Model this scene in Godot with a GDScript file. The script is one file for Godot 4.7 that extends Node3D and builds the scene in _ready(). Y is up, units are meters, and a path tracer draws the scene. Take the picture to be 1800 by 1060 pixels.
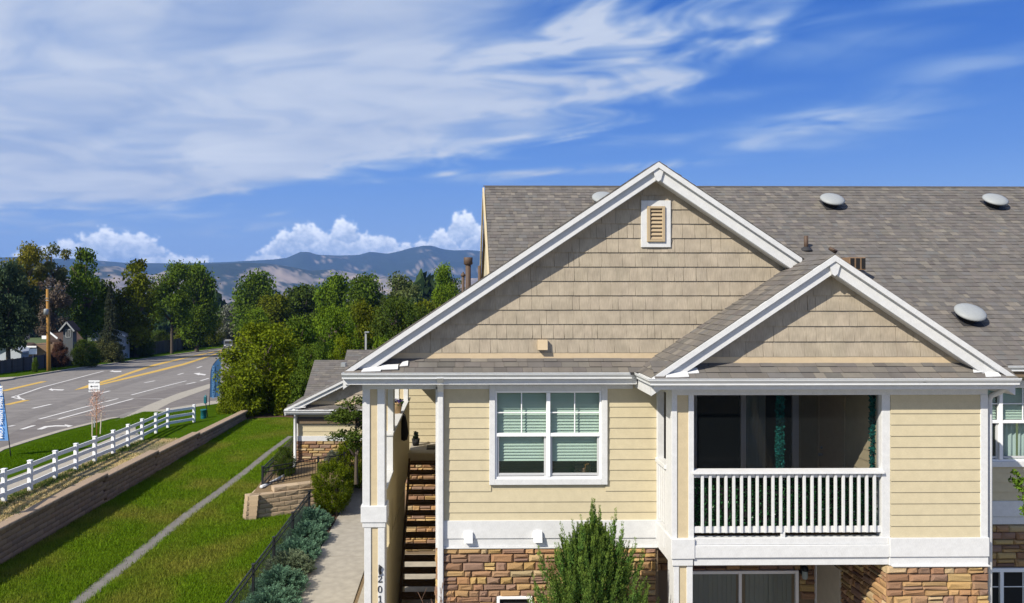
extends Node3D
# An apartment building beside a suburban road, seen from roof height, with lawns, trees and mountains.
# x right, y up, metres. The building's upper front wall lies at z = -13.46; the ground floor is at y = 0.

var M := {}
var T := {}
var rng := RandomNumberGenerator.new()
const EXPO := 1.35         # tonemap exposure
const P := 0.667            # roof pitch


# ---------- naming and hierarchy ----------
func tag(o: Node, label: String, category: String, group := "", kind := "") -> void:
	if label: o.set_meta("label", label)
	if category: o.set_meta("category", category)
	if group: o.set_meta("group", group)
	if kind: o.set_meta("kind", kind)

var used := {}
func numbered(called: String) -> String:
	if not used.has(called):
		used[called] = 0
		return called
	used[called] += 1
	return "%s_%03d" % [called, used[called]]

func thing(called: String, label: String, category: String, at: Vector3, group := "") -> Node3D:
	var o := Node3D.new()
	o.name = numbered(called)
	add_child(o)
	o.position = at
	tag(o, label, category, group)
	return o

func origin_of(o: Node) -> Vector3:
	var p := Vector3.ZERO
	while o is Node3D and o != self:
		p += (o as Node3D).position
		o = o.get_parent()
	return p

# one named mesh; shapes written in world coordinates unless local is set
func part(called: String, mesh, m: Material, parent: Node = self, local := false) -> MeshInstance3D:
	var o := MeshInstance3D.new()
	var me: Mesh
	if mesh is SurfaceTool:
		mesh.generate_normals()
		me = mesh.commit()
	else:
		me = mesh
	o.mesh = me
	for i in me.get_surface_count():
		o.set_surface_override_material(i, m)
	o.name = numbered(called) if parent == self else called
	parent.add_child(o, true)
	if not local and parent != self:
		o.position = -origin_of(parent)
	return o

func struct(called: String, mesh, m: Material) -> MeshInstance3D:
	var o := part(called, mesh, m)
	o.set_meta("kind", "structure")
	return o

# ---------- mesh helpers ----------
func mb(smooth := false) -> SurfaceTool:
	var st := SurfaceTool.new()
	st.begin(Mesh.PRIMITIVE_TRIANGLES)
	st.set_smooth_group(0 if smooth else -1)
	st.set_color(Color.WHITE)
	return st

func tri(st: SurfaceTool, a: Vector3, b: Vector3, c: Vector3) -> void:   # counter-clockwise from the front
	st.add_vertex(a); st.add_vertex(c); st.add_vertex(b)

func quad(st: SurfaceTool, a: Vector3, b: Vector3, c: Vector3, d: Vector3) -> void:
	tri(st, a, b, c); tri(st, a, c, d)

# bottom ring then top ring, each counter-clockwise from above
func hexa(st: SurfaceTool, p: Array) -> void:
	quad(st, p[3], p[2], p[1], p[0]); quad(st, p[4], p[5], p[6], p[7])
	for i in 4:
		var j := (i + 1) % 4
		quad(st, p[i], p[j], p[j + 4], p[i + 4])

func bx(st: SurfaceTool, x0: float, x1: float, y0: float, y1: float, z0: float, z1: float) -> void:
	var a := minf(x0, x1); var b := maxf(x0, x1)
	var c := minf(y0, y1); var d := maxf(y0, y1)
	var e := minf(z0, z1); var f := maxf(z0, z1)
	hexa(st, [Vector3(a, c, f), Vector3(b, c, f), Vector3(b, c, e), Vector3(a, c, e), Vector3(a, d, f), Vector3(b, d, f), Vector3(b, d, e), Vector3(a, d, e)])

# a box with its edges chamfered
func cbx(st: SurfaceTool, x0: float, x1: float, y0: float, y1: float, z0: float, z1: float, c := 0.008) -> void:
	var lo := Vector3(minf(x0, x1), minf(y0, y1), minf(z0, z1))
	var hi := Vector3(maxf(x0, x1), maxf(y0, y1), maxf(z0, z1))
	var q := func(sx: int, sy: int, sz: int, ax: int) -> Vector3:
		var v := Vector3(hi.x if sx > 0 else lo.x, hi.y if sy > 0 else lo.y, hi.z if sz > 0 else lo.z)
		var inn := Vector3(-sx, -sy, -sz) * c
		inn[ax] = 0.0
		return v + inn
	for s in [-1, 1]:
		var f := [[q.call(s, -1, -1, 0), q.call(s, 1, -1, 0), q.call(s, 1, 1, 0), q.call(s, -1, 1, 0)], [q.call(-1, s, -1, 1), q.call(-1, s, 1, 1), q.call(1, s, 1, 1), q.call(1, s, -1, 1)], [q.call(-1, -1, s, 2), q.call(1, -1, s, 2), q.call(1, 1, s, 2), q.call(-1, 1, s, 2)]]
		for a in f:
			if s > 0: quad(st, a[0], a[1], a[2], a[3])
			else: quad(st, a[3], a[2], a[1], a[0])
	var mid := (lo + hi) / 2
	for s in [-1, 1]:
		for t in [-1, 1]:
			outq(st, q.call(s, t, -1, 0), q.call(s, t, 1, 0), q.call(s, t, 1, 1), q.call(s, t, -1, 1), mid)
			outq(st, q.call(s, -1, t, 0), q.call(s, 1, t, 0), q.call(s, 1, t, 2), q.call(s, -1, t, 2), mid)
			outq(st, q.call(-1, s, t, 1), q.call(1, s, t, 1), q.call(1, s, t, 2), q.call(-1, s, t, 2), mid)

func outq(st: SurfaceTool, a: Vector3, b: Vector3, c: Vector3, d: Vector3, mid: Vector3) -> void:
	if (b - a).cross(c - a).dot((a + c) / 2 - mid) > 0: quad(st, a, b, c, d)
	else: quad(st, d, c, b, a)

# a straight bar of w by h from a to b
func bar(st: SurfaceTool, a: Vector3, b: Vector3, w: float, h: float, up := Vector3.UP) -> void:
	var f := (b - a).normalized()
	var r := f.cross(up)
	r = r.normalized() if r.length() > 0.01 else f.cross(Vector3.RIGHT).normalized()
	var u := r.cross(f) * h / 2
	r *= w / 2
	hexa(st, [a - r - u, a + r - u, b + r - u, b - r - u, a - r + u, a + r + u, b + r + u, b - r + u])

func tube(st: SurfaceTool, pts: Array, rad: Array, n := 8, cap := true) -> void:
	var rings := []
	var ref := Vector3.UP
	for i in pts.size():
		var f: Vector3 = (pts[mini(i + 1, pts.size() - 1)] - pts[maxi(i - 1, 0)]).normalized()
		if absf(f.dot(ref)) > 0.95: ref = Vector3.RIGHT if absf(f.x) < 0.9 else Vector3.BACK
		var s := f.cross(ref).normalized()
		ref = s.cross(f).normalized()
		var ring := []
		var r: float = rad[mini(i, rad.size() - 1)]
		for k in n:
			var t := TAU * k / n
			ring.append(pts[i] + (s * cos(t) + ref * sin(t)) * r)
		rings.append(ring)
	for i in rings.size() - 1:
		for k in n:
			var j := (k + 1) % n
			quad(st, rings[i][k], rings[i][j], rings[i + 1][j], rings[i + 1][k])
	if cap:
		for k in range(1, n - 1):
			tri(st, rings[0][0], rings[0][k + 1], rings[0][k])
			tri(st, rings[-1][0], rings[-1][k], rings[-1][k + 1])

# turned profile [[radius, height], ...] round the axis up at c
func lathe(st: SurfaceTool, c: Vector3, prof: Array, n := 20, up := Vector3.UP) -> void:
	var s := up.cross(Vector3.RIGHT if absf(up.x) < 0.9 else Vector3.BACK).normalized()
	var t := up.cross(s)
	for i in prof.size() - 1:
		for k in n:
			var a := TAU * k / n
			var b := TAU * (k + 1) / n
			var da := s * cos(a) + t * sin(a)
			var db := s * cos(b) + t * sin(b)
			quad(st, c + da * prof[i][0] + up * prof[i][1], c + db * prof[i][0] + up * prof[i][1], c + db * prof[i + 1][0] + up * prof[i + 1][1], c + da * prof[i + 1][0] + up * prof[i + 1][1])

# profile (out, y) swept along straight x- or z-runs; a and b are points, out is the outward direction, with mitre slopes ma, mb
func sweep(st: SurfaceTool, prof: Array, a: Vector3, b: Vector3, out: Vector3, ma := 0.0, mbb := 0.0) -> void:
	var d := (b - a).normalized()
	var r0 := []
	var r1 := []
	for q in prof:
		var o: Vector3 = out * q.x + Vector3.UP * q.y
		r0.append(a + o - d * q.x * ma)
		r1.append(b + o + d * q.x * mbb)
	var n := prof.size()
	var flip := d.cross(Vector3.UP).dot(out) < 0
	for i in n:
		var j := (i + 1) % n
		if flip: quad(st, r0[i], r0[j], r1[j], r1[i])
		else: quad(st, r0[j], r0[i], r1[i], r1[j])
	var idx := Geometry2D.triangulate_polygon(PackedVector2Array(prof))
	for k in range(0, idx.size(), 3):
		tri(st, r0[idx[k]], r0[idx[k + 1]], r0[idx[k + 2]])
		tri(st, r1[idx[k]], r1[idx[k + 2]], r1[idx[k + 1]])

# convex polygon (x, y) as a lapped board in front of the plane z = zb: proud by t0 at its foot, t1 at its head
func plank(st: SurfaceTool, poly: PackedVector2Array, zb: float, t0: float, t1: float) -> void:
	var p := poly.duplicate()
	if Geometry2D.is_polygon_clockwise(p): p.reverse()
	var y0 := 1e9
	var y1 := -1e9
	for v in p:
		y0 = minf(y0, v.y); y1 = maxf(y1, v.y)
	var fr := []
	var bk := []
	for v in p:
		fr.append(Vector3(v.x, v.y, zb + lerpf(t0, t1, (v.y - y0) / maxf(y1 - y0, 0.001))))
		bk.append(Vector3(v.x, v.y, zb))
	for k in range(1, p.size() - 1): tri(st, fr[0], fr[k], fr[k + 1])
	for k in p.size():
		var j := (k + 1) % p.size()
		quad(st, bk[k], bk[j], fr[j], fr[k])

func rect(x0: float, x1: float, y0: float, y1: float) -> PackedVector2Array:
	return PackedVector2Array([Vector2(x0, y0), Vector2(x1, y0), Vector2(x1, y1), Vector2(x0, y1)])

# flat sheet on a plane y = a + b z over a polygon of (x, z)
func sheet(st: SurfaceTool, poly: PackedVector2Array, a: float, b: float) -> void:
	var idx := Geometry2D.triangulate_polygon(poly)
	for k in range(0, idx.size(), 3):
		var v := []
		for i in 3:
			var q := poly[idx[k + i]]
			v.append(Vector3(q.x, a + b * q.y, q.y))
		if (v[1] - v[0]).cross(v[2] - v[0]).y > 0: tri(st, v[0], v[1], v[2])
		else: tri(st, v[0], v[2], v[1])

# sheet with vertical sides down by t
func slab_sheet(st: SurfaceTool, poly: PackedVector2Array, a: float, b: float, t: float) -> void:
	sheet(st, poly, a, b)
	var p := poly.duplicate()
	if not Geometry2D.is_polygon_clockwise(p): p.reverse()
	for k in p.size():
		var q := p[k]
		var r := p[(k + 1) % p.size()]
		var q0 := Vector3(q.x, a + b * q.y, q.y)
		var r0 := Vector3(r.x, a + b * r.y, r.y)
		quad(st, q0 + Vector3.DOWN * t, r0 + Vector3.DOWN * t, r0, q0)

func jit(c: Color, a: float) -> Color:
	var k := 1.0 + rng.randf_range(-a, a)
	return Color(c.r * k * (1 + rng.randf_range(-a, a) * 0.2), c.g * k, c.b * k * (1 + rng.randf_range(-a, a) * 0.2))

# ---------- materials ----------
func noise_tex(key: String, freq: float, octaves: int, lo: float, hi: float, size := 512, kind := FastNoiseLite.TYPE_SIMPLEX_SMOOTH, normal := false) -> NoiseTexture2D:
	if T.has(key): return T[key]
	var n := FastNoiseLite.new()
	n.seed = key.hash() % 10000
	n.noise_type = kind
	n.frequency = freq
	n.fractal_octaves = octaves
	n.fractal_type = FastNoiseLite.FRACTAL_FBM if octaves > 1 else FastNoiseLite.FRACTAL_NONE
	var t := NoiseTexture2D.new()
	t.width = size; t.height = size
	t.seamless = true
	t.noise = n
	if normal:
		t.as_normal_map = true
		t.bump_strength = 6.0
	else:
		var g := Gradient.new()
		g.set_color(0, Color(lo, lo, lo)); g.set_color(1, Color(hi, hi, hi))
		t.color_ramp = g
	T[key] = t
	return t

func ramp_tex(key: String, freq: float, octaves: int, cols: Array, size := 512) -> NoiseTexture2D:
	var t := noise_tex(key, freq, octaves, 0, 1, size)
	var g := Gradient.new()
	g.offsets = PackedFloat32Array([])
	var offs := PackedFloat32Array()
	var cc := PackedColorArray()
	for c in cols:
		offs.append(c[0]); cc.append((c[1] as Color).linear_to_srgb())
	g.offsets = offs
	g.colors = cc
	t.color_ramp = g
	return t

# linear base colour, roughness, first texture and its repeats per metre, detail texture and its repeats per metre
func mat(key: String, c: Color, rough: float, tex: Texture2D = null, rep := Vector3.ONE, det: Texture2D = null, drep := Vector3.ONE, vc := false, nrm: Texture2D = null, nscale := 1.0) -> StandardMaterial3D:
	var m := StandardMaterial3D.new()
	m.resource_name = key
	m.albedo_color = c.linear_to_srgb()
	m.roughness = rough
	m.metallic_specular = 0.4
	m.vertex_color_use_as_albedo = vc
	if tex:
		m.albedo_texture = tex
	if tex or nrm:
		m.uv1_triplanar = true
		m.uv1_world_triplanar = true
		m.uv1_scale = rep
	if det:
		m.detail_enabled = true
		m.detail_blend_mode = BaseMaterial3D.BLEND_MODE_MUL
		m.detail_albedo = det
		m.detail_uv_layer = BaseMaterial3D.DETAIL_UV_2
		m.uv2_triplanar = true
		m.uv2_world_triplanar = true
		m.uv2_scale = drep
	if nrm:
		m.normal_enabled = true
		m.normal_texture = nrm
		m.normal_scale = nscale
	M[key] = m
	return m

func leaf_mat(key: String, c: Color, back := 0.7) -> StandardMaterial3D:
	var m := mat(key, c, 0.55, null, Vector3.ONE, null, Vector3.ONE, true)
	m.backlight_enabled = true
	m.backlight = Color(back, back, back)
	m.cull_mode = BaseMaterial3D.CULL_DISABLED
	m.specular_mode = BaseMaterial3D.SPECULAR_DISABLED
	return m

func make_materials() -> void:
	var grain := noise_tex("grain", 0.05, 4, 0.92, 1.0)
	var blotch := noise_tex("blotch", 0.012, 4, 0.88, 1.0)
	var speck := noise_tex("speck", 0.2, 2, 0.84, 1.0)
	var soft := noise_tex("soft", 0.02, 3, 0.95, 1.0)
	var coarse := noise_tex("coarse", 0.09, 3, 0.55, 1.0)
	mat("white", Color(0.70, 0.71, 0.72), 0.55, soft, Vector3(0.6, 0.6, 0.6), grain, Vector3(3, 0.7, 3))
	mat("siding", Color(0.60, 0.525, 0.355), 0.7, soft, Vector3(0.5, 0.5, 0.5), grain, Vector3(0.8, 6, 0.8), true)
	mat("tan_panel", Color(0.60, 0.50, 0.325), 0.7, soft, Vector3(0.6, 0.6, 0.6), grain, Vector3(4, 0.8, 4))
	mat("shake", Color(1, 1, 1), 0.8, noise_tex("streak", 0.03, 4, 0.80, 1.0), Vector3(6.0, 0.35, 6.0), noise_tex("patch", 0.008, 3, 0.86, 1.0), Vector3(0.7, 0.7, 0.7), true)
	mat("tan_board", Color(0.56, 0.445, 0.295), 0.75, soft, Vector3(0.6, 0.6, 0.6))
	mat("shingle", Color(1, 1, 1), 0.95, speck, Vector3(3, 3, 3), blotch, Vector3(0.5, 0.5, 0.5), true)
	mat("stone", Color(1, 1, 1), 0.85, noise_tex("stone_tone", 0.05, 4, 0.66, 1.0), Vector3(2.6, 2.6, 2.6), speck, Vector3(2, 2, 2), true, noise_tex("stone_n", 0.06, 4, 0, 1, 512, FastNoiseLite.TYPE_SIMPLEX_SMOOTH, true), 0.8)
	mat("mortar", Color(0.20, 0.15, 0.10), 0.95, speck, Vector3(2, 2, 2))
	mat("dark_wood", Color(0.15, 0.078, 0.03), 0.7, noise_tex("wood", 0.03, 4, 0.55, 1.0), Vector3(0.6, 5, 5))
	mat("gutter", Color(0.74, 0.76, 0.78), 0.3, soft, Vector3(0.6, 0.6, 0.6))
	mat("gutter_dark", Color(0.03, 0.03, 0.032), 0.6)
	mat("vinyl", Color(0.80, 0.81, 0.83), 0.35)
	mat("fence_white", Color(0.82, 0.83, 0.84), 0.4, soft, Vector3(0.6, 0.6, 0.6))
	mat("black_iron", Color(0.016, 0.018, 0.022), 0.45)
	mat("vent_grey", Color(0.30, 0.32, 0.33), 0.55, soft, Vector3(1, 1, 1))
	mat("rust_pipe", Color(0.16, 0.105, 0.075), 0.65, coarse, Vector3(1.5, 1.5, 1.5))
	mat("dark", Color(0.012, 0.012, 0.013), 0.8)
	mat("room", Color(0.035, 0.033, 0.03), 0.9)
	mat("louvre_tan", Color(0.40, 0.315, 0.205), 0.75)
	mat("front_paving", Color(0.37, 0.33, 0.255), 0.9, blotch, Vector3(0.3, 0.3, 0.3))
	mat("sash_grey", Color(0.47, 0.48, 0.49), 0.4)
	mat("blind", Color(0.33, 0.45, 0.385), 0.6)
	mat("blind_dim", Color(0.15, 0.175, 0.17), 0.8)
	mat("blind_grey", Color(0.30, 0.36, 0.37), 0.7)
	mat("curtain", Color(0.28, 0.38, 0.37), 0.8)
	mat("asphalt_worn", Color(0.235, 0.215, 0.20), 0.9, T["asph"] if T.has("asph") else blotch, Vector3(0.2, 0.2, 0.2), speck, Vector3(0.7, 0.7, 0.7))
	mat("concrete", Color(0.47, 0.43, 0.36), 0.9, blotch, Vector3(0.5, 0.5, 0.5), speck, Vector3(1.2, 1.2, 1.2))
	mat("kerb", Color(0.40, 0.36, 0.30), 0.9, blotch, Vector3(0.5, 0.5, 0.5))
	mat("asphalt", Color(0.285, 0.262, 0.242), 0.9, noise_tex("asph", 0.01, 5, 0.84, 1.0), Vector3(0.11, 0.11, 0.11), speck, Vector3(0.7, 0.7, 0.7))
	mat("side_asphalt", Color(0.235, 0.21, 0.195), 0.9, T["asph"], Vector3(0.13, 0.13, 0.13), speck, Vector3(0.7, 0.7, 0.7))
	mat("paint_white", Color(0.70, 0.68, 0.65), 0.8, blotch, Vector3(0.5, 0.5, 0.5))
	mat("paint_yellow", Color(0.60, 0.39, 0.09), 0.8, blotch, Vector3(0.5, 0.5, 0.5))
	mat("drain_pan", Color(0.225, 0.21, 0.19), 0.9, blotch, Vector3(0.5, 0.5, 0.5), speck, Vector3(1.2, 1.2, 1.2))
	var gt := ramp_tex("grass_tone", 0.012, 5, [[0.0, Color(0.15, 0.15, 0.025)], [0.36, Color(0.115, 0.165, 0.014)], [0.55, Color(0.105, 0.175, 0.010)], [1.0, Color(0.125, 0.225, 0.010)]])
	mat("grass", Color(1, 1, 1), 0.95, gt, Vector3(0.09, 0.09, 0.09), coarse, Vector3(1.1, 1.1, 1.1))
	mat("verge", Color(0.085, 0.165, 0.008), 0.95, blotch, Vector3(0.2, 0.2, 0.2), coarse, Vector3(1.1, 1.1, 1.1))
	M["grass"].specular_mode = BaseMaterial3D.SPECULAR_DISABLED
	M["verge"].specular_mode = BaseMaterial3D.SPECULAR_DISABLED
	mat("straw", Color(0.58, 0.47, 0.25), 0.95, noise_tex("strawn", 0.03, 5, 0.5, 1.0), Vector3(0.5, 0.5, 0.5), coarse, Vector3(1.6, 1.6, 1.6))
	mat("soil", Color(0.15, 0.085, 0.06), 0.95, coarse, Vector3(1, 1, 1))
	mat("gravel", Color(0.44, 0.31, 0.17), 0.95, noise_tex("gravel", 0.08, 3, 0.35, 1.0, 512, FastNoiseLite.TYPE_CELLULAR), Vector3(1.5, 1.5, 1.5))
	mat("block", Color(1, 1, 1), 0.95, coarse, Vector3(1.3, 1.3, 1.3), null, Vector3.ONE, true, T["stone_n"], 0.8)
	mat("block_pale", Color(1, 1, 1), 0.95, noise_tex("pale", 0.09, 3, 0.74, 1.0), Vector3(1.3, 1.3, 1.3), null, Vector3.ONE, true, T["stone_n"], 0.7)
	mat("bark", Color(0.15, 0.12, 0.095), 0.95, coarse, Vector3(1.4, 0.5, 1.4))
	mat("old_fence", Color(1, 1, 1), 0.95, noise_tex("streak2", 0.03, 4, 0.6, 1.0), Vector3(3, 0.3, 3), null, Vector3.ONE, true)
	mat("pole_wood", Color(0.52, 0.27, 0.06), 0.8, T["streak2"], Vector3(2, 0.2, 2))
	mat("metal_grey", Color(0.33, 0.34, 0.35), 0.45)
	mat("flag_light", Color(0.13, 0.30, 0.62), 0.75)
	mat("flag_dark", Color(0.022, 0.082, 0.20), 0.75)
	mat("teal", Color(0.008, 0.11, 0.14), 0.5)
	mat("lettering", Color(0.02, 0.02, 0.022), 0.5)
	mat("letter_white", Color(0.82, 0.84, 0.86), 0.7)
	mat("letter_faint", Color(0.10, 0.24, 0.46), 0.7)
	mat("car_paint", Color(0.10, 0.11, 0.125), 0.3)
	mat("red_brown_roof", Color(0.10, 0.062, 0.05), 0.9, coarse, Vector3(1, 1, 1))
	mat("house_grey", Color(0.075, 0.085, 0.095), 0.8, soft, Vector3(0.5, 0.5, 0.5))
	mat("house_white", Color(0.42, 0.46, 0.52), 0.8, soft, Vector3(0.5, 0.5, 0.5))
	mat("house_brown", Color(0.20, 0.13, 0.08), 0.8, soft, Vector3(0.5, 0.5, 0.5))
	mat("house_cream", Color(0.55, 0.50, 0.40), 0.8, soft, Vector3(0.5, 0.5, 0.5))
	mat("terracotta", Color(0.50, 0.34, 0.18), 0.8)
	mat("far_ground", Color(1, 1, 1), 1.0, null, Vector3.ONE, null, Vector3.ONE, true)
	mat("deck_brown", Color(0.22, 0.13, 0.055), 0.8, T["wood"], Vector3(0.6, 3, 3))
	mat("twig", Color(0.17, 0.10, 0.07), 0.9)
	mat("twig_pink", Color(0.50, 0.33, 0.27), 0.9)
	var g := StandardMaterial3D.new()
	g.resource_name = "glass"
	g.transparency = BaseMaterial3D.TRANSPARENCY_ALPHA
	g.albedo_color = Color(0.3, 0.45, 0.4, 0.04)
	g.roughness = 0.03
	g.metallic_specular = 0.32
	M["glass"] = g
	var g2: StandardMaterial3D = g.duplicate()
	g2.resource_name = "glass_dim"
	g2.metallic_specular = 0.2
	M["glass_dim"] = g2
	var sc := StandardMaterial3D.new()
	sc.resource_name = "insect_screen"
	sc.transparency = BaseMaterial3D.TRANSPARENCY_ALPHA
	sc.albedo_color = Color(0.12, 0.135, 0.145, 0.20)
	sc.roughness = 0.9
	sc.specular_mode = BaseMaterial3D.SPECULAR_DISABLED
	M["screen"] = sc
	leaf_mat("leaf", Color(1, 1, 1))


# ---------- sky ----------
func lut(t: Array, x: float) -> float:
	if x <= t[0][0]: return t[0][1]
	for i in t.size() - 1:
		if x <= t[i + 1][0]:
			var f: float = (x - t[i][0]) / (t[i + 1][0] - t[i][0])
			return lerpf(t[i][1], t[i + 1][1], f)
	return t[-1][1]

var n1 := FastNoiseLite.new()
var n2 := FastNoiseLite.new()
var n3 := FastNoiseLite.new()
var n4 := FastNoiseLite.new()
# lower edge of the big sheet of cloud, in degrees of elevation by degrees of azimuth from straight ahead
var sheet_edge := [[-180, 12.0], [-90, 8.0], [-45, 5.2], [-30, 5.4], [-22, 5.9], [-16, 6.6], [-11, 8.4], [-8, 9.2], [-4, 9.6], [1, 9.7], [5, 10.2], [9, 11.0], [13, 12.2], [18, 14.6], [22, 17.0], [27, 21], [33, 27], [60, 45], [100, 40], [140, 22], [180, 12.0]]
var cumulus := [[-31, 1.9, 3, 1.1], [-29.2, 2.2, 1.6, 1.0], [-27.4, 2.6, 2.0, 1.5], [-25.6, 2.9, 2.0, 1.7], [-24.0, 3.3, 1.9, 2.0], [-22.2, 3.3, 2.2, 1.9], [-20.6, 2.5, 2.0, 1.5], [-18.6, 2.4, 2.0, 1.3], [-17.0, 1.9, 1.6, 0.9], [-15.2, 2.2, 1.5, 0.8], [-13.6, 2.7, 1.7, 1.5], [-12.0, 3.6, 1.6, 1.9], [-11.0, 4.1, 1.3, 2.0], [-9.4, 3.7, 1.8, 1.9], [-8.2, 4.5, 1.2, 1.9], [-7.0, 3.6, 1.5, 1.7], [-5.6, 3.6, 1.6, 1.8], [-4.2, 3.2, 1.8, 1.6], [-2.6, 3.4, 1.5, 1.6], [-1.2, 3.9, 1.2, 1.8], [0.3, 4.7, 1.35, 2.3], [1.6, 4.0, 1.6, 2.0], [3.4, 3.0, 2.2, 1.4], [-10, 2.6, 3.2, 1.2], [-4, 2.6, 3.4, 1.2], [1, 2.8, 3, 1.3], [-24, 2.2, 4, 1.0], [6, 2.6, 3, 1.4], [11, 2.4, 3.2, 1.2], [-38, 2.2, 4, 1.2], [18, 2.2, 4, 1.1], [27, 2.4, 4, 1.3]]
var wisps := [[5.5, 8.55, 6.2, 0.36, 0.9], [12.5, 8.75, 7.0, 0.34, 0.75], [-1.0, 8.6, 1.6, 0.22, 0.8], [25.0, 11.0, 6.5, 1.3, 0.62], [20.5, 10.2, 3.4, 0.9, 0.5], [29.0, 11.8, 4, 0.9, 0.35], [15, 13.2, 7, 0.5, 0.35], [-26, 5.4, 4.5, 0.45, 0.7], [-22.5, 5.9, 3.2, 0.35, 0.6], [-29.8, 4.9, 4.0, 0.45, 0.6], [-27, 4.2, 6, 0.4, 0.4], [-20, 5.0, 4, 0.35, 0.4], [-15, 4.4, 5, 0.4, 0.3], [-5, 8.0, 5, 0.3, 0.3], [33, 13.5, 5, 1.0, 0.35], [19, 17.2, 8, 1.1, 0.45], [27, 15.8, 7, 1.0, 0.35], [13, 10.6, 5, 0.6, 0.4], [33, 17.5, 6, 1.2, 0.3], [9, 15.5, 9, 0.8, 0.3], [-13, 5.3, 1.0, 0.14, 0.35], [-29, 3.9, 2.0, 0.2, 0.4]]

func sky_color(az: float, el: float) -> Color:
	# clear air, sRGB
	var r := lut([[0, 190], [2, 172], [5, 142], [9, 108], [14, 76], [20, 50], [40, 34], [90, 24]], el)
	var g := lut([[0, 214], [2, 201], [5, 180], [9, 155], [14, 128], [20, 105], [40, 84], [90, 66]], el)
	var b := lut([[0, 242], [2, 240], [5, 236], [9, 228], [14, 214], [20, 198], [40, 176], [90, 150]], el)
	var c := Vector3(r, g, b)
	if absf(az) < 70 and el < 24:
		c += Vector3(10, 12, 8) * clampf((az - 20) / 15.0, -1, 1) * clampf((9 - el) / 9.0, 0, 1)
	var a := deg_to_rad(az)
	var e := deg_to_rad(el)
	var h := 1.0 / (sin(e) + 0.07)
	var qx := sin(a) * cos(e) * h
	var qz := cos(a) * cos(e) * h
	# turn so that streaks run from low left to high right
	var u := qx * 0.85 - qz * 0.53
	var v := qx * 0.53 + qz * 0.85
	var w1 := n1.get_noise_2d(u * 24, v * 40)
	var w2 := n1.get_noise_2d(u * 24 + 500, v * 40)
	var f1 := n2.get_noise_2d(u * 34 + w1 * 22, v * 40 + w2 * 24)
	var f2 := n3.get_noise_2d(u * 100 + w2 * 50, v * 130 + w1 * 60)
	# the sheet
	var edge := lut(sheet_edge, az)
	var s := (el - edge) / (0.9 + edge * 0.03) + f1 * 0.95 + f2 * 0.45 + lerpf(0.55, 0.25, clampf((az + 4.0) / 12.0, 0, 1))
	var dens := smoothstep(-0.25, 1.1, s) * (0.91 + 0.14 * f1 + 0.14 * f2)
	if az > -3.0: dens *= lerpf(1.0, clampf(0.50 + 1.1 * f1 + 0.8 * f2, 0.06, 1.0), clampf((az + 3) / 12.0, 0, 1))
	# wisps
	for k in wisps:
		var dx: float = (az - k[0]) / k[2]
		var dy: float = (el - k[1] - dx * 0.25 - w1 * 0.35) / (k[3] * (1.0 + f1 * 0.7))
		var q := dx * dx + dy * dy
		if q < 4.0:
			dens = maxf(dens, k[4] * exp(-q * 1.4) * clampf(0.75 + f2 * 1.3 + f1 * 0.6, 0.0, 1.3))
	dens = clampf(dens, 0.0, 0.93)
	var shade := clampf(0.5 + 0.55 * f1 + 0.4 * w2 + 0.3 * f2, 0, 1)
	var cc := Vector3(180, 194, 222).lerp(Vector3(222, 229, 242), shade)
	c = c.lerp(cc, dens)
	# heaped clouds low over the mountains
	if el < 8.0:
		var edge_n := n4.get_noise_2d(az * 20, el * 26)
		var fine := n4.get_noise_2d(az * 70 + 90, el * 90)
		var best := 0.0
		var lift := 0.0
		for k in cumulus:
			var dx: float = (az - k[0]) / k[2]
			if absf(dx) > 1.3: continue
			var up: float = el - (k[1] - 1.1)
			var top: float = k[3] * sqrt(maxf(0.0, 1.0 - dx * dx)) * 1.05
			var inside := minf((top - up) / 0.5, (up + 0.45) / 0.6) + edge_n * 1.1 + fine * 0.6
			if inside > best:
				best = inside
				lift = clampf(up / maxf(top, 0.2), 0, 1)
		if best > 0.0:
			var m := smoothstep(0.0, 0.75, best)
			var lit := clampf(lift * 0.9 + 0.15 + edge_n * 0.55 + fine * 0.45, 0, 1)
			var cu := Vector3(182, 200, 230).lerp(Vector3(284, 286, 290), lit)
			c = c.lerp(cu, m * lerpf(0.65, 0.97, lift))
	# the camera's exposure lifts this again
	var o := Color(c.x / 255.0, c.y / 255.0, c.z / 255.0).srgb_to_linear()
	return Color(o.r / EXPO, o.g / EXPO, o.b / EXPO).linear_to_srgb()

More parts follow.
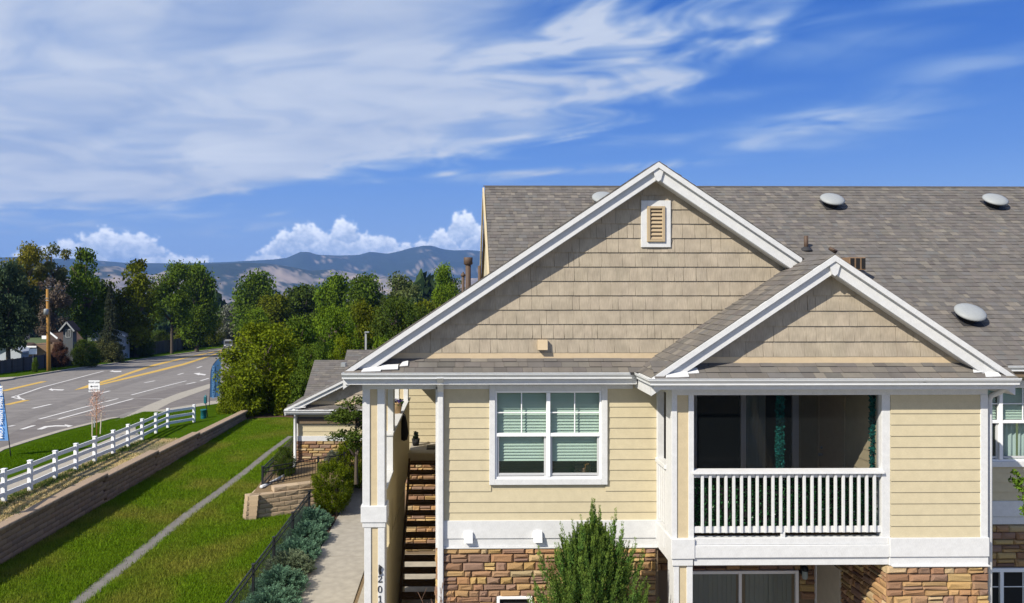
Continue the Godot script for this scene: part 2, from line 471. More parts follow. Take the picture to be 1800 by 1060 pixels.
func make_sky() -> ImageTexture:
	for k in [[n1, 11, 0.02, 3], [n2, 23, 0.02, 5], [n3, 37, 0.02, 4], [n4, 51, 0.04, 5]]:
		k[0].seed = k[1]; k[0].frequency = k[2]; k[0].noise_type = FastNoiseLite.TYPE_SIMPLEX_SMOOTH
		k[0].fractal_type = FastNoiseLite.FRACTAL_FBM; k[0].fractal_octaves = k[3]
	var W := 4096
	var H := 2048
	var coarse := Image.create(W / 8, H / 8, false, Image.FORMAT_RGB8)
	for y in H / 8:
		var el := 90.0 - (y * 8 + 4) * 180.0 / H
		for x in W / 8:
			if el < -1.0: coarse.set_pixel(x, y, Color(0.30, 0.33, 0.31)); continue
			coarse.set_pixel(x, y, sky_color(fposmod((x * 8 + 4.0) / W + 0.5, 1.0) * 360.0 - 180.0, maxf(el, 0.0)))
	coarse.resize(W, H, Image.INTERPOLATE_CUBIC)
	var x0 := int((0.5 - 36.0 / 360) * W)
	var x1 := int((0.5 + 41.0 / 360) * W)
	var y0 := int((90.0 - 25) / 180 * H)
	var y1 := int(90.5 / 180 * H)
	var fine := Image.create(x1 - x0, y1 - y0, false, Image.FORMAT_RGB8)
	for y in range(y0, y1):
		var el := maxf(90.0 - (y + 0.5) * 180.0 / H, 0.0)
		for x in range(x0, x1):
			fine.set_pixel(x - x0, y - y0, sky_color(((x + 0.5) / W - 0.5) * 360.0, el))
	# column 0 of a panorama looks along -z
	coarse.blit_rect(fine, Rect2i(W / 2 - x0, 0, x1 - W / 2, y1 - y0), Vector2i(0, y0))
	coarse.blit_rect(fine, Rect2i(0, 0, W / 2 - x0, y1 - y0), Vector2i(W / 2 + x0, y0))
	return ImageTexture.create_from_image(coarse)


# ---------- shingled roof ----------
const ROOF := [Color(0.190, 0.174, 0.160), Color(0.172, 0.160, 0.150), Color(0.204, 0.186, 0.166), Color(0.158, 0.146, 0.138), Color(0.245, 0.222, 0.192), Color(0.182, 0.176, 0.170)]
func roof_tone() -> Color:
	return jit(ROOF[[0, 0, 0, 1, 1, 2, 2, 3, 3, 4, 5, 1][rng.randi() % 12]], 0.07)

# one tab: o is its lower left corner on the deck, u along the eave, v up the slope
func tab(st: SurfaceTool, o: Vector3, u: Vector3, v: Vector3, w: float, l: float, t: float) -> void:
	var n := u.cross(v).normalized()
	if n.y < 0: n = -n
	var a := o + n * t
	var b := o + u * w + n * t
	var c := o + u * w + v * l + n * 0.004
	var d := o + v * l + n * 0.004
	if u.cross(v).y > 0:
		quad(st, a, b, c, d); quad(st, o, o + u * w, b, a); quad(st, o + u * w, o + u * w + v * l, c, b); quad(st, o + v * l, o, a, d)
	else:
		quad(st, d, c, b, a); quad(st, a, b, o + u * w, o); quad(st, b, c, o + u * w + v * l, o + u * w); quad(st, d, a, o, o + v * l)

func roof_plane(st: SurfaceTool, o: Vector3, u: Vector3, v: Vector3, lu: float, lv: float, expo := 0.143, wa := 0.13, wb := 0.30) -> void:
	var rows := int(ceil(lv / expo))
	for r in rows:
		var x := -rng.randf() * wb
		while x < lu:
			var w := rng.randf_range(wa, wb)
			var xa := maxf(x, 0.0)
			var xb := minf(x + w, lu)
			if xb - xa > 0.02:
				st.set_color(roof_tone())
				tab(st, o + u * xa + v * (r * expo), u, v, xb - xa - 0.003, minf(expo * 1.12, lv - r * expo), rng.randf_range(0.010, 0.014) if rng.randf() > 0.35 else 0.018)
			x += w

# ---------- ledge stone ----------
const STONES := [Color(0.70, 0.46, 0.19), Color(0.72, 0.52, 0.27), Color(0.55, 0.31, 0.155), Color(0.47, 0.27, 0.16), Color(0.44, 0.28, 0.20), Color(0.66, 0.42, 0.20), Color(0.53, 0.32, 0.185), Color(0.70, 0.53, 0.31), Color(0.42, 0.26, 0.18), Color(0.63, 0.38, 0.18), Color(0.76, 0.54, 0.24)]
func one_stone(st: SurfaceTool, o: Vector3, u: Vector3, v: Vector3, n: Vector3, w: float, h: float, c: Color) -> SurfaceTool:
	st.set_color(c)
	var j := func(a: float) -> float: return rng.randf_range(-a, a)
	var d := rng.randf_range(0.035, 0.060)
	var b := minf(0.022, h * 0.24)
	var base := [o, o + u * w, o + u * w + v * h, o + v * h]
	var mid := []
	var top := []
	var corner := [Vector2(1, 1), Vector2(-1, 1), Vector2(-1, -1), Vector2(1, -1)]
	for k in 4:
		var q: Vector2 = corner[k]
		var e := u * (q.x * absf(j.call(0.016))) + v * (q.y * absf(j.call(0.013)))
		mid.append(base[k] + e + n * (d * 0.58 + j.call(0.008)))
		top.append(base[k] + e + u * q.x * b * rng.randf_range(0.7, 1.9) + v * q.y * b * rng.randf_range(0.6, 1.4) + n * (d + j.call(0.011)))
	var ce: Vector3 = (top[0] + top[1] + top[2] + top[3]) / 4 + n * j.call(0.012) + u * j.call(0.25) * w
	var flip := u.cross(v).dot(n) < 0
	for k in 4:
		var i := (k + 1) % 4
		if flip:
			quad(st, base[i], base[k], mid[k], mid[i]); quad(st, mid[i], mid[k], top[k], top[i]); tri(st, top[i], top[k], ce)
		else:
			quad(st, base[k], base[i], mid[i], mid[k]); quad(st, mid[k], mid[i], top[i], top[k]); tri(st, top[k], top[i], ce)
	return st

# lays stones over w by h from o; holes are rects in (u, v); parts named stone
func stone_wall(parent: Node, o: Vector3, u: Vector3, n: Vector3, w: float, h: float, holes := [], joined: SurfaceTool = null, v_from := 0.0) -> void:
	var y := h
	while y > v_from + 0.03:
		var rh: float = minf([0.085, 0.105, 0.125, 0.095, 0.14][rng.randi() % 5], y - v_from)
		var x := 0.0
		while x < w - 0.02:
			var sw := minf(rng.randf_range(0.11, 0.40), w - x)
			if w - x - sw < 0.08: sw = w - x
			var cells := [[y - rh, rh]]
			if rh > 0.118 and rng.randf() < 0.3: cells = [[y - rh, rh * 0.45], [y - rh * 0.55, rh * 0.55]]
			for c in cells:
				var xa := x
				var xb := x + sw
				for q in holes:
					var hr := q as Rect2
					if minf(hr.end.y, c[0] + c[1]) - maxf(hr.position.y, c[0]) > c[1] * 0.4:
						if xa < hr.position.x: xb = minf(xb, hr.position.x)
						elif xb > hr.end.x: xa = maxf(xa, hr.end.x)
						elif xa < hr.end.x: xb = xa
				if xb - xa < 0.03: continue
				var st := joined if joined else mb()
				one_stone(st, o + u * (xa + 0.003) + Vector3.UP * (c[0] + 0.003), u, Vector3.UP, n, xb - xa - 0.006, c[1] - 0.006, jit(STONES[rng.randi() % STONES.size()], 0.16))
				if joined == null: part("stone", st, M["stone"], parent)
			x += sw
		y -= rh

# clip a board to a convex outline and add it as a part
func clipped(called: String, parent: Node, r: PackedVector2Array, outline: PackedVector2Array, zb: float, t0: float, t1: float, m: Material, c: Color) -> void:
	for q in Geometry2D.intersect_polygons(r, outline):
		if q.size() < 3: continue
		var area := 0.0
		for k in range(1, q.size() - 1): area += absf((q[k] - q[0]).cross(q[k + 1] - q[0])) / 2
		if area < 0.0008: continue
		var st := mb()
		st.set_color(c)
		plank(st, q, zb, t0, t1)
		part(called, st, m, parent)

func shakes(parent: Node, outline: PackedVector2Array, y0: float, expo: float, zb: float, holes: Array, base: Color, wa := 0.085, wb := 0.27) -> void:
	var lo := Vector2(1e9, 1e9)
	var hi := -lo
	for p in outline: lo = lo.min(p); hi = hi.max(p)
	var y := y0
	while y < hi.y:
		var x := lo.x - rng.randf() * 0.2
		var panel := 0.0
		var tone := 0.0
		while x < hi.x:
			if panel <= 0.0:
				panel = 1.2
				tone = rng.randf_range(-0.04, 0.03)
			var w := rng.randf_range(wa, wb)
			panel -= w
			var hit := false
			for h in holes:
				if (h as Rect2).intersects(Rect2(x, y, w, expo)): hit = true
			var c := jit(base, 0.02)
			c = Color(c.r * (1 + tone), c.g * (1 + tone), c.b * (1 + tone))
			var gap := 0.0008 if rng.randf() < 0.8 else 0.0035
			var t := rng.randf_range(0.027, 0.0295)
			# the joints open towards the butt
			var rc := rect(x + gap, x + w - gap, y + rng.randf_range(0, 0.002), y + expo + 0.01)
			if rng.randf() < 0.45:
				rc = PackedVector2Array([Vector2(x + gap + rng.randf_range(0.002, 0.007), y), Vector2(x + w - gap, y), Vector2(x + w - gap, y + expo + 0.01), Vector2(x + gap, y + expo + 0.01), Vector2(x + gap, y + expo * rng.randf_range(0.35, 0.8))])
			if not hit:
				clipped("shake", parent, rc, outline, zb, t, t - 0.019, M["shake"], c)
			else:
				for h in holes:
					var hole := PackedVector2Array([h.position, Vector2(h.end.x, h.position.y), h.end, Vector2(h.position.x, h.end.y)])
					for q in Geometry2D.clip_polygons(rc, hole):
						clipped("shake", parent, q, outline, zb, t, t - 0.019, M["shake"], c)
			x += w
		y += expo

func siding(parent: Node, x0: float, x1: float, y0: float, y1: float, zb: float, base_y: float, holes := [], expo := 0.178) -> void:
	var k := int(floor((y0 - base_y) / expo))
	while base_y + k * expo < y1 - 0.002:
		var ya := maxf(base_y + k * expo, y0)
		var yb := minf(base_y + (k + 1) * expo + 0.008, y1)
		var spans := [[x0, x1]]
		for h in holes:
			if h.position.y < yb - 0.01 and h.end.y > ya + 0.01:
				var nx := []
				for s in spans:
					if h.position.x > s[0]: nx.append([s[0], minf(s[1], h.position.x)])
					if h.end.x < s[1]: nx.append([maxf(s[0], h.end.x), s[1]])
				spans = nx
		for s in spans:
			if s[1] - s[0] < 0.01: continue
			var st := mb()
			st.set_color(jit(Color(1, 1, 1), 0.025))
			plank(st, rect(s[0], s[1], ya, yb), zb, 0.021, 0.006)
			part("siding_board", st, M["siding"], parent)
		k += 1

# siding on a wall that faces -x or +x (dir), between z0 and z1
func side_siding(parent: Node, x: float, dir: float, z0: float, z1: float, y0: float, y1: float, base_y: float) -> void:
	var k := int(floor((y0 - base_y) / 0.178))
	while base_y + k * 0.178 < y1 - 0.002:
		var ya := maxf(base_y + k * 0.178, y0)
		var yb := minf(base_y + (k + 1) * 0.178 + 0.008, y1)
		var st := mb()
		st.set_color(jit(Color(1, 1, 1), 0.025))
		var a := minf(z0, z1); var b := maxf(z0, z1)
		var f := [Vector3(x + dir * 0.021, ya, a), Vector3(x + dir * 0.021, ya, b), Vector3(x + dir * 0.006, yb, b), Vector3(x + dir * 0.006, yb, a)]
		if dir > 0: f.reverse()
		quad(st, f[0], f[1], f[2], f[3])
		var g := [Vector3(x, ya, a), Vector3(x, ya, b), Vector3(x + dir * 0.021, ya, b), Vector3(x + dir * 0.021, ya, a)]
		if dir > 0: g.reverse()
		quad(st, g[0], g[1], g[2], g[3])
		part("siding_board", st, M["siding"], parent)
		k += 1

# twin double-hung window in a wall facing +z at z; outer trim rect, with blinds
func twin_window(parent: Node, x0: float, x1: float, y0: float, y1: float, z: float, trim: float, rail: float, blind_to: float, style := "blind") -> MeshInstance3D:
	var st := mb()
	for a in [[x0, x0 + trim, y0, y1], [x1 - trim, x1, y0, y1], [x0 + trim, x1 - trim, y1 - trim * 1.05, y1], [x0 + trim, x1 - trim, y0, y0 + trim]]:
		cbx(st, a[0], a[1], a[2], a[3], z, z + 0.045, 0.004)
	var w := part("window", st, M["white"], parent)
	var ax := x0 + trim; var bx_ := x1 - trim; var ay := y0 + trim; var by := y1 - trim * 1.05
	var fr := 0.032
	st = mb()
	for a in [[ax, ax + fr, ay, by], [bx_ - fr, bx_, ay, by], [ax + fr, bx_ - fr, by - fr, by], [ax + fr, bx_ - fr, ay, ay + fr]]:
		cbx(st, a[0], a[1], a[2], a[3], z - 0.05, z + 0.018, 0.005)
	part("frame", st, M["vinyl"], w)
	var mx := (ax + bx_) / 2
	st = mb(); cbx(st, mx - 0.033, mx + 0.033, ay + fr, by - fr, z - 0.05, z + 0.03, 0.005)
	part("mullion", st, M["vinyl"], w)
	for s in 2:
		var lx: float = ax + fr if s == 0 else mx + 0.033
		var rx: float = mx - 0.033 if s == 0 else bx_ - fr
		st = mb(); cbx(st, lx, rx, rail - 0.028, rail + 0.028, z - 0.045, z + 0.022, 0.005)
		part("meeting_rail", st, M["vinyl"], w)
		st = mb()
		var sw := 0.036
		for a in [[lx, lx + sw, ay + fr, rail - 0.028], [rx - sw, rx, ay + fr, rail - 0.028], [lx + sw, rx - sw, ay + fr + 0.012, ay + fr + 0.055]]:
			cbx(st, a[0], a[1], a[2], a[3], z - 0.045, z - 0.012, 0.004)
		part("sash", st, M["sash_grey"], w)
		st = mb()
		cbx(st, (lx + rx) / 2 - 0.009, (lx + rx) / 2 + 0.009, rail + 0.028, by - fr, z - 0.027, z - 0.012, 0.003)
		var gy := (rail + by) / 2
		cbx(st, lx, (lx + rx) / 2 - 0.009, gy - 0.009, gy + 0.009, z - 0.027, z - 0.012, 0.003)
		cbx(st, (lx + rx) / 2 + 0.009, rx, gy - 0.009, gy + 0.009, z - 0.027, z - 0.012, 0.003)
		part("grille", st, M["vinyl"], w)
		st = mb(); bx(st, lx, rx, rail, by - fr, z - 0.032, z - 0.029)
		part("pane", st, M["glass"], w)
		st = mb(); bx(st, lx + 0.02, rx - 0.02, ay + fr + 0.02, rail - 0.02, z - 0.041, z - 0.038)
		part("pane", st, M["glass"], w)
		if style == "none": continue
		var yy := by - 0.01
		while yy > blind_to:
			st = mb()
			var h := 0.050
			var t := rng.randf_range(-0.002, 0.002)
			hexa(st, [Vector3(lx - 0.01, yy - h + t, z - 0.085), Vector3(rx + 0.01, yy - h + t, z - 0.085), Vector3(rx + 0.01, yy - h + t + 0.003, z - 0.088), Vector3(lx - 0.01, yy - h + t + 0.003, z - 0.088), Vector3(lx - 0.01, yy - 0.004, z - 0.110), Vector3(rx + 0.01, yy - 0.004, z - 0.110), Vector3(rx + 0.01, yy, z - 0.113), Vector3(lx - 0.01, yy, z - 0.113)])
			part("blind_slat", st, M["blind"], w)
			yy -= 0.052
		if style == "curtain":
			for c in 2:
				st = mb(true)
				var n := 14
				var cx0: float = lx + (rx - lx) * (0.02 + c * 0.52)
				var cx1: float = cx0 + (rx - lx) * 0.44
				for k in n:
					var xa := lerpf(cx0, cx1, float(k) / n)
					var xb := lerpf(cx0, cx1, float(k + 1) / n)
					var za := z - 0.19 + 0.03 * sin(k * 1.9)
					var zc := z - 0.19 + 0.03 * sin((k + 1) * 1.9)
					quad(st, Vector3(xa, ay, za), Vector3(xb, ay, zc), Vector3(xb, rail + 0.1, zc), Vector3(xa, rail + 0.1, za))
				part("curtain", st, M["curtain"], w)
	return w

# rake boards of a gable: apex of the shingle line, run to each side, front plane z
func rakes(parent: Node, ax: float, ay: float, xl: float, xr: float, z: float, p: float, k := 1.0) -> void:
	for s in [-1, 1]:
		var ex: float = xl if s < 0 else xr
		var ey := ay - absf(ex - ax) * p
		for b in [[0.012, 0.105, 0.0, 0.045], [0.115, 0.30, -0.035, 0.0]]:
			var st := mb()
			var za: float = z + b[2] + b[3]
			var zb: float = z - 0.045
			var x0 := ax; var x1 := ex
			var pts := [Vector2(x0, ay - b[0] * k), Vector2(x0, ay - b[1] * k), Vector2(x1, ey - b[1] * k), Vector2(x1, ey - b[0] * k)]
			plank(st, PackedVector2Array(pts), zb, za - zb, za - zb)
			part("rake_board" if b[0] > 0.1 else "rake_fascia", st, M["white"], parent)
		# frieze strip under the soffit, against the wall
	var st2 := mb()
	plank(st2, PackedVector2Array([Vector2(ax - 0.085 * k, ay - 0.16 * k), Vector2(ax - 0.045 * k, ay - 0.30 * k), Vector2(ax, ay - 0.335 * k), Vector2(ax + 0.045 * k, ay - 0.30 * k), Vector2(ax + 0.085 * k, ay - 0.16 * k), Vector2(ax, ay - 0.105 * k)]), z - 0.02, 0.04, 0.04)
	part("apex_block", st2, M["white"], parent)

# sloping roof deck whose upper surface passes through a-b (ridge) and c-d (eave), with the thickness straight down
func deck(st: SurfaceTool, ridge_f: Vector3, ridge_b: Vector3, eave_f: Vector3, eave_b: Vector3, t: float) -> void:
	var d := Vector3.DOWN * t
	var o := [ridge_f, eave_f, eave_b, ridge_b]
	if (eave_f - ridge_f).cross(eave_b - ridge_f).y < 0: o.reverse()
	hexa(st, [o[0] + d, o[1] + d, o[2] + d, o[3] + d, o[0], o[1], o[2], o[3]])

const GUT := [Vector2(0.0, -0.105), Vector2(0.075, -0.105), Vector2(0.078, -0.075), Vector2(0.098, -0.055), Vector2(0.118, -0.030), Vector2(0.118, -0.012), Vector2(0.128, -0.008), Vector2(0.128, 0.0), Vector2(0.112, 0.0), Vector2(0.108, -0.02), Vector2(0.012, -0.02), Vector2(0.0, 0.0)]

func _ready() -> void:
	rng.seed = 20240
	# ----- camera, sky, sun, exposure -----
	var cam := Camera3D.new()
	cam.name = "camera"
	cam.position = Vector3(0, 7, 0)
	cam.rotation.y = -deg_to_rad(0.8)
	cam.near = 0.1
	cam.far = 20000
	cam.projection = Camera3D.PROJECTION_FRUSTUM
	cam.size = 1060.0 / 1400.0 * 0.1
	cam.frustum_offset = Vector2(72.45, -15.0) / 1400.0 * 0.1
	add_child(cam)
	cam.current = true
	var env := Environment.new()
	env.background_mode = Environment.BG_SKY
	var sky := Sky.new()
	var pano := PanoramaSkyMaterial.new()
	pano.panorama = make_sky()
	sky.sky_material = pano
	env.sky = sky
	env.tonemap_mode = Environment.TONE_MAPPER_LINEAR
	env.tonemap_exposure = EXPO
	env.sdfgi_enabled = true
	env.ssao_enabled = true
	env.ssil_enabled = true
	env.fog_enabled = true
	env.fog_density = 0.000085
	env.fog_light_color = Color(0.50, 0.70, 1.0)
	var we := WorldEnvironment.new()
	we.name = "sky"
	we.environment = env
	add_child(we)
	var sun := DirectionalLight3D.new()
	sun.name = "sun"
	sun.light_energy = 1.6
	sun.light_color = Color(1.0, 0.965, 0.90)
	sun.light_angular_distance = 0.5
	sun.shadow_enabled = true
	add_child(sun)
	sun.look_at_from_position(Vector3.ZERO, Vector3(1.1, -1.18, -1.0))
	make_materials()
	ground()
	apartment()
	garage()
	yard()
	road()
	street_things()
	trees()
	plants()
	hills()


# ---------- the apartment building ----------
const ZM := -13.46
const ZB := -12.5
const ZR := -14.7
var far_stone: SurfaceTool
func apartment() -> void:
	far_stone = mb()
	var h := thing("apartment_building", "two-storey cream apartment building with tan shake gables, grey shingle roof and stone base", "building", Vector3(3.3, 0, -15))
	var st: SurfaceTool
	# --- walls (with the window opening left free) and rooms behind
	var wx0 := 0.606; var wx1 := 2.399; var wy0 := 3.852; var wy1 := 5.354
	st = mb()
	bx(st, -0.365, wx0, 0, 5.6, ZM - 0.001, ZM - 0.16); bx(st, wx1, 3.36, 0, 5.6, ZM - 0.001, ZM - 0.16)
	bx(st, wx0, wx1, 0, wy0, ZM - 0.001, ZM - 0.16); bx(st, wx0, wx1, wy1, 5.6, ZM - 0.001, ZM - 0.16)
	part("wall", st, M["siding"], h)
	st = mb()
	bx(st, -0.365, -0.205, 0, 5.6, ZM - 0.161, -21.3)      # wall beside the stair
	bx(st, -1.64, 0.8, 0, 5.5, -21.3, -21.46)
	part("wall", st, M["siding"], h)
	st = mb()
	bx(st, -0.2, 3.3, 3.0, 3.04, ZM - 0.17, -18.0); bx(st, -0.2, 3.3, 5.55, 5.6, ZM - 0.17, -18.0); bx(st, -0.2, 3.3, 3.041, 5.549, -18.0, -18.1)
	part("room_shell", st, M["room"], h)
	st = mb()
	plank(st, PackedVector2Array([Vector2(-1.6, 5.6), Vector2(8.3, 5.6), Vector2(3.3, 8.93)]), ZM - 0.15, 0.149, 0.149)
	plank(st, PackedVector2Array([Vector2(2.95, 5.6), Vector2(8.5, 5.6), Vector2(5.8, 7.35)]), ZB - 0.15, 0.149, 0.149)
	part("gable_wall", st, M["tan_board"], h)
	# --- main wall: siding, trim, band, stone
	var trim := Rect2(0.5, 3.765, 1.996, 1.685)
	var open_in := Rect2(trim.position + Vector2(0.03, 0.03), trim.size - Vector2(0.06, 0.06))
	siding(h, -0.34, 3.342, 3.161, 5.40, ZM, 3.161 - 0.045, [open_in])
	twin_window(h, trim.position.x, trim.end.x, trim.position.y, trim.end.y, ZM + 0.012, 0.098, 4.603, 4.169)
	st = mb(); cbx(st, -0.30, 3.342, 2.86, 3.161, ZM, ZM + 0.045, 0.004); part("band_board", st, M["white"], h)
	st = mb(); cbx(st, -0.30, 3.342, 2.715, 2.854, ZM, ZM + 0.026, 0.004); part("band_board", st, M["white"], h)
	st = mb(); bx(st, -0.30, 3.342, 2.697, 2.7145, ZM, ZM + 0.06); part("drip_cap", st, M["white"], h)
	st = mb(); cbx(st, -1.64, 2.93, 5.379, 5.489, ZM, ZM + 0.03, 0.003); part("frieze_board", st, M["white"], h)
	st = mb(); bx(st, -0.30, 3.36, 0, 2.697, ZM, ZM + 0.008); part("mortar", st, M["mortar"], h)
	stone_wall(h, Vector3(-0.30, 0, ZM + 0.008), Vector3.RIGHT, Vector3.BACK, 3.62, 2.69, [Rect2(0.915, 0.9, 0.617, 0.991)], null, 1.52)
	st = mb(); bx(st, -0.36, -0.305, 0, 2.69, ZM - 0.3, ZM + 0.05); part("mortar", st, M["mortar"], h)
	stone_wall(h, Vector3(-0.36, 0, ZM - 0.28), Vector3.BACK, Vector3.LEFT, 0.34, 2.66, [], far_stone, 1.3)
	# low window at the foot of the stone wall
	st = mb()
	var lx0 := 0.625; var lx1 := 1.222; var ly := 1.891
	cbx(st, lx0, lx1, ly - 0.04, ly, ZM + 0.01, ZM + 0.085, 0.004); cbx(st, lx0, lx0 + 0.05, 0.95, ly - 0.04, ZM + 0.01, ZM + 0.085, 0.004); cbx(st, lx1 - 0.05, lx1, 0.95, ly - 0.04, ZM + 0.01, ZM + 0.085, 0.004)
	var low := part("window", st, M["vinyl"], h)
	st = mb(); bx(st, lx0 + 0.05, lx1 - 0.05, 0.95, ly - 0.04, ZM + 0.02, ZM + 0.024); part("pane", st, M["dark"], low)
	# --- eaves of the main wall
	st = mb(); bx(st, -1.9, 2.93, 5.489, 5.489 + 0.03, ZM + 0.001, ZM + 0.31); part("soffit", st, M["white"], h)
	st = mb(); bx(st, -1.92, 2.93, 5.515, 5.675, ZM + 0.282, ZM + 0.308); part("fascia_board", st, M["white"], h)
	st = mb(); sweep(st, GUT, Vector3(-1.93, 5.695, ZM + 0.31), Vector3(2.891 + 0.02, 5.695, ZM + 0.31), Vector3.BACK, 0.0, -1.0); part("gutter", st, M["gutter"], h)
	st = mb(); bx(st, -1.93, 2.93, 5.655, 5.692, ZM + 0.315, ZM + 0.41); part("gutter_lining", st, M["gutter_dark"], h)
	# return gutter to the bay
	var gx := 2.99
	st = mb(); sweep(st, GUT, Vector3(gx, 5.695, ZM + 0.31), Vector3(gx, 5.695, ZB + 0.31), Vector3.LEFT, -1.0, 1.0); part("gutter", st, M["gutter"], h)
	st = mb(); bx(st, gx - 0.002, gx + 0.02, 5.515, 5.675, ZM + 0.29, ZB + 0.30); part("fascia_board", st, M["white"], h)
	st = mb(); bx(st, gx + 0.02, 3.342, 5.515, 5.53, ZM, ZB + 0.28); part("soffit", st, M["white"], h)
	st = mb(); sweep(st, GUT, Vector3(gx, 5.695, ZB + 0.31), Vector3(8.603, 5.695, ZB + 0.31), Vector3.BACK, 1.0, 0.0); part("gutter", st, M["gutter"], h)
	st = mb(); bx(st, gx + 0.01, 8.603 - 0.01, 5.655, 5.692, ZB + 0.315, ZB + 0.41); part("gutter_lining", st, M["gutter_dark"], h)
	st = mb(); bx(st, gx, 8.568, 5.515, 5.675, ZB + 0.282, ZB + 0.308); part("fascia_board", st, M["white"], h)
	st = mb(); bx(st, gx + 0.02, 8.525, 5.509, 5.509 + 0.02, ZB + 0.001, ZB + 0.28); part("soffit", st, M["white"], h)
	# --- pent roofs: shingles one by one
	var v := Vector3(0, P, -1).normalized()
	st = mb(); deck(st, Vector3(-1.2, 5.90, ZM), Vector3(3.4, 5.90, ZM), Vector3(-1.75, 5.675, ZM + 0.32), Vector3(3.4, 5.675, ZM + 0.32), 0.02); part("roof_deck", st, M["mortar"], h)
	for a in [[-1.9, 3.5, ZM], [3.0, 8.62, ZB]]:
		for r in 3:
			var x: float = a[0] + (0.12 * r if a[0] < 0 else 0.0)
			while x < a[1]:
				var w := minf(rng.randf_range(0.15, 0.33), a[1] - x)
				st = mb(); st.set_color(roof_tone())
				tab(st, Vector3(x, 5.678, a[2] + 0.335) + v * (0.143 * r), Vector3.RIGHT, v, w - 0.004, 0.16, 0.014 if rng.randf() > 0.4 else 0.022)
				part("shingle", st, M["shingle"], h)
				x += w
	st = mb(); deck(st, Vector3(3.2, 5.90, ZB), Vector3(8.3, 5.90, ZB), Vector3(3.0, 5.675, ZB + 0.32), Vector3(8.6, 5.675, ZB + 0.32), 0.02); part("roof_deck", st, M["mortar"], h)
	# --- gables: base board and shakes
	var yb := 5.99
	st = mb(); cbx(st, -1.3, 3.6, 5.86, yb, ZM, ZM + 0.022, 0.003); part("trim_board", st, M["tan_board"], h)
	var vent := Rect2(3.066, 7.772, 0.503, 0.791)
	var tan := Color(0.535, 0.46, 0.355)
	shakes(h, PackedVector2Array([Vector2(-1.02, yb), Vector2(3.53, yb), Vector2(5.62, 7.37), Vector2(3.3, 8.92)]), yb, 0.2425, ZM, [vent], tan)
	var yb2 := 5.994
	st = mb(); cbx(st, 3.5, 8.2, 5.88, yb2, ZB, ZB + 0.022, 0.003); part("trim_board", st, M["tan_board"], h)
	shakes(h, PackedVector2Array([Vector2(3.82, yb2), Vector2(7.78, yb2), Vector2(5.8, 7.32)]), yb2, 0.242, ZB, [], tan)
	# louvred gable vent
	st = mb()
	var vz := ZM + 0.05
	for a in [[vent.position.x, vent.position.x + 0.10, vent.position.y, vent.end.y], [vent.end.x - 0.10, vent.end.x, vent.position.y, vent.end.y], [vent.position.x + 0.10, vent.end.x - 0.10, vent.position.y, vent.position.y + 0.09], [vent.position.x + 0.10, vent.end.x - 0.10, vent.end.y - 0.10, vent.end.y]]:
		cbx(st, a[0], a[1], a[2], a[3], ZM, vz, 0.004)
	var gv := part("gable_vent", st, M["white"], h)
	st = mb()
	var i0 := vent.position + Vector2(0.10, 0.09); var i1 := vent.end - Vector2(0.10, 0.10)
	for a in [[i0.x, i0.x + 0.05, i0.y, i1.y], [i1.x - 0.05, i1.x, i0.y, i1.y], [i0.x + 0.05, i1.x - 0.05, i0.y, i0.y + 0.04], [i0.x + 0.05, i1.x - 0.05, i1.y - 0.04, i1.y]]:
		cbx(st, a[0], a[1], a[2], a[3], ZM + 0.01, vz + 0.03, 0.005)
	part("vent_frame", st, M["louvre_tan"], gv)
	st = mb(); bx(st, i0.x + 0.05, i1.x - 0.05, i0.y + 0.04, i1.y - 0.04, ZM, ZM + 0.012); part("backing", st, M["dark"], gv)
	var ly0 := i0.y + 0.045
	while ly0 < i1.y - 0.08:
		st = mb(); hexa(st, [Vector3(i0.x + 0.05, ly0, vz + 0.01), Vector3(i1.x - 0.05, ly0, vz + 0.01), Vector3(i1.x - 0.05, ly0 + 0.02, ZM + 0.012), Vector3(i0.x + 0.05, ly0 + 0.02, ZM + 0.012), Vector3(i0.x + 0.05, ly0 + 0.012, vz + 0.01), Vector3(i1.x - 0.05, ly0 + 0.012, vz + 0.01), Vector3(i1.x - 0.05, ly0 + 0.075, ZM + 0.016), Vector3(i0.x + 0.05, ly0 + 0.075, ZM + 0.016)])
		part("louvre", st, M["louvre_tan"], gv)
		ly0 += 0.066
	# --- main gable roof and rakes
	st = mb()
	deck(st, Vector3(3.3, 9.175, -13.215), Vector3(3.3, 9.175, -19.2), Vector3(8.2, 5.91, -13.215), Vector3(8.2, 5.91, -19.2), 0.28)
	part("roof_deck", st, M["white"], h)
	st = mb()
	deck(st, Vector3(0.75, 7.474, -13.215), Vector3(0.75, 7.474, -21.7), Vector3(-1.93, 5.687, -13.215), Vector3(-1.93, 5.687, -21.7), 0.28)
	part("roof_deck", st, M["white"], h)
	st = mb()
	deck(st, Vector3(3.3, 9.175, -13.215), Vector3(3.3, 9.175, -19.3), Vector3(0.75, 7.474, -13.215), Vector3(0.75, 7.474, -19.3), 0.28)
	part("roof_deck", st, M["white"], h)
	rakes(h, 3.3, 9.185, -1.93, 5.69, -13.2, P)
	st = mb()
	var vl := Vector3(1, P, 0).normalized()
	roof_plane(st, Vector3(-1.95, 5.68, -21.7), Vector3.BACK, vl, 8.53, 3.22, 0.143, 0.3, 0.6)
	roof_plane(st, Vector3(0.72, 7.46, -19.2), Vector3.BACK, vl, 6.03, 3.10, 0.143, 0.3, 0.6)
	var vr := Vector3(-1, P, 0).normalized()
	roof_plane(st, Vector3(8.2, 5.92, -19.2), Vector3.BACK, vr, 6.03, 5.88, 0.143, 0.3, 0.6)
	# --- bay roof
	roof_plane(st, Vector3(2.95, 5.69, -17.2), Vector3.BACK, vl, 4.965, 3.425)
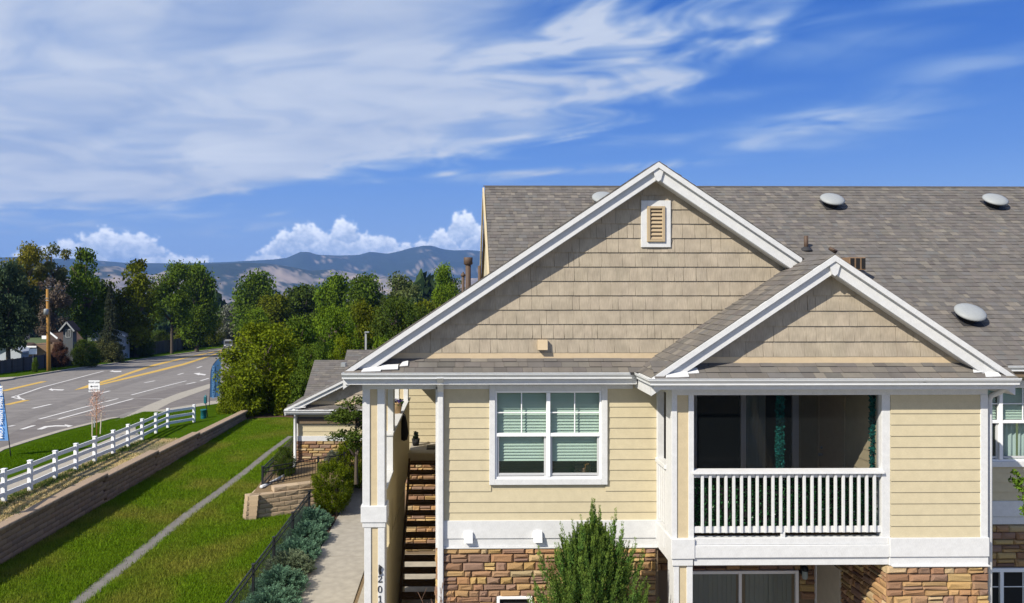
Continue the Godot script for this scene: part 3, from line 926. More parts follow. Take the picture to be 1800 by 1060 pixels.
	roof_plane(st, Vector3(8.65, 5.69, -17.2), Vector3.BACK, vr, 4.965, 3.425, 0.143, 0.3, 0.6)
	# --- main roof
	roof_plane(st, Vector3(0.635, 5.70, -14.2), Vector3.RIGHT, v, 14.2, 7.21, 0.143, 0.085, 0.20)
	var roof_st := part("roof_shingles", st, M["shingle"], h)
	roof_st.set_meta("kind", "stuff")
	st = mb()
	deck(st, Vector3(5.8, 7.585, -12.265), Vector3(5.8, 7.585, -17.2), Vector3(2.96, 5.69, -12.265), Vector3(2.96, 5.69, -17.2), 0.28)
	part("roof_deck", st, M["white"], h)
	st = mb()
	deck(st, Vector3(5.8, 7.585, -12.265), Vector3(5.8, 7.585, -17.2), Vector3(8.64, 5.69, -12.265), Vector3(8.64, 5.69, -17.2), 0.28)
	part("roof_deck", st, M["white"], h)
	rakes(h, 5.8, 7.595, 2.96, 8.62, -12.25, P)
	st = mb()
	deck(st, Vector3(0.64, 9.69, -20.2), Vector3(14.8, 9.69, -20.2), Vector3(0.64, 5.69, -14.2), Vector3(14.8, 5.69, -14.2), 0.2)
	deck(st, Vector3(0.64, 9.69, -20.2), Vector3(14.8, 9.69, -20.2), Vector3(0.64, 5.69, -26.2), Vector3(14.8, 5.69, -26.2), 0.2)
	part("roof_deck", st, M["mortar"], h)
	# left gable end of the main roof: rake boards and wall
	st = mb()
	hexa(st, [Vector3(0.70, 5.7, -14.5), Vector3(0.85, 5.7, -14.5), Vector3(0.85, 5.7, -25.9), Vector3(0.70, 5.7, -25.9), Vector3(0.70, 9.5, -20.19), Vector3(0.85, 9.5, -20.19), Vector3(0.85, 9.5, -20.21), Vector3(0.70, 9.5, -20.21)])
	part("gable_wall", st, M["siding"], h)
	for s in [1, -1]:
		st = mb()
		var a := Vector3(0.6, 9.70, -20.2); var b := Vector3(0.6, 5.70, -20.2 + 6.0 * s)
		bar(st, a + Vector3(0, -0.11, 0), b + Vector3(0, -0.11, 0), 0.04, 0.19); part("rake_board", st, M["tan_panel"], h)
	st = mb(); st.set_color(ROOF[0]); bar(st, Vector3(0.6, 9.715, -20.2), Vector3(14.8, 9.715, -20.2), 0.04, 0.02); part("ridge_cap", st, M["shingle"], h)
	# --- white flashing at the rake feet
	for a in [[-1.62, -1.30, ZM + 0.33, 5.70], [-1.34, -1.02, ZM + 0.30, 5.73], [-1.0, -0.86, ZM + 0.22, 5.78], [3.16, 3.52, ZB + 0.33, 5.70], [3.50, 3.70, ZB + 0.24, 5.75], [7.98, 8.14, ZB + 0.24, 5.76], [8.12, 8.36, ZB + 0.32, 5.70]]:
		st = mb()
		hexa(st, [Vector3(a[0], a[3], a[2]), Vector3(a[1], a[3] + 0.01, a[2]), Vector3(a[1], a[3] + 0.075, a[2] - 0.10), Vector3(a[0] + 0.05, a[3] + 0.065, a[2] - 0.10), Vector3(a[0], a[3] + 0.012, a[2]), Vector3(a[1], a[3] + 0.022, a[2]), Vector3(a[1], a[3] + 0.087, a[2] - 0.10), Vector3(a[0] + 0.05, a[3] + 0.077, a[2] - 0.10)])
		part("flashing", st, M["white"], h)
	for x in [0.55, 4.9, 7.1]:
		var zz: float = (ZM if x < 2.9 else ZB) + 0.31
		st = mb(); sweep(st, GUT, Vector3(x, 5.696, zz + 0.001), Vector3(x + 0.05, 5.696, zz + 0.001), Vector3.BACK); part("gutter_seam", st, M["gutter"], h)
	roof_items(h)
	porch(h)
	bay(h)
	right_wall(h)
	part("stone_facing", far_stone, M["stone"], h).set_meta("kind", "stuff")
	# --- wall fittings
	for c in [[823, 942.5], [944.5, 941]]:
		pass
	for c in [[0.144, 2.894], [1.314, 2.899]]:
		st = mb()
		hexa(st, [Vector3(c[0] - 0.072, c[1] - 0.085, ZM + 0.13), Vector3(c[0] + 0.072, c[1] - 0.085, ZM + 0.13), Vector3(c[0] + 0.072, c[1] - 0.085, ZM + 0.04), Vector3(c[0] - 0.072, c[1] - 0.085, ZM + 0.04), Vector3(c[0] - 0.072, c[1] + 0.085, ZM + 0.085), Vector3(c[0] + 0.072, c[1] + 0.085, ZM + 0.085), Vector3(c[0] + 0.072, c[1] + 0.085, ZM + 0.04), Vector3(c[0] - 0.072, c[1] + 0.085, ZM + 0.04)])
		part("vent_hood", st, M["vinyl"], h)
	st = mb()
	var hx := 1.396; var hy := 6.129
	hexa(st, [Vector3(hx - 0.08, hy - 0.085, ZM + 0.125), Vector3(hx + 0.08, hy - 0.085, ZM + 0.125), Vector3(hx + 0.08, hy - 0.085, ZM + 0.02), Vector3(hx - 0.08, hy - 0.085, ZM + 0.02), Vector3(hx - 0.08, hy + 0.085, ZM + 0.10), Vector3(hx + 0.08, hy + 0.085, ZM + 0.10), Vector3(hx + 0.08, hy + 0.085, ZM + 0.02), Vector3(hx - 0.08, hy + 0.085, ZM + 0.02)])
	part("vent_hood", st, M["tan_board"], h)
	# downspout at the left corner of the wall
	st = mb()
	var dx := -0.32
	cbx(st, dx - 0.05, dx + 0.05, 0.1, 5.36, ZM + 0.035, ZM + 0.115, 0.012)
	part("downspout", st, M["white"], h)
	st = mb()
	hexa(st, [Vector3(dx - 0.05, 5.34, ZM + 0.12), Vector3(dx + 0.05, 5.34, ZM + 0.12), Vector3(dx + 0.05, 5.34, ZM + 0.03), Vector3(dx - 0.05, 5.34, ZM + 0.03), Vector3(dx - 0.05, 5.60, ZM + 0.40), Vector3(dx + 0.05, 5.60, ZM + 0.40), Vector3(dx + 0.05, 5.60, ZM + 0.32), Vector3(dx - 0.05, 5.60, ZM + 0.32)])
	part("downspout_elbow", st, M["white"], h)
	st = mb(); cbx(st, -0.405, -0.30, 2.70, 5.42, ZM - 0.10, ZM + 0.03, 0.005); part("corner_board", st, M["white"], h)

func roof_items(h: Node) -> void:
	var st: SurfaceTool
	var nrm := Vector3(0, 1, P).normalized()
	# domed vents: centre on the main roof plane
	for q in [Vector3(9.069,9.267,-19.35), Vector3(13.07,9.246,-19.35), Vector3(9.879,6.502,-15.37), Vector3(3.5,9.348,-19.4)]:
		var p: Vector3 = q
		p.y = 5.70 + P * (-p.z - 14.2)
		st = mb(true)
		lathe(st, p, [[0.16, 0.0], [0.15, 0.17]], 24, nrm)
		var vv := part("dome_vent", st, M["dark"], h)
		st = mb(true)
		lathe(st, p, [[0.001, 0.15], [0.27, 0.15], [0.285, 0.165], [0.285, 0.185], [0.255, 0.215], [0.18, 0.24], [0.09, 0.252], [0.001, 0.255]], 28, nrm)
		part("cap", st, M["vent_grey"], vv)
		st = mb(); bar(st, p + Vector3(0, -0.2 * P, 0.2) + nrm * 0.018, p + Vector3(0, 0.2 * P, -0.2) + nrm * 0.018, 0.40, 0.012, nrm); part("flange", st, M["gutter_dark"], vv)
	var pp: Vector3 = Vector3(7.701,8.1,-17.6)
	pp.y = 5.70 + P * (-pp.z - 14.2)
	st = mb(true); tube(st, [pp, pp + Vector3(0, 0.30, 0)], [0.045], 12); var pv := part("vent_pipe", st, M["rust_pipe"], h)
	st = mb(true); lathe(st, pp, [[0.14, -0.03], [0.10, 0.03], [0.05, 0.06]], 16); part("boot", st, M["gutter_dark"], pv)
	# a stub by the bay ridge and a louvred box behind it
	st = mb(true); tube(st, [Vector3(6.074,7.738,-13), Vector3(6.187,7.673,-13)], [0.03, 0.035], 10); part("ridge_stub", st, M["rust_pipe"], h)
	st = mb(); cbx(st, 8.029, 8.371, 7.469, 7.739, -16.3, -16.7, 0.01); var bv := part("box_vent", st, M["house_brown"], h)
	for k in 3:
		st = mb(); bx(st, 8.052 + k * 0.115, 8.052 + 0.075 + k * 0.115, 7.504, 7.715, -16.29, -16.3); part("louvre", st, M["dark"], bv)
	# flue pipes behind the left rake
	for a in [[825.5, 453, 16.0, 0.075, 0.095, 2], [814.5, 478, 15.6, 0.045, 0.065, 1], [843.5, 470, 16.4, 0.055, 0.0, 0]]:
		pass
	var p1: Vector3 = Vector3(0.171,7.171,-16); var t1: float = 7.709
	st = mb(true); tube(st, [Vector3(p1.x, 6.4, p1.z), Vector3(p1.x, t1 - 0.13, p1.z)], [0.055], 14); var f1 := part("flue_pipe", st, M["rust_pipe"], h)
	st = mb(true); lathe(st, Vector3(p1.x, t1 - 0.15, p1.z), [[0.056, 0.0], [0.09, 0.02], [0.09, 0.15], [0.085, 0.155], [0.06, 0.15], [0.001, 0.15]], 18); part("flue_cap", st, M["rust_pipe"], f1)
	var p2: Vector3 = Vector3(0.067,7.167,-15.6); var t2: float = 7.412
	st = mb(true); tube(st, [Vector3(p2.x, 6.4, p2.z), Vector3(p2.x, t2 - 0.08, p2.z)], [0.03], 12); var f2 := part("flue_pipe", st, M["rust_pipe"], h)
	st = mb(true); lathe(st, Vector3(p2.x, t2 - 0.09, p2.z), [[0.031, 0.0], [0.05, 0.01], [0.045, 0.04], [0.012, 0.08], [0.001, 0.10]], 14); part("flue_cap", st, M["rust_pipe"], f2)
	var p3: Vector3 = Vector3(0.463,7.33,-18.5); var t3: float = 7.634
	st = mb(true); tube(st, [Vector3(p3.x, 6.6, p3.z), Vector3(p3.x, t3, p3.z)], [0.04], 12); part("flue_pipe", st, M["rust_pipe"], h)

func panel_column(h: Node, x0: float, x1: float, y0: float, y1: float, z: float, depth: float, wl: float, wr: float) -> void:
	# boxed post with white corner boards and a recessed tan panel
	var st := mb(); bx(st, x0 + 0.02, x1 - 0.02, y0, y1, z - 0.02, z - depth); part("post_panel", st, M["tan_panel"], h)
	st = mb(); cbx(st, x0, x0 + wl, y0, y1, z, z - depth, 0.004); part("corner_board", st, M["white"], h)
	st = mb(); cbx(st, x1 - wr, x1, y0, y1, z, z - depth, 0.004); part("corner_board", st, M["white"], h)

func porch(h: Node) -> void:
	var st: SurfaceTool
	var x0 := -1.64; var x1 := -1.265
	# front post of the stair porch
	panel_column(h, x0, x1, 3.4, 5.40, ZM, 0.36, 0.125, 0.125)
	st = mb(); cbx(st, x0 - 0.025, x1 + 0.035, 3.132, 3.41, ZM + 0.03, ZM - 0.40, 0.006); part("post_collar", st, M["white"], h)
	st = mb(); cbx(st, x0, x1 + 0.015, 3.045, 3.132, ZM + 0.012, ZM - 0.38, 0.006); part("post_collar", st, M["white"], h)
	panel_column(h, x0 + 0.03, x1, 0, 3.045, ZM, 0.36, 0.115, 0.115)
	# house numbers on the post
	var digits := [["2", 1018], ["0", 1036], ["1", 1054]]
	var dy := [2.171, 1.998, 1.835]
	for k in 3:
		var t := TextMesh.new()
		var f := SystemFont.new()
		f.font_names = PackedStringArray(["Droid Serif"])
		t.font = f
		t.text = digits[k][0]
		t.font_size = 32
		t.pixel_size = 0.0047
		t.depth = 0.01
		var o := part("house_number", t, M["lettering"], h, true)
		o.position = Vector3(-1.344, dy[k], ZM + 0.008) - origin_of(h)
	st = mb(true)
	tube(st, [Vector3(-1.361,2.418,-13.44), Vector3(-1.337,2.38,-13.44), Vector3(-1.351,2.322,-13.44), Vector3(-1.337,2.284,-13.44), Vector3(-1.347,2.246,-13.44)], [0.008, 0.03, 0.02, 0.028, 0.006], 8)
	part("house_ornament", st, M["lettering"], h)
	# beam over the porch, ceiling
	st = mb(); bx(st, x1, -0.40, 5.386, 5.6, ZM - 0.002, ZM - 0.16); part("beam", st, M["white"], h)
	st = mb(); bx(st, x0, -0.37, 5.42, 5.47, ZM - 0.17, -21.3); part("ceiling", st, M["white"], h)
	# left side wall: lower guard, upper guard, posts
	st = mb(); bx(st, -1.60, -1.28, 0, 2.45, -13.82, -18.6); bx(st, -1.60, -1.28, 3.1, 3.60, -13.82, -15.1); bx(st, -1.60, -1.28, 2.45, 3.1, -13.82, -14.0); bx(st, -1.60, -1.28, 2.45, 3.1, -14.5, -15.2)
	part("guard_wall", st, M["siding"], h)
	st = mb(); bx(st, -1.60, -1.28, 2.5, 4.30, -15.101, -20.3); part("guard_wall", st, M["siding"], h)
	st = mb(); cbx(st, -1.66, -1.25, 3.60, 3.64, -13.82, -15.12, 0.006); part("guard_cap", st, M["white"], h)
	st = mb(); cbx(st, -1.66, -1.25, 4.30, 4.35, -15.06, -20.3, 0.006); part("guard_cap", st, M["white"], h)
	st = mb(); cbx(st, -1.62, -1.26, 3.64, 4.30, -15.085, -15.1, 0.004); part("corner_board", st, M["white"], h)
	for z in [-15.3, -19.6]:
		panel_column(h, -1.60, -1.27, 4.35, 5.42, z, 0.33, 0.11, 0.11)
	# upper landing
	st = mb(); bx(st, -1.28, -0.37, 2.93, 3.0, -19.9, -21.3); part("landing_floor", st, M["concrete"], h)
	st = mb(); cbx(st, -1.28, -0.37, 2.80, 2.99, -19.87, -19.9, 0.004); part("landing_fascia", st, M["tan_panel"], h)
	siding(h, -1.64, -0.30, 3.02, 5.42, -21.3, 3.02)
	st = mb(); cbx(st, -1.66, -1.46, 0, 5.4, -21.28, -21.33, 0.004); part("corner_board", st, M["white"], h)
	st = mb(); bx(st, -1.6, -0.3, 0.0, 2.8, -21.28, -21.3); part("mortar", st, M["mortar"], h)
	stone_wall(h, Vector3(-1.45, 0, -21.28), Vector3.RIGHT, Vector3.BACK, 1.1, 2.75, [], far_stone, 0.1)
	# open stair
	for k in 14:
		var y := 3.0 - 0.18 * (k + 1)
		var z := -19.9 + 0.25 * k
		st = mb(); cbx(st, -1.22, -0.38, y - 0.055, y, z - 0.02, z + 0.285, 0.008)
		part("stair_tread", st, M["dark_wood"], h)
	for x in [-1.25, -0.385]:
		st = mb()
		hexa(st, [Vector3(x - 0.02, 2.55, -19.9), Vector3(x + 0.02, 2.55, -19.9), Vector3(x + 0.02, 2.9, -19.9), Vector3(x - 0.02, 2.9, -19.9), Vector3(x - 0.02, 0.03, -16.4), Vector3(x + 0.02, 0.03, -16.4), Vector3(x + 0.02, 0.38, -16.4), Vector3(x - 0.02, 0.38, -16.4)])
		part("stair_stringer", st, M["dark_wood"], h)

func bay(h: Node) -> void:
	var st: SurfaceTool
	var cx0 := 3.342; var cx1 := 3.693
	var rx0 := 6.673; var rx1 := 6.809
	var ft := 5.392
	# posts and wall of the upper storey
	panel_column(h, cx0, cx1, 3.12, ft, ZB, 0.36, 0.085, 0.085)
	st = mb(); cbx(st, rx0, rx1, 3.12, ft, ZB + 0.002, ZB - 0.16, 0.005); part("corner_board", st, M["white"], h)
	st = mb(); cbx(st, 8.234, 8.352, 3.12, ft, ZB + 0.028, ZB - 0.1, 0.005); part("corner_board", st, M["white"], h)
	st = mb(); bx(st, rx1, 8.34, 0, 5.6, ZB - 0.001, ZB - 0.16); bx(st, 8.19, 8.34, 0, 5.6, ZB - 0.161, -15.0); part("wall", st, M["siding"], h)
	siding(h, rx1, 8.243, 3.138, ft + 0.01, ZB, 3.318 - 0.178)
	st = mb(); cbx(st, cx0 - 0.005, 8.352, ft, 5.509, ZB + 0.022, ZB - 0.16, 0.003); part("frieze_board", st, M["white"], h)
	st = mb(); cbx(st, cx0 - 0.01, cx0 + 0.12, ft, 5.509, ZB - 0.161, ZM, 0.003); part("frieze_board", st, M["white"], h)
	# band under the balcony
	st = mb(); cbx(st, cx0 - 0.02, cx1 - 0.0, 2.823, 3.137, ZB + 0.05, ZB - 0.38, 0.006); part("post_collar", st, M["white"], h)
	st = mb(); cbx(st, cx0, cx1 - 0.02, 2.707, 2.823, ZB + 0.025, ZB - 0.36, 0.006); part("post_collar", st, M["white"], h)
	for a in [[945, 957, 0.028], [957.3, 979, 0.055], [979.3, 993.5, 0.02]]:
		pass
	for a in [[3.138, 3.031, 0.028], [3.028, 2.833, 0.055], [2.83, 2.703, 0.02]]:
		st = mb(); cbx(st, cx1, rx1 - 0.03, a[1], a[0], ZB + a[2] - 0.02, ZB - 0.14, 0.005); part("band_board", st, M["white"], h)
	for a in [[3.138, 2.84, 0.05], [2.838, 2.696, 0.024]]:
		st = mb(); cbx(st, rx1 - 0.03, 8.36, a[1], a[0], ZB + a[2], ZB - 0.1, 0.005); part("band_board", st, M["white"], h)
	st = mb(); bx(st, rx1, 8.36, 2.690, 2.706, ZB, ZB + 0.075); part("drip_cap", st, M["white"], h)
	# side band of the bay, facing left
	st = mb(); cbx(st, cx0 - 0.03, cx0 + 0.1, 2.851, 3.15, ZB - 0.381, ZM + 0.0, 0.005); part("band_board", st, M["white"], h)
	st = mb(); cbx(st, cx0, cx0 + 0.1, 2.71, 2.848, ZB - 0.361, ZM + 0.0, 0.005); part("band_board", st, M["white"], h)
	# side rail of the balcony
	st = mb(); cbx(st, cx0 - 0.03, cx0 + 0.12, 4.145, 4.217, ZB - 0.34, ZM, 0.006); part("rail_cap", st, M["white"], h)
	for k in 4:
		var z := ZB - 0.44 - k * 0.135
		st = mb(); cbx(st, cx0 + 0.02, cx0 + 0.075, 3.211, 4.145, z, z - 0.085, 0.005); part("baluster", st, M["white"], h)
	st = mb(); cbx(st, cx0 - 0.01, cx0 + 0.1, 3.15, 5.40, ZM + 0.10, ZM + 0.0, 0.004); part("corner_board", st, M["white"], h)
	# balcony floor, ceiling, walls
	var bz := -15.5
	var wx := 6.673 + 0.03
	st = mb(); bx(st, cx0 + 0.1, wx, 2.72, 3.0, ZB - 0.14, bz); part("balcony_floor", st, M["deck_brown"], h)
	st = mb(); bx(st, cx0 + 0.02, wx + 0.1, ft + 0.005, ft + 0.05, ZB - 0.16, bz); part("ceiling", st, M["white"], h)
	st = mb(); bx(st, wx, wx + 0.12, 3.0, 5.42, ZB - 0.161, bz); bx(st, cx0 - 0.0, wx + 0.12, 3.0, 5.42, bz, bz - 0.12); bx(st, cx0 - 0.12, cx0, 3.0, 5.42, ZM - 0.001, bz); part("wall", st, M["siding"], h)
	side_siding(h, wx, -1, ZB - 0.17, -13.7, 3.0, 5.42, 3.0)
	side_siding(h, wx, -1, -14.85, bz, 3.0, 5.42, 3.0)
	# storage door on the side wall
	st = mb(); cbx(st, wx - 0.035, wx, 3.0, 5.2, -14.8, -14.72, 0.004); cbx(st, wx - 0.035, wx, 3.0, 5.2, -13.80, -13.72, 0.004); cbx(st, wx - 0.035, wx, 5.12, 5.2, -14.72, -13.80, 0.004)
	var sd := part("storage_door", st, M["tan_panel"], h)
	st = mb(); bx(st, wx - 0.015, wx, 3.0, 5.12, -14.72, -13.80); part("door_leaf", st, M["tan_board"], sd)
	st = mb(true); tube(st, [Vector3(wx - 0.015, 4.02, -14.60), Vector3(wx - 0.08, 4.02, -14.60)], [0.02, 0.03], 10); tube(st, [Vector3(wx - 0.015, 4.15, -14.60), Vector3(wx - 0.04, 4.15, -14.60)], [0.025, 0.025], 10); part("door_knob", st, M["metal_grey"], sd)
	# sliding door at the back
	var gx0 := 4.62; var gxm := 5.533; var gx1 := 6.615
	st = mb()
	for a in [[gx0 - 0.08, gx0, 3.0, 5.32], [gx1 - 0.12, gx1, 3.0, 5.32], [gx0, gx1 - 0.12, 5.22, 5.32]]:
		cbx(st, a[0], a[1], a[2], a[3], bz + 0.06, bz, 0.005)
	var sl := part("sliding_door", st, M["vinyl"], h)
	st = mb(); cbx(st, gxm - 0.05, gxm + 0.05, 3.0, 5.22, bz + 0.05, bz + 0.005, 0.005); part("stile", st, M["vinyl"], sl)
	st = mb(); bx(st, gx0, gxm - 0.05, 3.0, 5.22, bz + 0.02, bz + 0.025); part("pane", st, M["glass_dim"], sl)
	st = mb(); bx(st, gxm + 0.05, gx1 - 0.12, 3.0, 5.22, bz + 0.02, bz + 0.025); part("pane", st, M["glass"], sl)
	st = mb(); bx(st, gx0, gxm - 0.05, 3.0, 5.22, bz + 0.003, bz + 0.006); bx(st, gxm + 0.45, gx1 - 0.12, 3.0, 5.22, bz + 0.003, bz + 0.006); part("dark_interior", st, M["dark"], sl)
	for k in 6:
		st = mb(); bx(st, gxm + 0.05 + k * 0.066, gxm + 0.112 + k * 0.066, 3.02, 5.2, bz + 0.004, bz + 0.012); part("blind_slat", st, M["blind_grey"], sl)
	# insect screen across the front opening
	st = mb(); bx(st, cx1, rx0, 4.154, ft, ZB - 0.10, ZB - 0.102); part("insect_screen", st, M["screen"], h)
	# railing
	var ry := 4.154
	st = mb(); hexa(st, [Vector3(cx1 - 0.03, ry, ZB + 0.05), Vector3(rx0 + 0.02, ry, ZB + 0.05), Vector3(rx0 + 0.02, ry, ZB - 0.09), Vector3(cx1 - 0.03, ry, ZB - 0.09), Vector3(cx1 - 0.03, ry + 0.035, ZB + 0.045), Vector3(rx0 + 0.02, ry + 0.035, ZB + 0.045), Vector3(rx0 + 0.02, ry + 0.06, ZB - 0.09), Vector3(cx1 - 0.03, ry + 0.06, ZB - 0.09)]); part("rail_cap", st, M["white"], h)
	st = mb(); cbx(st, cx1, rx0, 4.082, ry, ZB - 0.055, ZB - 0.02, 0.004); part("top_rail", st, M["white"], h)
	st = mb(); cbx(st, cx1, rx0, 3.211, 3.31, ZB - 0.055, ZB - 0.02, 0.004); part("bottom_rail", st, M["white"], h)
	var n := 23
	for k in n:
		var x := lerpf(3.824, 6.555, k / float(n - 1))
		st = mb(); cbx(st, x - 0.021, x + 0.021, 3.22, 4.145, ZB - 0.019, ZB + 0.021, 0.004); part("baluster", st, M["white"], h)
	st = mb(); cbx(st, 5.077, 5.14, 3.13, 3.22, ZB - 0.05, ZB - 0.0, 0.004); part("rail_foot", st, M["white"], h)
	# lower storey: post, patio, stone pier
	panel_column(h, cx0 + 0.03, cx1 - 0.02, 0, 2.707, ZB, 0.36, 0.085, 0.095)
	var pz := -15.0
	var px := 6.746 + 0.03
	st = mb(); bx(st, px, px + 0.2, 0, 2.7, ZB - 0.161, pz); bx(st, cx0 - 0.12, px + 0.2, 0, 2.7, pz, pz - 0.15); bx(st, cx0 - 0.12, cx0, 0, 2.7, ZM - 0.001, pz); part("mortar", st, M["mortar"], h)
	st = mb(); bx(st, px, 8.35, 0, 2.69, ZB, ZB + 0.008); part("mortar", st, M["mortar"], h)
	stone_wall(h, Vector3(px - 0.04, 0, ZB + 0.008), Vector3.RIGHT, Vector3.BACK, 8.36 - px + 0.04, 2.69, [], null, 1.75)
	stone_wall(h, Vector3(px, 0, pz), Vector3.BACK, Vector3.LEFT, 2.5, 2.69, [Rect2(0.05, 0, 0.95, 2.12)], far_stone, 1.2)
	stone_wall(h, Vector3(cx0, 0, pz), Vector3.RIGHT, Vector3.BACK, px - cx0, 2.69, [Rect2(0.0, 0, 6.433 - cx0, 1.746)], far_stone, 1.2)
	st = mb(); bx(st, px - 0.05, px, 0, 2.1, pz + 0.08, pz + 0.98); var pd := part("storage_door", st, M["house_cream"], h)
	st = mb(); cbx(st, px - 0.07, px, 0, 2.16, pz + 0.03, pz + 0.09, 0.004); part("door_frame", st, M["white"], pd)
	# patio sliding door
	var qx0 := 4.255; var qxm := 5.29; var qx1 := 6.396; var qt := 1.764
	st = mb()
	for a in [[qx0 - 0.05, qx0, 0, qt], [qx1 - 0.06, qx1, 0, qt], [qx0, qx1 - 0.06, qt - 0.06, qt]]:
		cbx(st, a[0], a[1], a[2], a[3], pz + 0.07, pz + 0.0, 0.005)
	var pl := part("sliding_door", st, M["vinyl"], h)
	st = mb(); cbx(st, qxm - 0.03, qxm + 0.03, 0, qt - 0.06, pz + 0.06, pz + 0.01, 0.005); part("stile", st, M["vinyl"], pl)
	st = mb(); bx(st, qx0, qxm - 0.03, 0, qt - 0.06, pz + 0.03, pz + 0.034); part("pane", st, M["glass"], pl)
	st = mb(); bx(st, qxm + 0.03, qx1 - 0.06, 0, qt - 0.06, pz + 0.03, pz + 0.034); part("pane", st, M["glass"], pl)
	for k in 26:
		var sx := qx0 + k * 0.088
		if sx + 0.085 > qx1 - 0.06: break
		if absf(sx - qxm) < 0.1: continue
		st = mb()
		var a := 0.012 * (k % 2)
		hexa(st, [Vector3(sx, 0, pz + 0.012 + a), Vector3(sx + 0.085, 0, pz + 0.018 - a), Vector3(sx + 0.085, 0, pz + 0.004), Vector3(sx, 0, pz + 0.004), Vector3(sx, qt - 0.06, pz + 0.012 + a), Vector3(sx + 0.085, qt - 0.06, pz + 0.018 - a), Vector3(sx + 0.085, qt - 0.06, pz + 0.004), Vector3(sx, qt - 0.06, pz + 0.004)])
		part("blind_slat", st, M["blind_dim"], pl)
	# lamp beside the patio door
	var lp: Vector3 = Vector3(6.476,1.697,-14.85)
	st = mb(true); lathe(st, lp, [[0.001, 0.20], [0.05, 0.17], [0.075, 0.10], [0.06, 0.09]], 14); var lm := part("wall_lamp", st, M["black_iron"], h)
	st = mb(true); lathe(st, lp, [[0.05, 0.09], [0.055, -0.02], [0.04, -0.06], [0.001, -0.07]], 14); part("lamp_shade", st, M["blind_grey"], lm)
	st = mb(); cbx(st, lp.x - 0.05, lp.x + 0.05, lp.y, lp.y + 0.2, lp.z - 0.15, lp.z - 0.05, 0.01); part("mount", st, M["black_iron"], lm)
	st = mb(); bx(st, cx0 - 0.2, px + 0.1, 0.0, 0.06, ZB + 0.5, pz); part("patio_slab", st, M["concrete"], h)

func right_wall(h: Node) -> void:
	var st: SurfaceTool
	var z := ZR
	var wx0 := 9.085; var wx1 := 11.043
	var wy0 := 3.766; var wy1 := 5.378
	st = mb(); bx(st, 8.35, 13, 0, wy0 + 0.05, z - 0.001, z - 0.15); bx(st, wx1 - 0.05, 13, wy0 + 0.05, 5.7, z - 0.001, z - 0.15); bx(st, 8.0, wx1, wy1 - 0.05, 5.7, z - 0.001, z - 0.15); part("wall", st, M["siding"], h)
	twin_window(h, wx0, wx1, wy0, wy1, z + 0.01, 0.105, 4.604, 4.625, "curtain")
	siding(h, 8.35, 13, 3.12, wy0 + 0.02, z, 3.12)
	siding(h, wx1 - 0.02, 13, wy0, 5.45, z, 3.12)
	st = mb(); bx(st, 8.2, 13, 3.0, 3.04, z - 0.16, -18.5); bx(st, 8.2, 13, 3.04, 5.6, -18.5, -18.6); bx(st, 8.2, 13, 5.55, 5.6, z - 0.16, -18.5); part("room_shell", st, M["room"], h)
	st = mb(); cbx(st, 8.35, 13, 2.844, 3.13, z, z + 0.045, 0.004); part("band_board", st, M["white"], h)
	st = mb(); cbx(st, 8.35, 13, 2.696, 2.84, z, z + 0.024, 0.004); part("band_board", st, M["white"], h)
	var sy := 2.685
	st = mb(); bx(st, 8.35, 13, 0, sy, z, z + 0.008); part("mortar", st, M["mortar"], h)
	stone_wall(h, Vector3(8.36, 0, z + 0.008), Vector3.RIGHT, Vector3.BACK, 2.3, sy - 0.01, [Rect2(0.0, 0, 3, 1.89)], null, 1.5)
	# lower window in shade
	var qx := 10.058; var qy := 1.89
	st = mb(); cbx(st, 8.37, 11.0, qy - 0.07, qy, z + 0.01, z + 0.07, 0.004); cbx(st, qx - 0.035, qx + 0.035, 0.9, qy - 0.07, z + 0.01, z + 0.07, 0.004); var w := part("window", st, M["vinyl"], h)
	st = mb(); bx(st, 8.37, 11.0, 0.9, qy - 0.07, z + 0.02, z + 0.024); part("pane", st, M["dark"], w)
	st = mb(); bx(st, 8.37, 11, 1.53, 1.545, z + 0.025, z + 0.035); bx(st, 10.47, 10.486, 0.9, qy - 0.07, z + 0.025, z + 0.034); part("grille", st, M["vinyl"], w)
	# eave
	st = mb(); bx(st, 8.36, 14, 5.50, 5.53, z, z + 0.45); part("soffit", st, M["white"], h)
	st = mb(); bx(st, 8.66, 14, 5.51, 5.67, z + 0.452, z + 0.475); part("fascia_board", st, M["white"], h)
	st = mb(); sweep(st, GUT, Vector3(8.66, 5.70, z + 0.477), Vector3(14, 5.70, z + 0.477), Vector3.BACK); part("gutter", st, M["gutter"], h)
	# curved downspout at the corner of the bay
	st = mb(true)
	tube(st, [Vector3(8.54,5.566,-12.35), Vector3(8.551,5.491,-12.38), Vector3(8.509,5.429,-12.45), Vector3(8.459,5.371,-12.55), Vector3(8.456,5.301,-12.6), Vector3(8.456,5.138,-12.6), Vector3(8.456, 0.1, -12.6)], [0.042], 10)
	part("downspout", st, M["white"], h)


# ---------- terrain ----------
func upper(z: float) -> float:      # the street's plane: it falls away from the camera
	return 2.0 + 0.04 * z

func height(x: float, z: float) -> float:
	var d := -z
	var far := 2.0 - 0.04 * d
	if d > 260: far = lerpf(-8.4, -48.0, smoothstep(260, 1100, d))
	var up := far - 0.16
	var dn := 0.0
	if d > 44: dn = lerpf(0.0, -0.4, clampf((d - 44) / 16.0, 0, 1))
	if d > 60: dn = far
	dn -= 0.02
	if d > 60 and x > -12: return dn - 0.14 * clampf((d - 60) / 10.0, 0, 1)
	if x < -13.2: return up
	if x < -12.0: return lerpf(up, wall_top(d) - 0.12, (x + 13.2) / 1.2)
	return dn

func wall_top(d: float) -> float:
	return lut([[0, 0.98], [26.4, 0.98], [26.41, 0.90], [31.0, 0.86], [31.01, 0.78], [36.0, 0.70], [36.01, 0.62], [43.5, 0.5], [100, 0.4]], d)

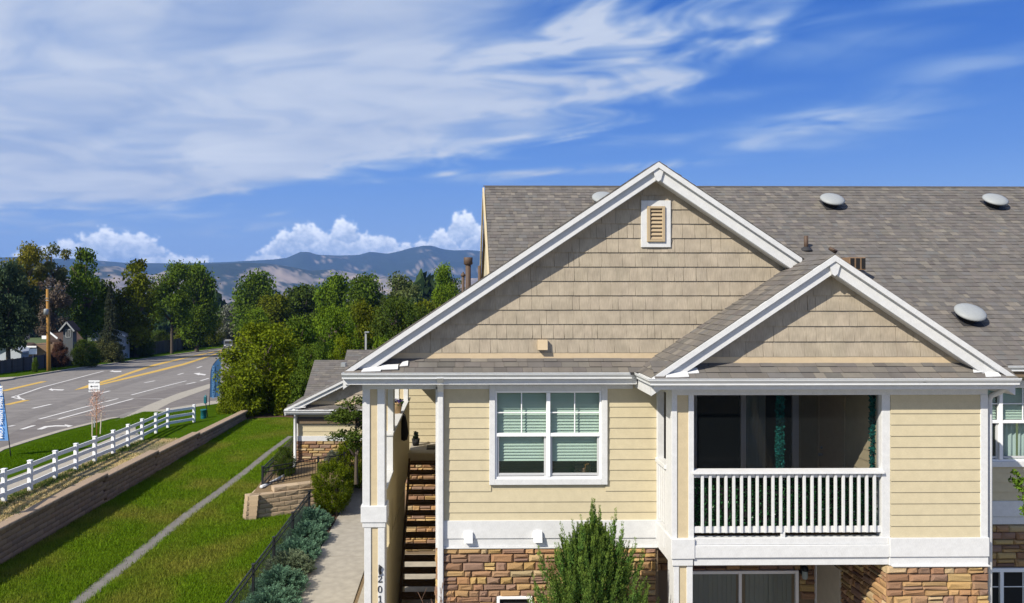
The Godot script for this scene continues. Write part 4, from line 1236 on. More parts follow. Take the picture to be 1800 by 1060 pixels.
func ground() -> void:
	var xs := [-9000, -4000, -2000, -1000, -500, -250, -150, -100, -70, -50, -35, -25, -18, -15, -13.21, -12.6, -12.01, -11.99, -8, -4, 0, 6, 14, 25, 40, 60, 100, 200, 400, 800, 1600, 3000, 6000, 9000]
	var zs := [30, 10, 0, -8, -14, -18, -20, -22, -24, -26.4, -28, -31, -34, -36, -40, -43.4, -44, -48, -52, -56, -60, -66, -72, -80, -90, -100, -120, -140, -160, -180, -200, -220, -240, -260, -300, -350, -400, -500, -600, -800, -1000, -1300, -1800, -2500, -3500, -5000, -7000, -9000]
	var st := mb(true)
	var nz := FastNoiseLite.new()
	nz.seed = 5; nz.frequency = 0.004
	for i in xs.size() - 1:
		for j in zs.size() - 1:
			var c := [[xs[i], zs[j]], [xs[i + 1], zs[j]], [xs[i + 1], zs[j + 1]], [xs[i], zs[j + 1]]]
			var p := []
			for q in c: p.append(Vector3(q[0], height(q[0], q[1]), q[1]))
			var col := Color(0.07, 0.095, 0.03) if zs[j] > -300 else Color(0.07, 0.085, 0.05).lerp(Color(0.22, 0.19, 0.13), clampf(0.4 + nz.get_noise_2d(xs[i], zs[j]) * 1.6, 0, 1))
			st.set_color(col)
			quad(st, p[0], p[1], p[2], p[3])
	struct("ground", st, M["far_ground"])


# ---------- mountains ----------
func hills() -> void:
	# [azimuth, skyline row in photograph-like units above the horizon / 1400 as slope]
	var far_ridge := [[-60, 0.040], [-45, 0.044], [-32, 0.042], [-28, 0.046], [-27, 0.043], [-25.5, 0.043], [-24, 0.040], [-22.5, 0.0375], [-19, 0.037], [-16, 0.039], [-13.2, 0.042], [-12.2, 0.044], [-11.3, 0.0515], [-10.7, 0.0515], [-10.1, 0.048], [-8.6, 0.047], [-7.2, 0.0478], [-6.4, 0.0518], [-5.2, 0.0492], [-4.2, 0.053], [-3.6, 0.0562], [-2.6, 0.0595], [-2.0, 0.0595], [-1.2, 0.055], [-0.4, 0.0535], [0.6, 0.054], [2, 0.052], [8, 0.05], [20, 0.045], [45, 0.04], [60, 0.04]]
	var near_ridge := [[-60, 0.026], [-45, 0.028], [-33, 0.028], [-27, 0.030], [-25, 0.027], [-24.6, 0.033], [-23.2, 0.034], [-22.4, 0.030], [-21, 0.022], [-19.5, 0.033], [-17, 0.037], [-15, 0.038], [-13.5, 0.037], [-12, 0.033], [-10.5, 0.028], [-9, 0.030], [-7.5, 0.025], [-6, 0.020], [-4, 0.023], [-2, 0.020], [0, 0.018], [4, 0.02], [20, 0.02], [60, 0.02]]
	mountain("mountain_range", far_ridge, 4600.0, 8600.0, 0.22, 3)
	mountain("foothills", near_ridge, 3300.0, 4900.0, 0.60, 8)

func mountain(called: String, ridge: Array, r0: float, r1: float, grassy: float, sd: int) -> void:
	var nz := FastNoiseLite.new()
	nz.seed = sd; nz.frequency = 0.0011; nz.fractal_type = FastNoiseLite.FRACTAL_RIDGED; nz.fractal_octaves = 5
	var nb := FastNoiseLite.new()
	nb.seed = sd + 9; nb.frequency = 0.0016; nb.fractal_octaves = 5
	var nf := FastNoiseLite.new()
	nf.seed = sd + 19; nf.frequency = 0.02; nf.fractal_octaves = 3
	var na := 520
	var nr := 44
	var verts := PackedVector3Array()
	var cols := PackedColorArray()
	var idx := PackedInt32Array()
	for i in na + 1:
		var az := lerpf(-60, 60, float(i) / na)
		var sl := lut(ridge, az)
		for j in nr + 1:
			var t := float(j) / nr
			var r := lerpf(r0, r1, t)
			var x := sin(deg_to_rad(az)) * r
			var z := -cos(deg_to_rad(az)) * r
			var top := sl * r1 * cos(deg_to_rad(az)) + 7.0
			var prof := pow(smoothstep(0.0, 1.0, clampf(t * 1.25, 0, 1)), 1.15)
			var rn := nz.get_noise_2d(x, z)
			var y := lerpf(-50.0, top, prof) + rn * 95.0 * prof * (1.0 - prof) * 1.9 + rn * 6.0 * prof
			if t > 0.8: y = minf(y, top) if t < 0.9 else y - (t - 0.9) * 900.0
			y = minf(y, (sl - 0.0004 + rn * 0.0005) * r * cos(deg_to_rad(az)) + 7.0)
			verts.append(Vector3(x, y, z))
			var f := nb.get_noise_2d(x, z) * 1.5 + nf.get_noise_2d(x, z) * 0.7 + rn * 0.25
			var g := smoothstep(-0.15, 0.35, f + (grassy - 0.5) * 1.6 - (t - 0.3) * 0.9)
			cols.append(Color(0.018, 0.03, 0.022).lerp(Color(0.31, 0.25, 0.20).lerp(Color(0.18, 0.155, 0.13), clampf(0.5 + nf.get_noise_2d(x * 0.3, z * 0.3) * 1.5, 0, 1)), g))
			if i < na and j < nr:
				var a := i * (nr + 1) + j
				idx.append_array([a, a + 1, a + nr + 1, a + 1, a + nr + 2, a + nr + 1])
	var arr := []
	arr.resize(Mesh.ARRAY_MAX)
	arr[Mesh.ARRAY_VERTEX] = verts
	arr[Mesh.ARRAY_COLOR] = cols
	arr[Mesh.ARRAY_INDEX] = idx
	var st := SurfaceTool.new()
	var am := ArrayMesh.new()
	am.add_surface_from_arrays(Mesh.PRIMITIVE_TRIANGLES, arr)
	st.create_from(am, 0)
	struct(called, st, M["far_ground"])


# ---------- garage ----------
func garage() -> void:
	var z := -28.5
	var h := thing("garage_building", "low cream garage building with grey shingle roof, partly hidden behind the stair porch", "building", Vector3(-3.5, 0.9, -30))
	var st: SurfaceTool
	var x0 := -5.865; var x1 := 0.6
	var by := 0.6
	var ey := 2.856
	var ty := 1.822
	st = mb(); bx(st, x0, x1, 0, ey + 0.2, z, z - 0.2); bx(st, x0, x0 + 0.2, 0, ey + 0.2, z - 0.2, -36); bx(st, x0 + 0.2, x1, 0, ey + 0.2, -35.8, -36); part("wall", st, M["siding"], h)
	siding(h, x0 + 0.1, x1, ty + 0.06, ey - 0.02, z, ty + 0.06)
	st = mb(); cbx(st, x0 - 0.02, x0 + 0.1, by, ey, z - 0.1, z + 0.025, 0.004); part("corner_board", st, M["white"], h)
	st = mb(); cbx(st, x0, x1, 1.721, 1.903, z, z + 0.05, 0.004); part("band_board", st, M["white"], h)
	st = mb(); bx(st, x0, x1, 0, 1.721, z, z + 0.008); part("mortar", st, M["mortar"], h)
	# stone base
	var y := 1.721
	while y > by:
		var rh: float = [0.09, 0.11, 0.13][rng.randi() % 3]
		var x := x0
		while x < -2.9:
			var w := minf(rng.randf_range(0.18, 0.5), -2.9 - x)
			if w < 0.06: break
			st = mb(); one_stone(st, Vector3(x + 0.005, y - rh + 0.005, z + 0.008), Vector3.RIGHT, Vector3.UP, Vector3.BACK, w - 0.01, rh - 0.01, jit(STONES[rng.randi() % STONES.size()], 0.16))
			part("stone", st, M["stone"], h)
			x += w
		y -= rh
	# gable over the front
	var ax := -2.6
	var lx := -6.182
	var p := 0.49
	var ay := ey + 0.04 + (ax - lx) * p
	st = mb(); deck(st, Vector3(ax, ay, z + 0.3), Vector3(ax, ay, z - 3.0), Vector3(lx, ey + 0.04, z + 0.3), Vector3(lx, ey + 0.04, z - 3.0), 0.22); deck(st, Vector3(ax, ay, z + 0.3), Vector3(ax, ay, z - 3.0), Vector3(2 * ax - lx, ey + 0.04, z + 0.3), Vector3(2 * ax - lx, ey + 0.04, z - 3.0), 0.22); part("roof_deck", st, M["white"], h)
	rakes(h, ax, ay + 0.01, lx, 2 * ax - lx, z + 0.31, p, 0.85)
	st = mb(); plank(st, PackedVector2Array([Vector2(lx + 0.3, ey), Vector2(2 * ax - lx - 0.3, ey), Vector2(ax, ay - 0.2)]), z - 0.15, 0.149, 0.149); part("gable_wall", st, M["tan_board"], h)
	var sy := ey + 0.28
	st = mb(); cbx(st, lx + 0.5, 0, ey + 0.17, sy, z, z + 0.022, 0.003); part("trim_board", st, M["tan_board"], h)
	shakes(h, PackedVector2Array([Vector2(lx + 0.32 + 0.6, sy), Vector2(-1.5, sy), Vector2(-1.5, ay - 0.26 + (ax + 1.5) * p), Vector2(ax, ay - 0.26)]), sy, 0.24, z, [], Color(0.55, 0.475, 0.375), 0.16, 0.4)
	# pent shingles and gutter
	st = mb()
	roof_plane(st, Vector3(lx + 0.05, ey + 0.0, z + 0.31), Vector3.RIGHT, Vector3(0, 0.5, -1).normalized(), 6, 0.36, 0.143, 0.16, 0.34)
	# slopes
	roof_plane(st, Vector3(lx - 0.01, ey + 0.04, z - 3.0), Vector3.BACK, Vector3(1, p, 0).normalized(), 3.3, (ax - lx) * 1.115, 0.143, 0.2, 0.5)
	var mx := -5.778
	var gx := -4.798
	var ry := 4.326
	var v := Vector3(0, 0.53, -1).normalized()
	roof_plane(st, Vector3(mx, ry - 0.53 * 3.4, -28.4), Vector3.RIGHT, v, 7, 3.4 * 1.132, 0.143, 0.16, 0.4)
	var ry2 := 4.576
	roof_plane(st, Vector3(gx, ry2 - 0.53 * 2.6, -31.4), Vector3.RIGHT, v, 6, 2.6 * 1.132, 0.143, 0.16, 0.4)
	part("roof_shingles", st, M["shingle"], h).set_meta("kind", "stuff")
	st = mb()
	deck(st, Vector3(mx, ry - 0.02, -31.8), Vector3(1.2, ry - 0.02, -31.8), Vector3(mx, ry - 0.02 - 0.53 * 3.4, -28.4), Vector3(1.2, ry - 0.02 - 0.53 * 3.4, -28.4), 0.15)
	deck(st, Vector3(mx, ry - 0.02, -31.8), Vector3(1.2, ry - 0.02, -31.8), Vector3(mx, ry - 0.02 - 0.53 * 4.2, -36), Vector3(1.2, ry - 0.02 - 0.53 * 4.2, -36), 0.15)
	deck(st, Vector3(gx, ry2 - 0.02, -34.0), Vector3(1.2, ry2 - 0.02, -34.0), Vector3(gx, ry2 - 0.02 - 0.53 * 2.6, -31.4), Vector3(1.2, ry2 - 0.02 - 0.53 * 2.6, -31.4), 0.15)
	deck(st, Vector3(gx, ry2 - 0.02, -34.0), Vector3(1.2, ry2 - 0.02, -34.0), Vector3(gx, ry2 - 0.02 - 0.53 * 3, -37), Vector3(1.2, ry2 - 0.02 - 0.53 * 3, -37), 0.15)
	part("roof_deck", st, M["mortar"], h)
	st = mb(); sweep(st, GUT, Vector3(lx, ey + 0.02, z + 0.31), Vector3(0.5, ey + 0.02, z + 0.31), Vector3.BACK); part("gutter", st, M["gutter"], h)
	st = mb(); bx(st, lx, 0.5, ey - 0.15, ey, z + 0.28, z + 0.305); bx(st, lx + 0.02, 0.5, ey - 0.14, ey - 0.11, z, z + 0.28); part("fascia_board", st, M["white"], h)
	st = mb(); bar(st, Vector3(-4.58,4.225,-30.9), Vector3(-4.405,4.225,-30.9), 0.3, 0.14); part("box_vent", st, M["vent_grey"], h)
	var g: Vector3 = Vector3(-5.834,2.828,-28.3)
	st = mb(true); tube(st, [g + Vector3(0, 0.05, 0.15), g + Vector3(0, -0.2, -0.05), Vector3(-5.834,1.014,-28.3), Vector3(-5.78,0.883,-27.8), Vector3(-5.899,0.852,-26.9), Vector3(-6.207,0.811,-25.8), Vector3(-6.309,0.835,-25.4)], [0.055], 10); part("downspout", st, M["white"], h)
	st = mb(); bar(st, Vector3(lx + 0.3, ey + 0.09, z + 0.33), Vector3(lx + 0.75, ey + 0.12, z + 0.33), 0.05, 0.03); part("flashing", st, M["white"], h)


# ---------- lawns, retaining walls, walks ----------
func yard() -> void:
	var st: SurfaceTool
	# lower lawn
	st = mb(); sheet(st, PackedVector2Array([Vector2(-11.9, -14), Vector2(-4.66, -14), Vector2(-4.66, -26), Vector2(-5.0, -33), Vector2(-5.5, -46), Vector2(-11.9, -46)]), 0.0, 0); struct("lawn", st, M["grass"])
	# shaded leaf litter under the trees at the end of the lawn
	st = mb(); sheet(st, PackedVector2Array([Vector2(-11.716,-42.228),Vector2(-11.549,-44.711),Vector2(-9.889,-45.097),Vector2(-9.163,-44.678),Vector2(-9.738,-47.484),Vector2(-14.472,-47.55)]), 0.006, 0); struct("leaf_litter", st, M["soil"])
	# concrete drain pan across the lawn
	st = mb(); slab_sheet(st, PackedVector2Array([Vector2(-8.374,-17.464),Vector2(-8.391,-18.167),Vector2(-8.402,-19.957),Vector2(-8.388,-22.092),Vector2(-8.372,-25.909),Vector2(-8.266,-28.279),Vector2(-8.212,-32.144),Vector2(-8.22,-34.994),Vector2(-8.124,-39.006),Vector2(-8.374,-39.01),Vector2(-8.519,-34.998),Vector2(-8.532,-32.148),Vector2(-8.628,-28.284),Vector2(-8.758,-25.914),Vector2(-8.812,-22.098),Vector2(-8.827,-19.963),Vector2(-8.83,-18.173),Vector2(-8.833,-17.47)]), 0.012, 0, 0.05); struct("drain_path", st, M["drain_pan"])
	# walk beside the building
	var zz := -14.0
	var k := 0
	while zz > -44:
		st = mb(); slab_sheet(st, PackedVector2Array([Vector2(-3.80, zz), Vector2(-2.40, zz), Vector2(-2.40, zz - 3.55), Vector2(-3.80, zz - 3.55)]), 0.03, 0, 0.08)
		struct("walk_slab", st, M["concrete"])
		zz -= 3.57
		k += 1
	st = mb(); sheet(st, PackedVector2Array([Vector2(-4.68, -14), Vector2(-3.79, -14), Vector2(-3.79, -28.5), Vector2(-4.68, -28.5)]), 0.006, 0); struct("planting_bed", st, M["soil"])
	st = mb(); sheet(st, PackedVector2Array([Vector2(-2.41, -12), Vector2(-1.2, -12), Vector2(-1.2, -16.2), Vector2(-2.41, -28)]), 0.004, 0); struct("gravel_strip", st, M["gravel"])
	st = mb(); slab_sheet(st, PackedVector2Array([Vector2(-2.3, -16.0), Vector2(0, -16.0), Vector2(0, -24), Vector2(-2.3, -24)]), 0.02, 0, 0.05); struct("stair_pad", st, M["concrete"])
	st = mb(); sheet(st, PackedVector2Array([Vector2(-0.4, -12), Vector2(8.4, -12), Vector2(8.4, -13.4), Vector2(-0.4, -13.4)]), 0.004, 0); struct("planting_bed", st, M["gravel"])
	# gravel bank before the garage
	st = mb(); quad(st, Vector3(-6.45, 0.74, -24.85), Vector3(-3.85, 0.74, -25.85), Vector3(-3.85, 0.98, -28.6), Vector3(-6.6, 0.98, -28.6)); quad(st, Vector3(-6.6, 0.98, -28.6), Vector3(-5.9, 0.98, -28.6), Vector3(-5.9, 0.6, -38), Vector3(-6.6, 0.2, -38)); struct("gravel_bank", st, M["gravel"])
	st = mb(); quad(st, Vector3(-3.85, 0.02, -24.9), Vector3(-3.84, 0.02, -28.6), Vector3(-3.9, 0.98, -28.6), Vector3(-3.95, 0.74, -25.0)); struct("gravel_bank", st, M["gravel"])
	st = mb(); slab_sheet(st, PackedVector2Array([Vector2(-4.5, -11.9), Vector2(40, -11.9), Vector2(40, 24), Vector2(-4.5, 24)]), 0.01, 0, 0.05); struct("front_drive", st, M["front_paving"])
	block_wall()
	planter()
	iron_fences()

const BLOCK := [Color(0.47, 0.32, 0.215), Color(0.44, 0.295, 0.20), Color(0.50, 0.34, 0.23), Color(0.41, 0.28, 0.20)]
const PALE := [Color(0.56, 0.43, 0.29), Color(0.53, 0.40, 0.27), Color(0.59, 0.45, 0.31), Color(0.50, 0.385, 0.265)]
func one_block(w: float, h: float, d: float, c: Color) -> SurfaceTool:
	# split-faced block along x, face towards +z, lower left corner at the origin
	var st := mb(); st.set_color(c)
	var b := 0.012
	var q := [Vector3(0, 0, 0), Vector3(w, 0, 0), Vector3(w, h, 0), Vector3(0, h, 0)]
	var f := []
	for s in [[b, b], [w - b, b], [w - b, h - b], [b, h - b]]: f.append(Vector3(s[0], s[1], 0.018 + rng.randf_range(-0.006, 0.010)))
	var m := Vector3(w * rng.randf_range(0.35, 0.65), h / 2, 0.03)
	for i in 4:
		var j := (i + 1) % 4
		quad(st, q[i], q[j], f[j], f[i]); tri(st, f[i], f[j], m)
	quad(st, Vector3(0, h, 0), Vector3(w, h, 0), Vector3(w, h, -d), Vector3(0, h, -d))
	quad(st, Vector3(w, 0, 0), Vector3(w, 0, -d), Vector3(w, h, -d), Vector3(w, h, 0)); quad(st, Vector3(0, 0, -d), Vector3(0, 0, 0), Vector3(0, h, 0), Vector3(0, h, -d))
	return st

func block_wall() -> void:
	var wall := thing("retaining_wall", "long brown block retaining wall stepping down along the lawn", "wall", Vector3(-11.8, 0, -30))
	var vars := []
	for k in 10: vars.append(one_block(0.448, 0.146, 0.3, jit(BLOCK[k % 4], 0.1)).commit())
	for k in 10:
		var s := SurfaceTool.new(); s.create_from(vars[k], 0); s.generate_normals(); vars[k] = s.commit()
	var cap := one_block(0.446, 0.085, 0.34, Color(0.58, 0.43, 0.30))
	cap.generate_normals()
	var capm := cap.commit()
	var rest := mb()
	var n := 0
	var z := -16.0
	while z > -44.0:
		var top := wall_top(-z)
		var r := 0
		var y := top - 0.085
		while y > 0.0:
			var off := 0.225 if r % 2 else 0.0
			var t := Transform3D(Basis(Vector3.UP, PI / 2), Vector3(-11.8 - 0.01 * (5 - r), y - 0.147, z + off))
			var me: Mesh = vars[rng.randi() % 10]
			if n < 290 and z < -19.4 and y > 0.03:
				var o := part("wall_block", me, M["block"], wall, true)
				o.transform = Transform3D(t.basis, t.origin - wall.position)
				n += 1
			else:
				rest.append_from(me, 0, t)
			y -= 0.147
			r += 1
		var oc := part("cap_block", capm, M["block"], wall, true)
		oc.transform = Transform3D(Basis(Vector3.UP, PI / 2), Vector3(-11.765, top - 0.085, z) - wall.position)
		z -= 0.45
	var o2 := MeshInstance3D.new()
	o2.mesh = rest.commit(); o2.name = "wall_blocks"
	o2.set_surface_override_material(0, M["block"])
	wall.add_child(o2); o2.position = -wall.position; o2.set_meta("kind", "stuff")
	var st := mb(); bx(st, -12.12, -11.84, 0, 0.40, -15, -43.9); part("backing", st, M["soil"], wall)

func planter() -> void:
	var w := thing("planter_wall", "low sandy block planter wall at the corner of the garage bed", "wall", Vector3(-5.6, 0, -24.6))
	var vars := []
	for k in 8:
		var s := one_block(0.40, 0.148, 0.3, jit(PALE[k % 4], 0.08)); s.generate_normals(); vars.append(s.commit())
	var a: Vector3 = Vector3(-6.58,0,-24.533)
	var b: Vector3 = Vector3(-4.666,0,-25.588)
	var dir := (b - a).normalized()
	var yaw := atan2(-dir.z, dir.x)
	for r in 5:
		var i := 0
		var s := (0.2 if r % 2 else 0.0) + r * 0.012
		if r % 2:
			var hb := part("wall_block", vars[rng.randi() % 8], M["block_pale"], w, true)
			hb.transform = Transform3D(Basis(Vector3.UP, yaw).scaled_local(Vector3(0.49, 1, 1)), a + dir * (r * 0.012) + Vector3(0, r * 0.15, -r * 0.012) - w.position)
		while s < (b - a).length() + 0.2:
			var o := part("wall_block", vars[rng.randi() % 8], M["block_pale"], w, true)
			o.transform = Transform3D(Basis(Vector3.UP, yaw), a + dir * s + Vector3(0, r * 0.15, -r * 0.012) - w.position)
			s += 0.403
			i += 1
		# the return along the left side
		for k in 9:
			var o := part("wall_block", vars[rng.randi() % 8], M["block_pale"], w, true)
			o.transform = Transform3D(Basis(Vector3.UP, -PI / 2), a + Vector3(0.03 + r * 0.012, r * 0.15, -0.03 - r * 0.012 - 0.4 * (k + 1)) - w.position)
	# a second tier set back
	var a2 := a + Vector3(0.75, 0.75, -0.55)
	for k in 6:
		var o := part("wall_block", vars[rng.randi() % 8], M["block_pale"], w, true)
		o.transform = Transform3D(Basis(Vector3.UP, yaw), a2 + dir * (k * 0.403) - w.position)

func iron_panel(f: Node, a: Vector3, b: Vector3, ht: float) -> void:
	var st := mb()
	var n := int((b - a).length() / 0.105)
	for k in range(1, n):
		var p := a.lerp(b, float(k) / n)
		bar(st, p + Vector3(0, 0.06, 0), p + Vector3(0, ht, 0), 0.012, 0.012, Vector3.BACK)
	part("pickets", st, M["black_iron"], f).set_meta("kind", "stuff")
	for y in [0.12, ht - 0.16, ht - 0.02]:
		st = mb(); bar(st, a + Vector3(0, y, 0), b + Vector3(0, y, 0), 0.028, 0.028); part("rail", st, M["black_iron"], f)

func iron_post(f: Node, p: Vector3, ht: float) -> void:
	var st := mb(); cbx(st, p.x - 0.032, p.x + 0.032, p.y, p.y + ht, p.z - 0.032, p.z + 0.032, 0.006); cbx(st, p.x - 0.04, p.x + 0.04, p.y + ht, p.y + ht + 0.03, p.z - 0.04, p.z + 0.04, 0.008)
	part("post", st, M["black_iron"], f)

func iron_fences() -> void:
	var f := thing("iron_fence", "black iron picket fence between the lawn and the blue juniper bed", "fence", Vector3(-4.65, 0, -20))
	var pts := []
	for q in [15.6, 18.05, 20.05, 22.3, 24.75]: pts.append(Vector3(-4.66, 0.0, -q))
	for k in pts.size():
		iron_post(f, pts[k], 0.86)
		if k: iron_panel(f, pts[k - 1], pts[k], 0.84)
	var g := thing("iron_fence", "black iron picket fence on the planter around the garage corner", "fence", Vector3(-6.2, 0.75, -25.4))
	var c: Vector3 = Vector3(-6.321,0.76,-25.635)
	var e: Vector3 = Vector3(-4.78,0.787,-27)
	var r: Vector3 = Vector3(-3.993,0.803,-27.6)
	var b := Vector3(-6.35, 0.9, -31.5)
	for q in [c, e, r, b]: iron_post(g, q, 0.66)
	iron_panel(g, c, e, 0.64); iron_panel(g, e, r, 0.64); iron_panel(g, c, b, 0.64)


# ---------- the road ----------
func mark(pts: PackedVector2Array, m: String, called := "lane_marking") -> void:
	var lift := 0.009 if m.begins_with("paint") else 0.0065 if m == "kerb" else 0.005 if m == "asphalt_worn" else 0.003
	var st := mb(); sheet(st, pts, 2.0 - 0.12 + lift, 0.04); struct(called, st, M[m])

# a painted line of constant width through points of (x, z)
func stripe(pts: PackedVector2Array, w: float, m: String) -> void:
	var l := PackedVector2Array()
	var r := PackedVector2Array()
	for i in pts.size():
		var d := (pts[mini(i + 1, pts.size() - 1)] - pts[maxi(i - 1, 0)]).normalized()
		var n := Vector2(-d.y, d.x) * w / 2
		l.append(pts[i] + n); r.append(pts[i] - n)
	r.reverse()
	l.append_array(r)
	mark(l, m)

func road() -> void:
	var st: SurfaceTool
	st = mb(); sheet(st, PackedVector2Array([Vector2(-16.066,-23.465),Vector2(-18.756,-32.767),Vector2(-18.969,-35.307),Vector2(-19.133,-38.378),Vector2(-18.997,-41.315),Vector2(-18.985,-43.282),Vector2(-18.337,-43.923),Vector2(-19.868,-51.231),Vector2(-20.358,-58.698),Vector2(-20.338,-65.602),Vector2(-21.585,-74.384),Vector2(-27.48,-97.556),Vector2(-71.175,-250.157),Vector2(-63.408,-216.392),Vector2(-51.738,-174.042),Vector2(-49.969,-151.821),Vector2(-48.241,-133.647),Vector2(-47.103,-120.362),Vector2(-46.153,-111.497),Vector2(-45.425,-103.56),Vector2(-44.764,-92.398),Vector2(-42.689,-77.628),Vector2(-41.836,-61.103)]), 2.0 - 0.12, 0.04); struct("road", st, M["asphalt"])
	# right-hand lane of darker asphalt and the side street
	mark(PackedVector2Array([Vector2(-17.422,-25.445),Vector2(-20.73,-36.215),Vector2(-22.78,-43.482),Vector2(-21.826,-43.594),Vector2(-22.661,-55.599),Vector2(-20.01,-51.598),Vector2(-19.1,-43.543),Vector2(-19.106,-41.553),Vector2(-19.236,-38.583),Vector2(-19.063,-35.481),Vector2(-18.842,-32.916),Vector2(-16.171,-23.618)]), "side_asphalt", "road_patch")
	mark(PackedVector2Array([Vector2(-22.838,-56.031),Vector2(-22.97,-59.23),Vector2(-23.52,-67.816),Vector2(-23.071,-74.416),Vector2(-20.525,-66.205),Vector2(-20.525,-59.181),Vector2(-20.01,-51.598)]), "side_asphalt", "road_patch")
	st = mb(); sheet(st, PackedVector2Array([Vector2(-19.868,-51.231),Vector2(-20.358,-58.698),Vector2(-20.338,-65.602),Vector2(-17.166,-71.354),Vector2(-10.682,-60.463),Vector2(-12.836,-53.357),Vector2(-15.153,-54.203),Vector2(-16.565,-53.431),Vector2(-18.073,-47.823)]), 2.0 - 0.116, 0.04); struct("side_street", st, M["side_asphalt"])
	st = mb(); sheet(st, PackedVector2Array([Vector2(-19.873,-50.873),Vector2(-21.035,-59.678),Vector2(-21.712,-69.4),Vector2(-20.336,-66.201),Vector2(-19.537,-57.747),Vector2(-19.023,-52.703),Vector2(-18.107,-47.823),Vector2(-18.274,-43.922),Vector2(-18.62,-44.603)]), 2.0 - 0.107, 0.04); struct("cross_pan", st, M["concrete"])
	stripe(PackedVector2Array([Vector2(-22.385,-36.425),Vector2(-23.564,-41.166),Vector2(-26.372,-54.835),Vector2(-29.77,-73.807),Vector2(-34.846,-102.565),Vector2(-44.159,-150.701)]), 1.0, "asphalt_worn")
	stripe(PackedVector2Array([Vector2(-29.137,-47.412),Vector2(-31.209,-54.522),Vector2(-35.17,-71.046),Vector2(-40.166,-97.867),Vector2(-44.715,-131.613)]), 0.9, "asphalt_worn")
	# paint
	stripe(PackedVector2Array([Vector2(-35.425,-62.269),Vector2(-37.717,-72.874)]), 0.55, "paint_yellow")
	stripe(PackedVector2Array([Vector2(-29.067,-51.411),Vector2(-29.499,-54.692)]), 0.5, "paint_yellow")
	mark(PackedVector2Array([Vector2(-30.284,-62.968),Vector2(-31.799,-68.633),Vector2(-32.532,-72.761),Vector2(-33.594,-77.839),Vector2(-36.452,-89.589),Vector2(-39.805,-104.159),Vector2(-42.91,-123.726),Vector2(-49.563,-168.329),Vector2(-48.21,-163.734),Vector2(-41.485,-119.617),Vector2(-38.08,-99.829),Vector2(-34.997,-86.162),Vector2(-32.371,-75.006),Vector2(-31.685,-71.318),Vector2(-30.262,-65.515)]), "paint_yellow")
	mark(PackedVector2Array([Vector2(-31.127,-69.074),Vector2(-32.309,-76.744),Vector2(-33.804,-87.166),Vector2(-36.739,-106.366),Vector2(-39.027,-118.575),Vector2(-46.517,-157.984),Vector2(-44.939,-152.625),Vector2(-37.403,-113.886),Vector2(-35.108,-101.852),Vector2(-32.561,-84.113),Vector2(-31.353,-74.599),Vector2(-30.483,-67.965)]), "paint_yellow")
	for q in [PackedVector2Array([Vector2(-26.213,-49.274),Vector2(-26.388,-51.796)]), PackedVector2Array([Vector2(-26.862,-59.797),Vector2(-27.177,-62.258)]), PackedVector2Array([Vector2(-27.892,-70.888),Vector2(-27.945,-73.395)]), PackedVector2Array([Vector2(-28.985,-82.316),Vector2(-29.337,-85.023)]), PackedVector2Array([Vector2(-31.229,-95.089),Vector2(-31.97,-99.268)]), PackedVector2Array([Vector2(-22.737,-40.467),Vector2(-22.704,-40.92)]), PackedVector2Array([Vector2(-21.489,-39.353),Vector2(-21.687,-40.901)]), PackedVector2Array([Vector2(-23.602,-69.11),Vector2(-23.581,-71.493)]), PackedVector2Array([Vector2(-23.737,-73.303),Vector2(-24.083,-76.804)])]:
		stripe(q, 0.22, "paint_white")
	for q in [PackedVector2Array([Vector2(-22.849,-43.613),Vector2(-23.315,-49.052),Vector2(-23.747,-55.706)]), PackedVector2Array([Vector2(-21.81,-43.594),Vector2(-22.193,-48.866),Vector2(-22.661,-55.599),Vector2(-20.367,-55.341)]), PackedVector2Array([Vector2(-23.982,-58.535),Vector2(-24.529,-65.394),Vector2(-25.043,-73.331)]), PackedVector2Array([Vector2(-20.862,-59.187),Vector2(-22.862,-58.844),Vector2(-23.458,-67.5),Vector2(-21.483,-65.626)]), PackedVector2Array([Vector2(-32.235,-58.468),Vector2(-30.942,-56.41),Vector2(-29.7,-54.778)]), PackedVector2Array([Vector2(-39.592,-89.116),Vector2(-34.228,-65.599),Vector2(-32.476,-59.667),Vector2(-31.761,-56.954),Vector2(-30.231,-55.328)])]:
		stripe(q, 0.17, "paint_white")
	stripe(PackedVector2Array([Vector2(-21.848,-42.329),Vector2(-21.132,-47.413),Vector2(-19.276,-51.584)]), 0.12, "kerb")
	stripe(PackedVector2Array([Vector2(-42.191,-73.707),Vector2(-41.816,-78.865),Vector2(-42.844,-88.436),Vector2(-43.55,-99.283),Vector2(-44.999,-114.986),Vector2(-45.859,-127.048)]), 0.12, "kerb")
	# arrows
	mark(PackedVector2Array([Vector2(-20.725,-39.297),Vector2(-20.985,-40.547),Vector2(-20.606,-40.927),Vector2(-20.089,-40.872),Vector2(-20.354,-41.294),Vector2(-19.63,-40.726),Vector2(-19.617,-40.142),Vector2(-19.8,-40.458),Vector2(-20.375,-40.468),Vector2(-20.604,-40.138),Vector2(-20.469,-39.334)]), "paint_white")
	mark(PackedVector2Array([Vector2(-32.528,-63.453),Vector2(-33.011,-64.931),Vector2(-32.578,-64.123),Vector2(-31.838,-63.772),Vector2(-31.352,-63.65),Vector2(-31.018,-62.659),Vector2(-31.546,-62.832),Vector2(-31.953,-63.112),Vector2(-31.611,-62.35)]), "paint_white")
	mark(PackedVector2Array([Vector2(-38.687,-88.553),Vector2(-39.24,-90.772),Vector2(-38.656,-89.421),Vector2(-37.732,-89.4),Vector2(-36.85,-87.237),Vector2(-37.443,-87.043)]), "paint_white")
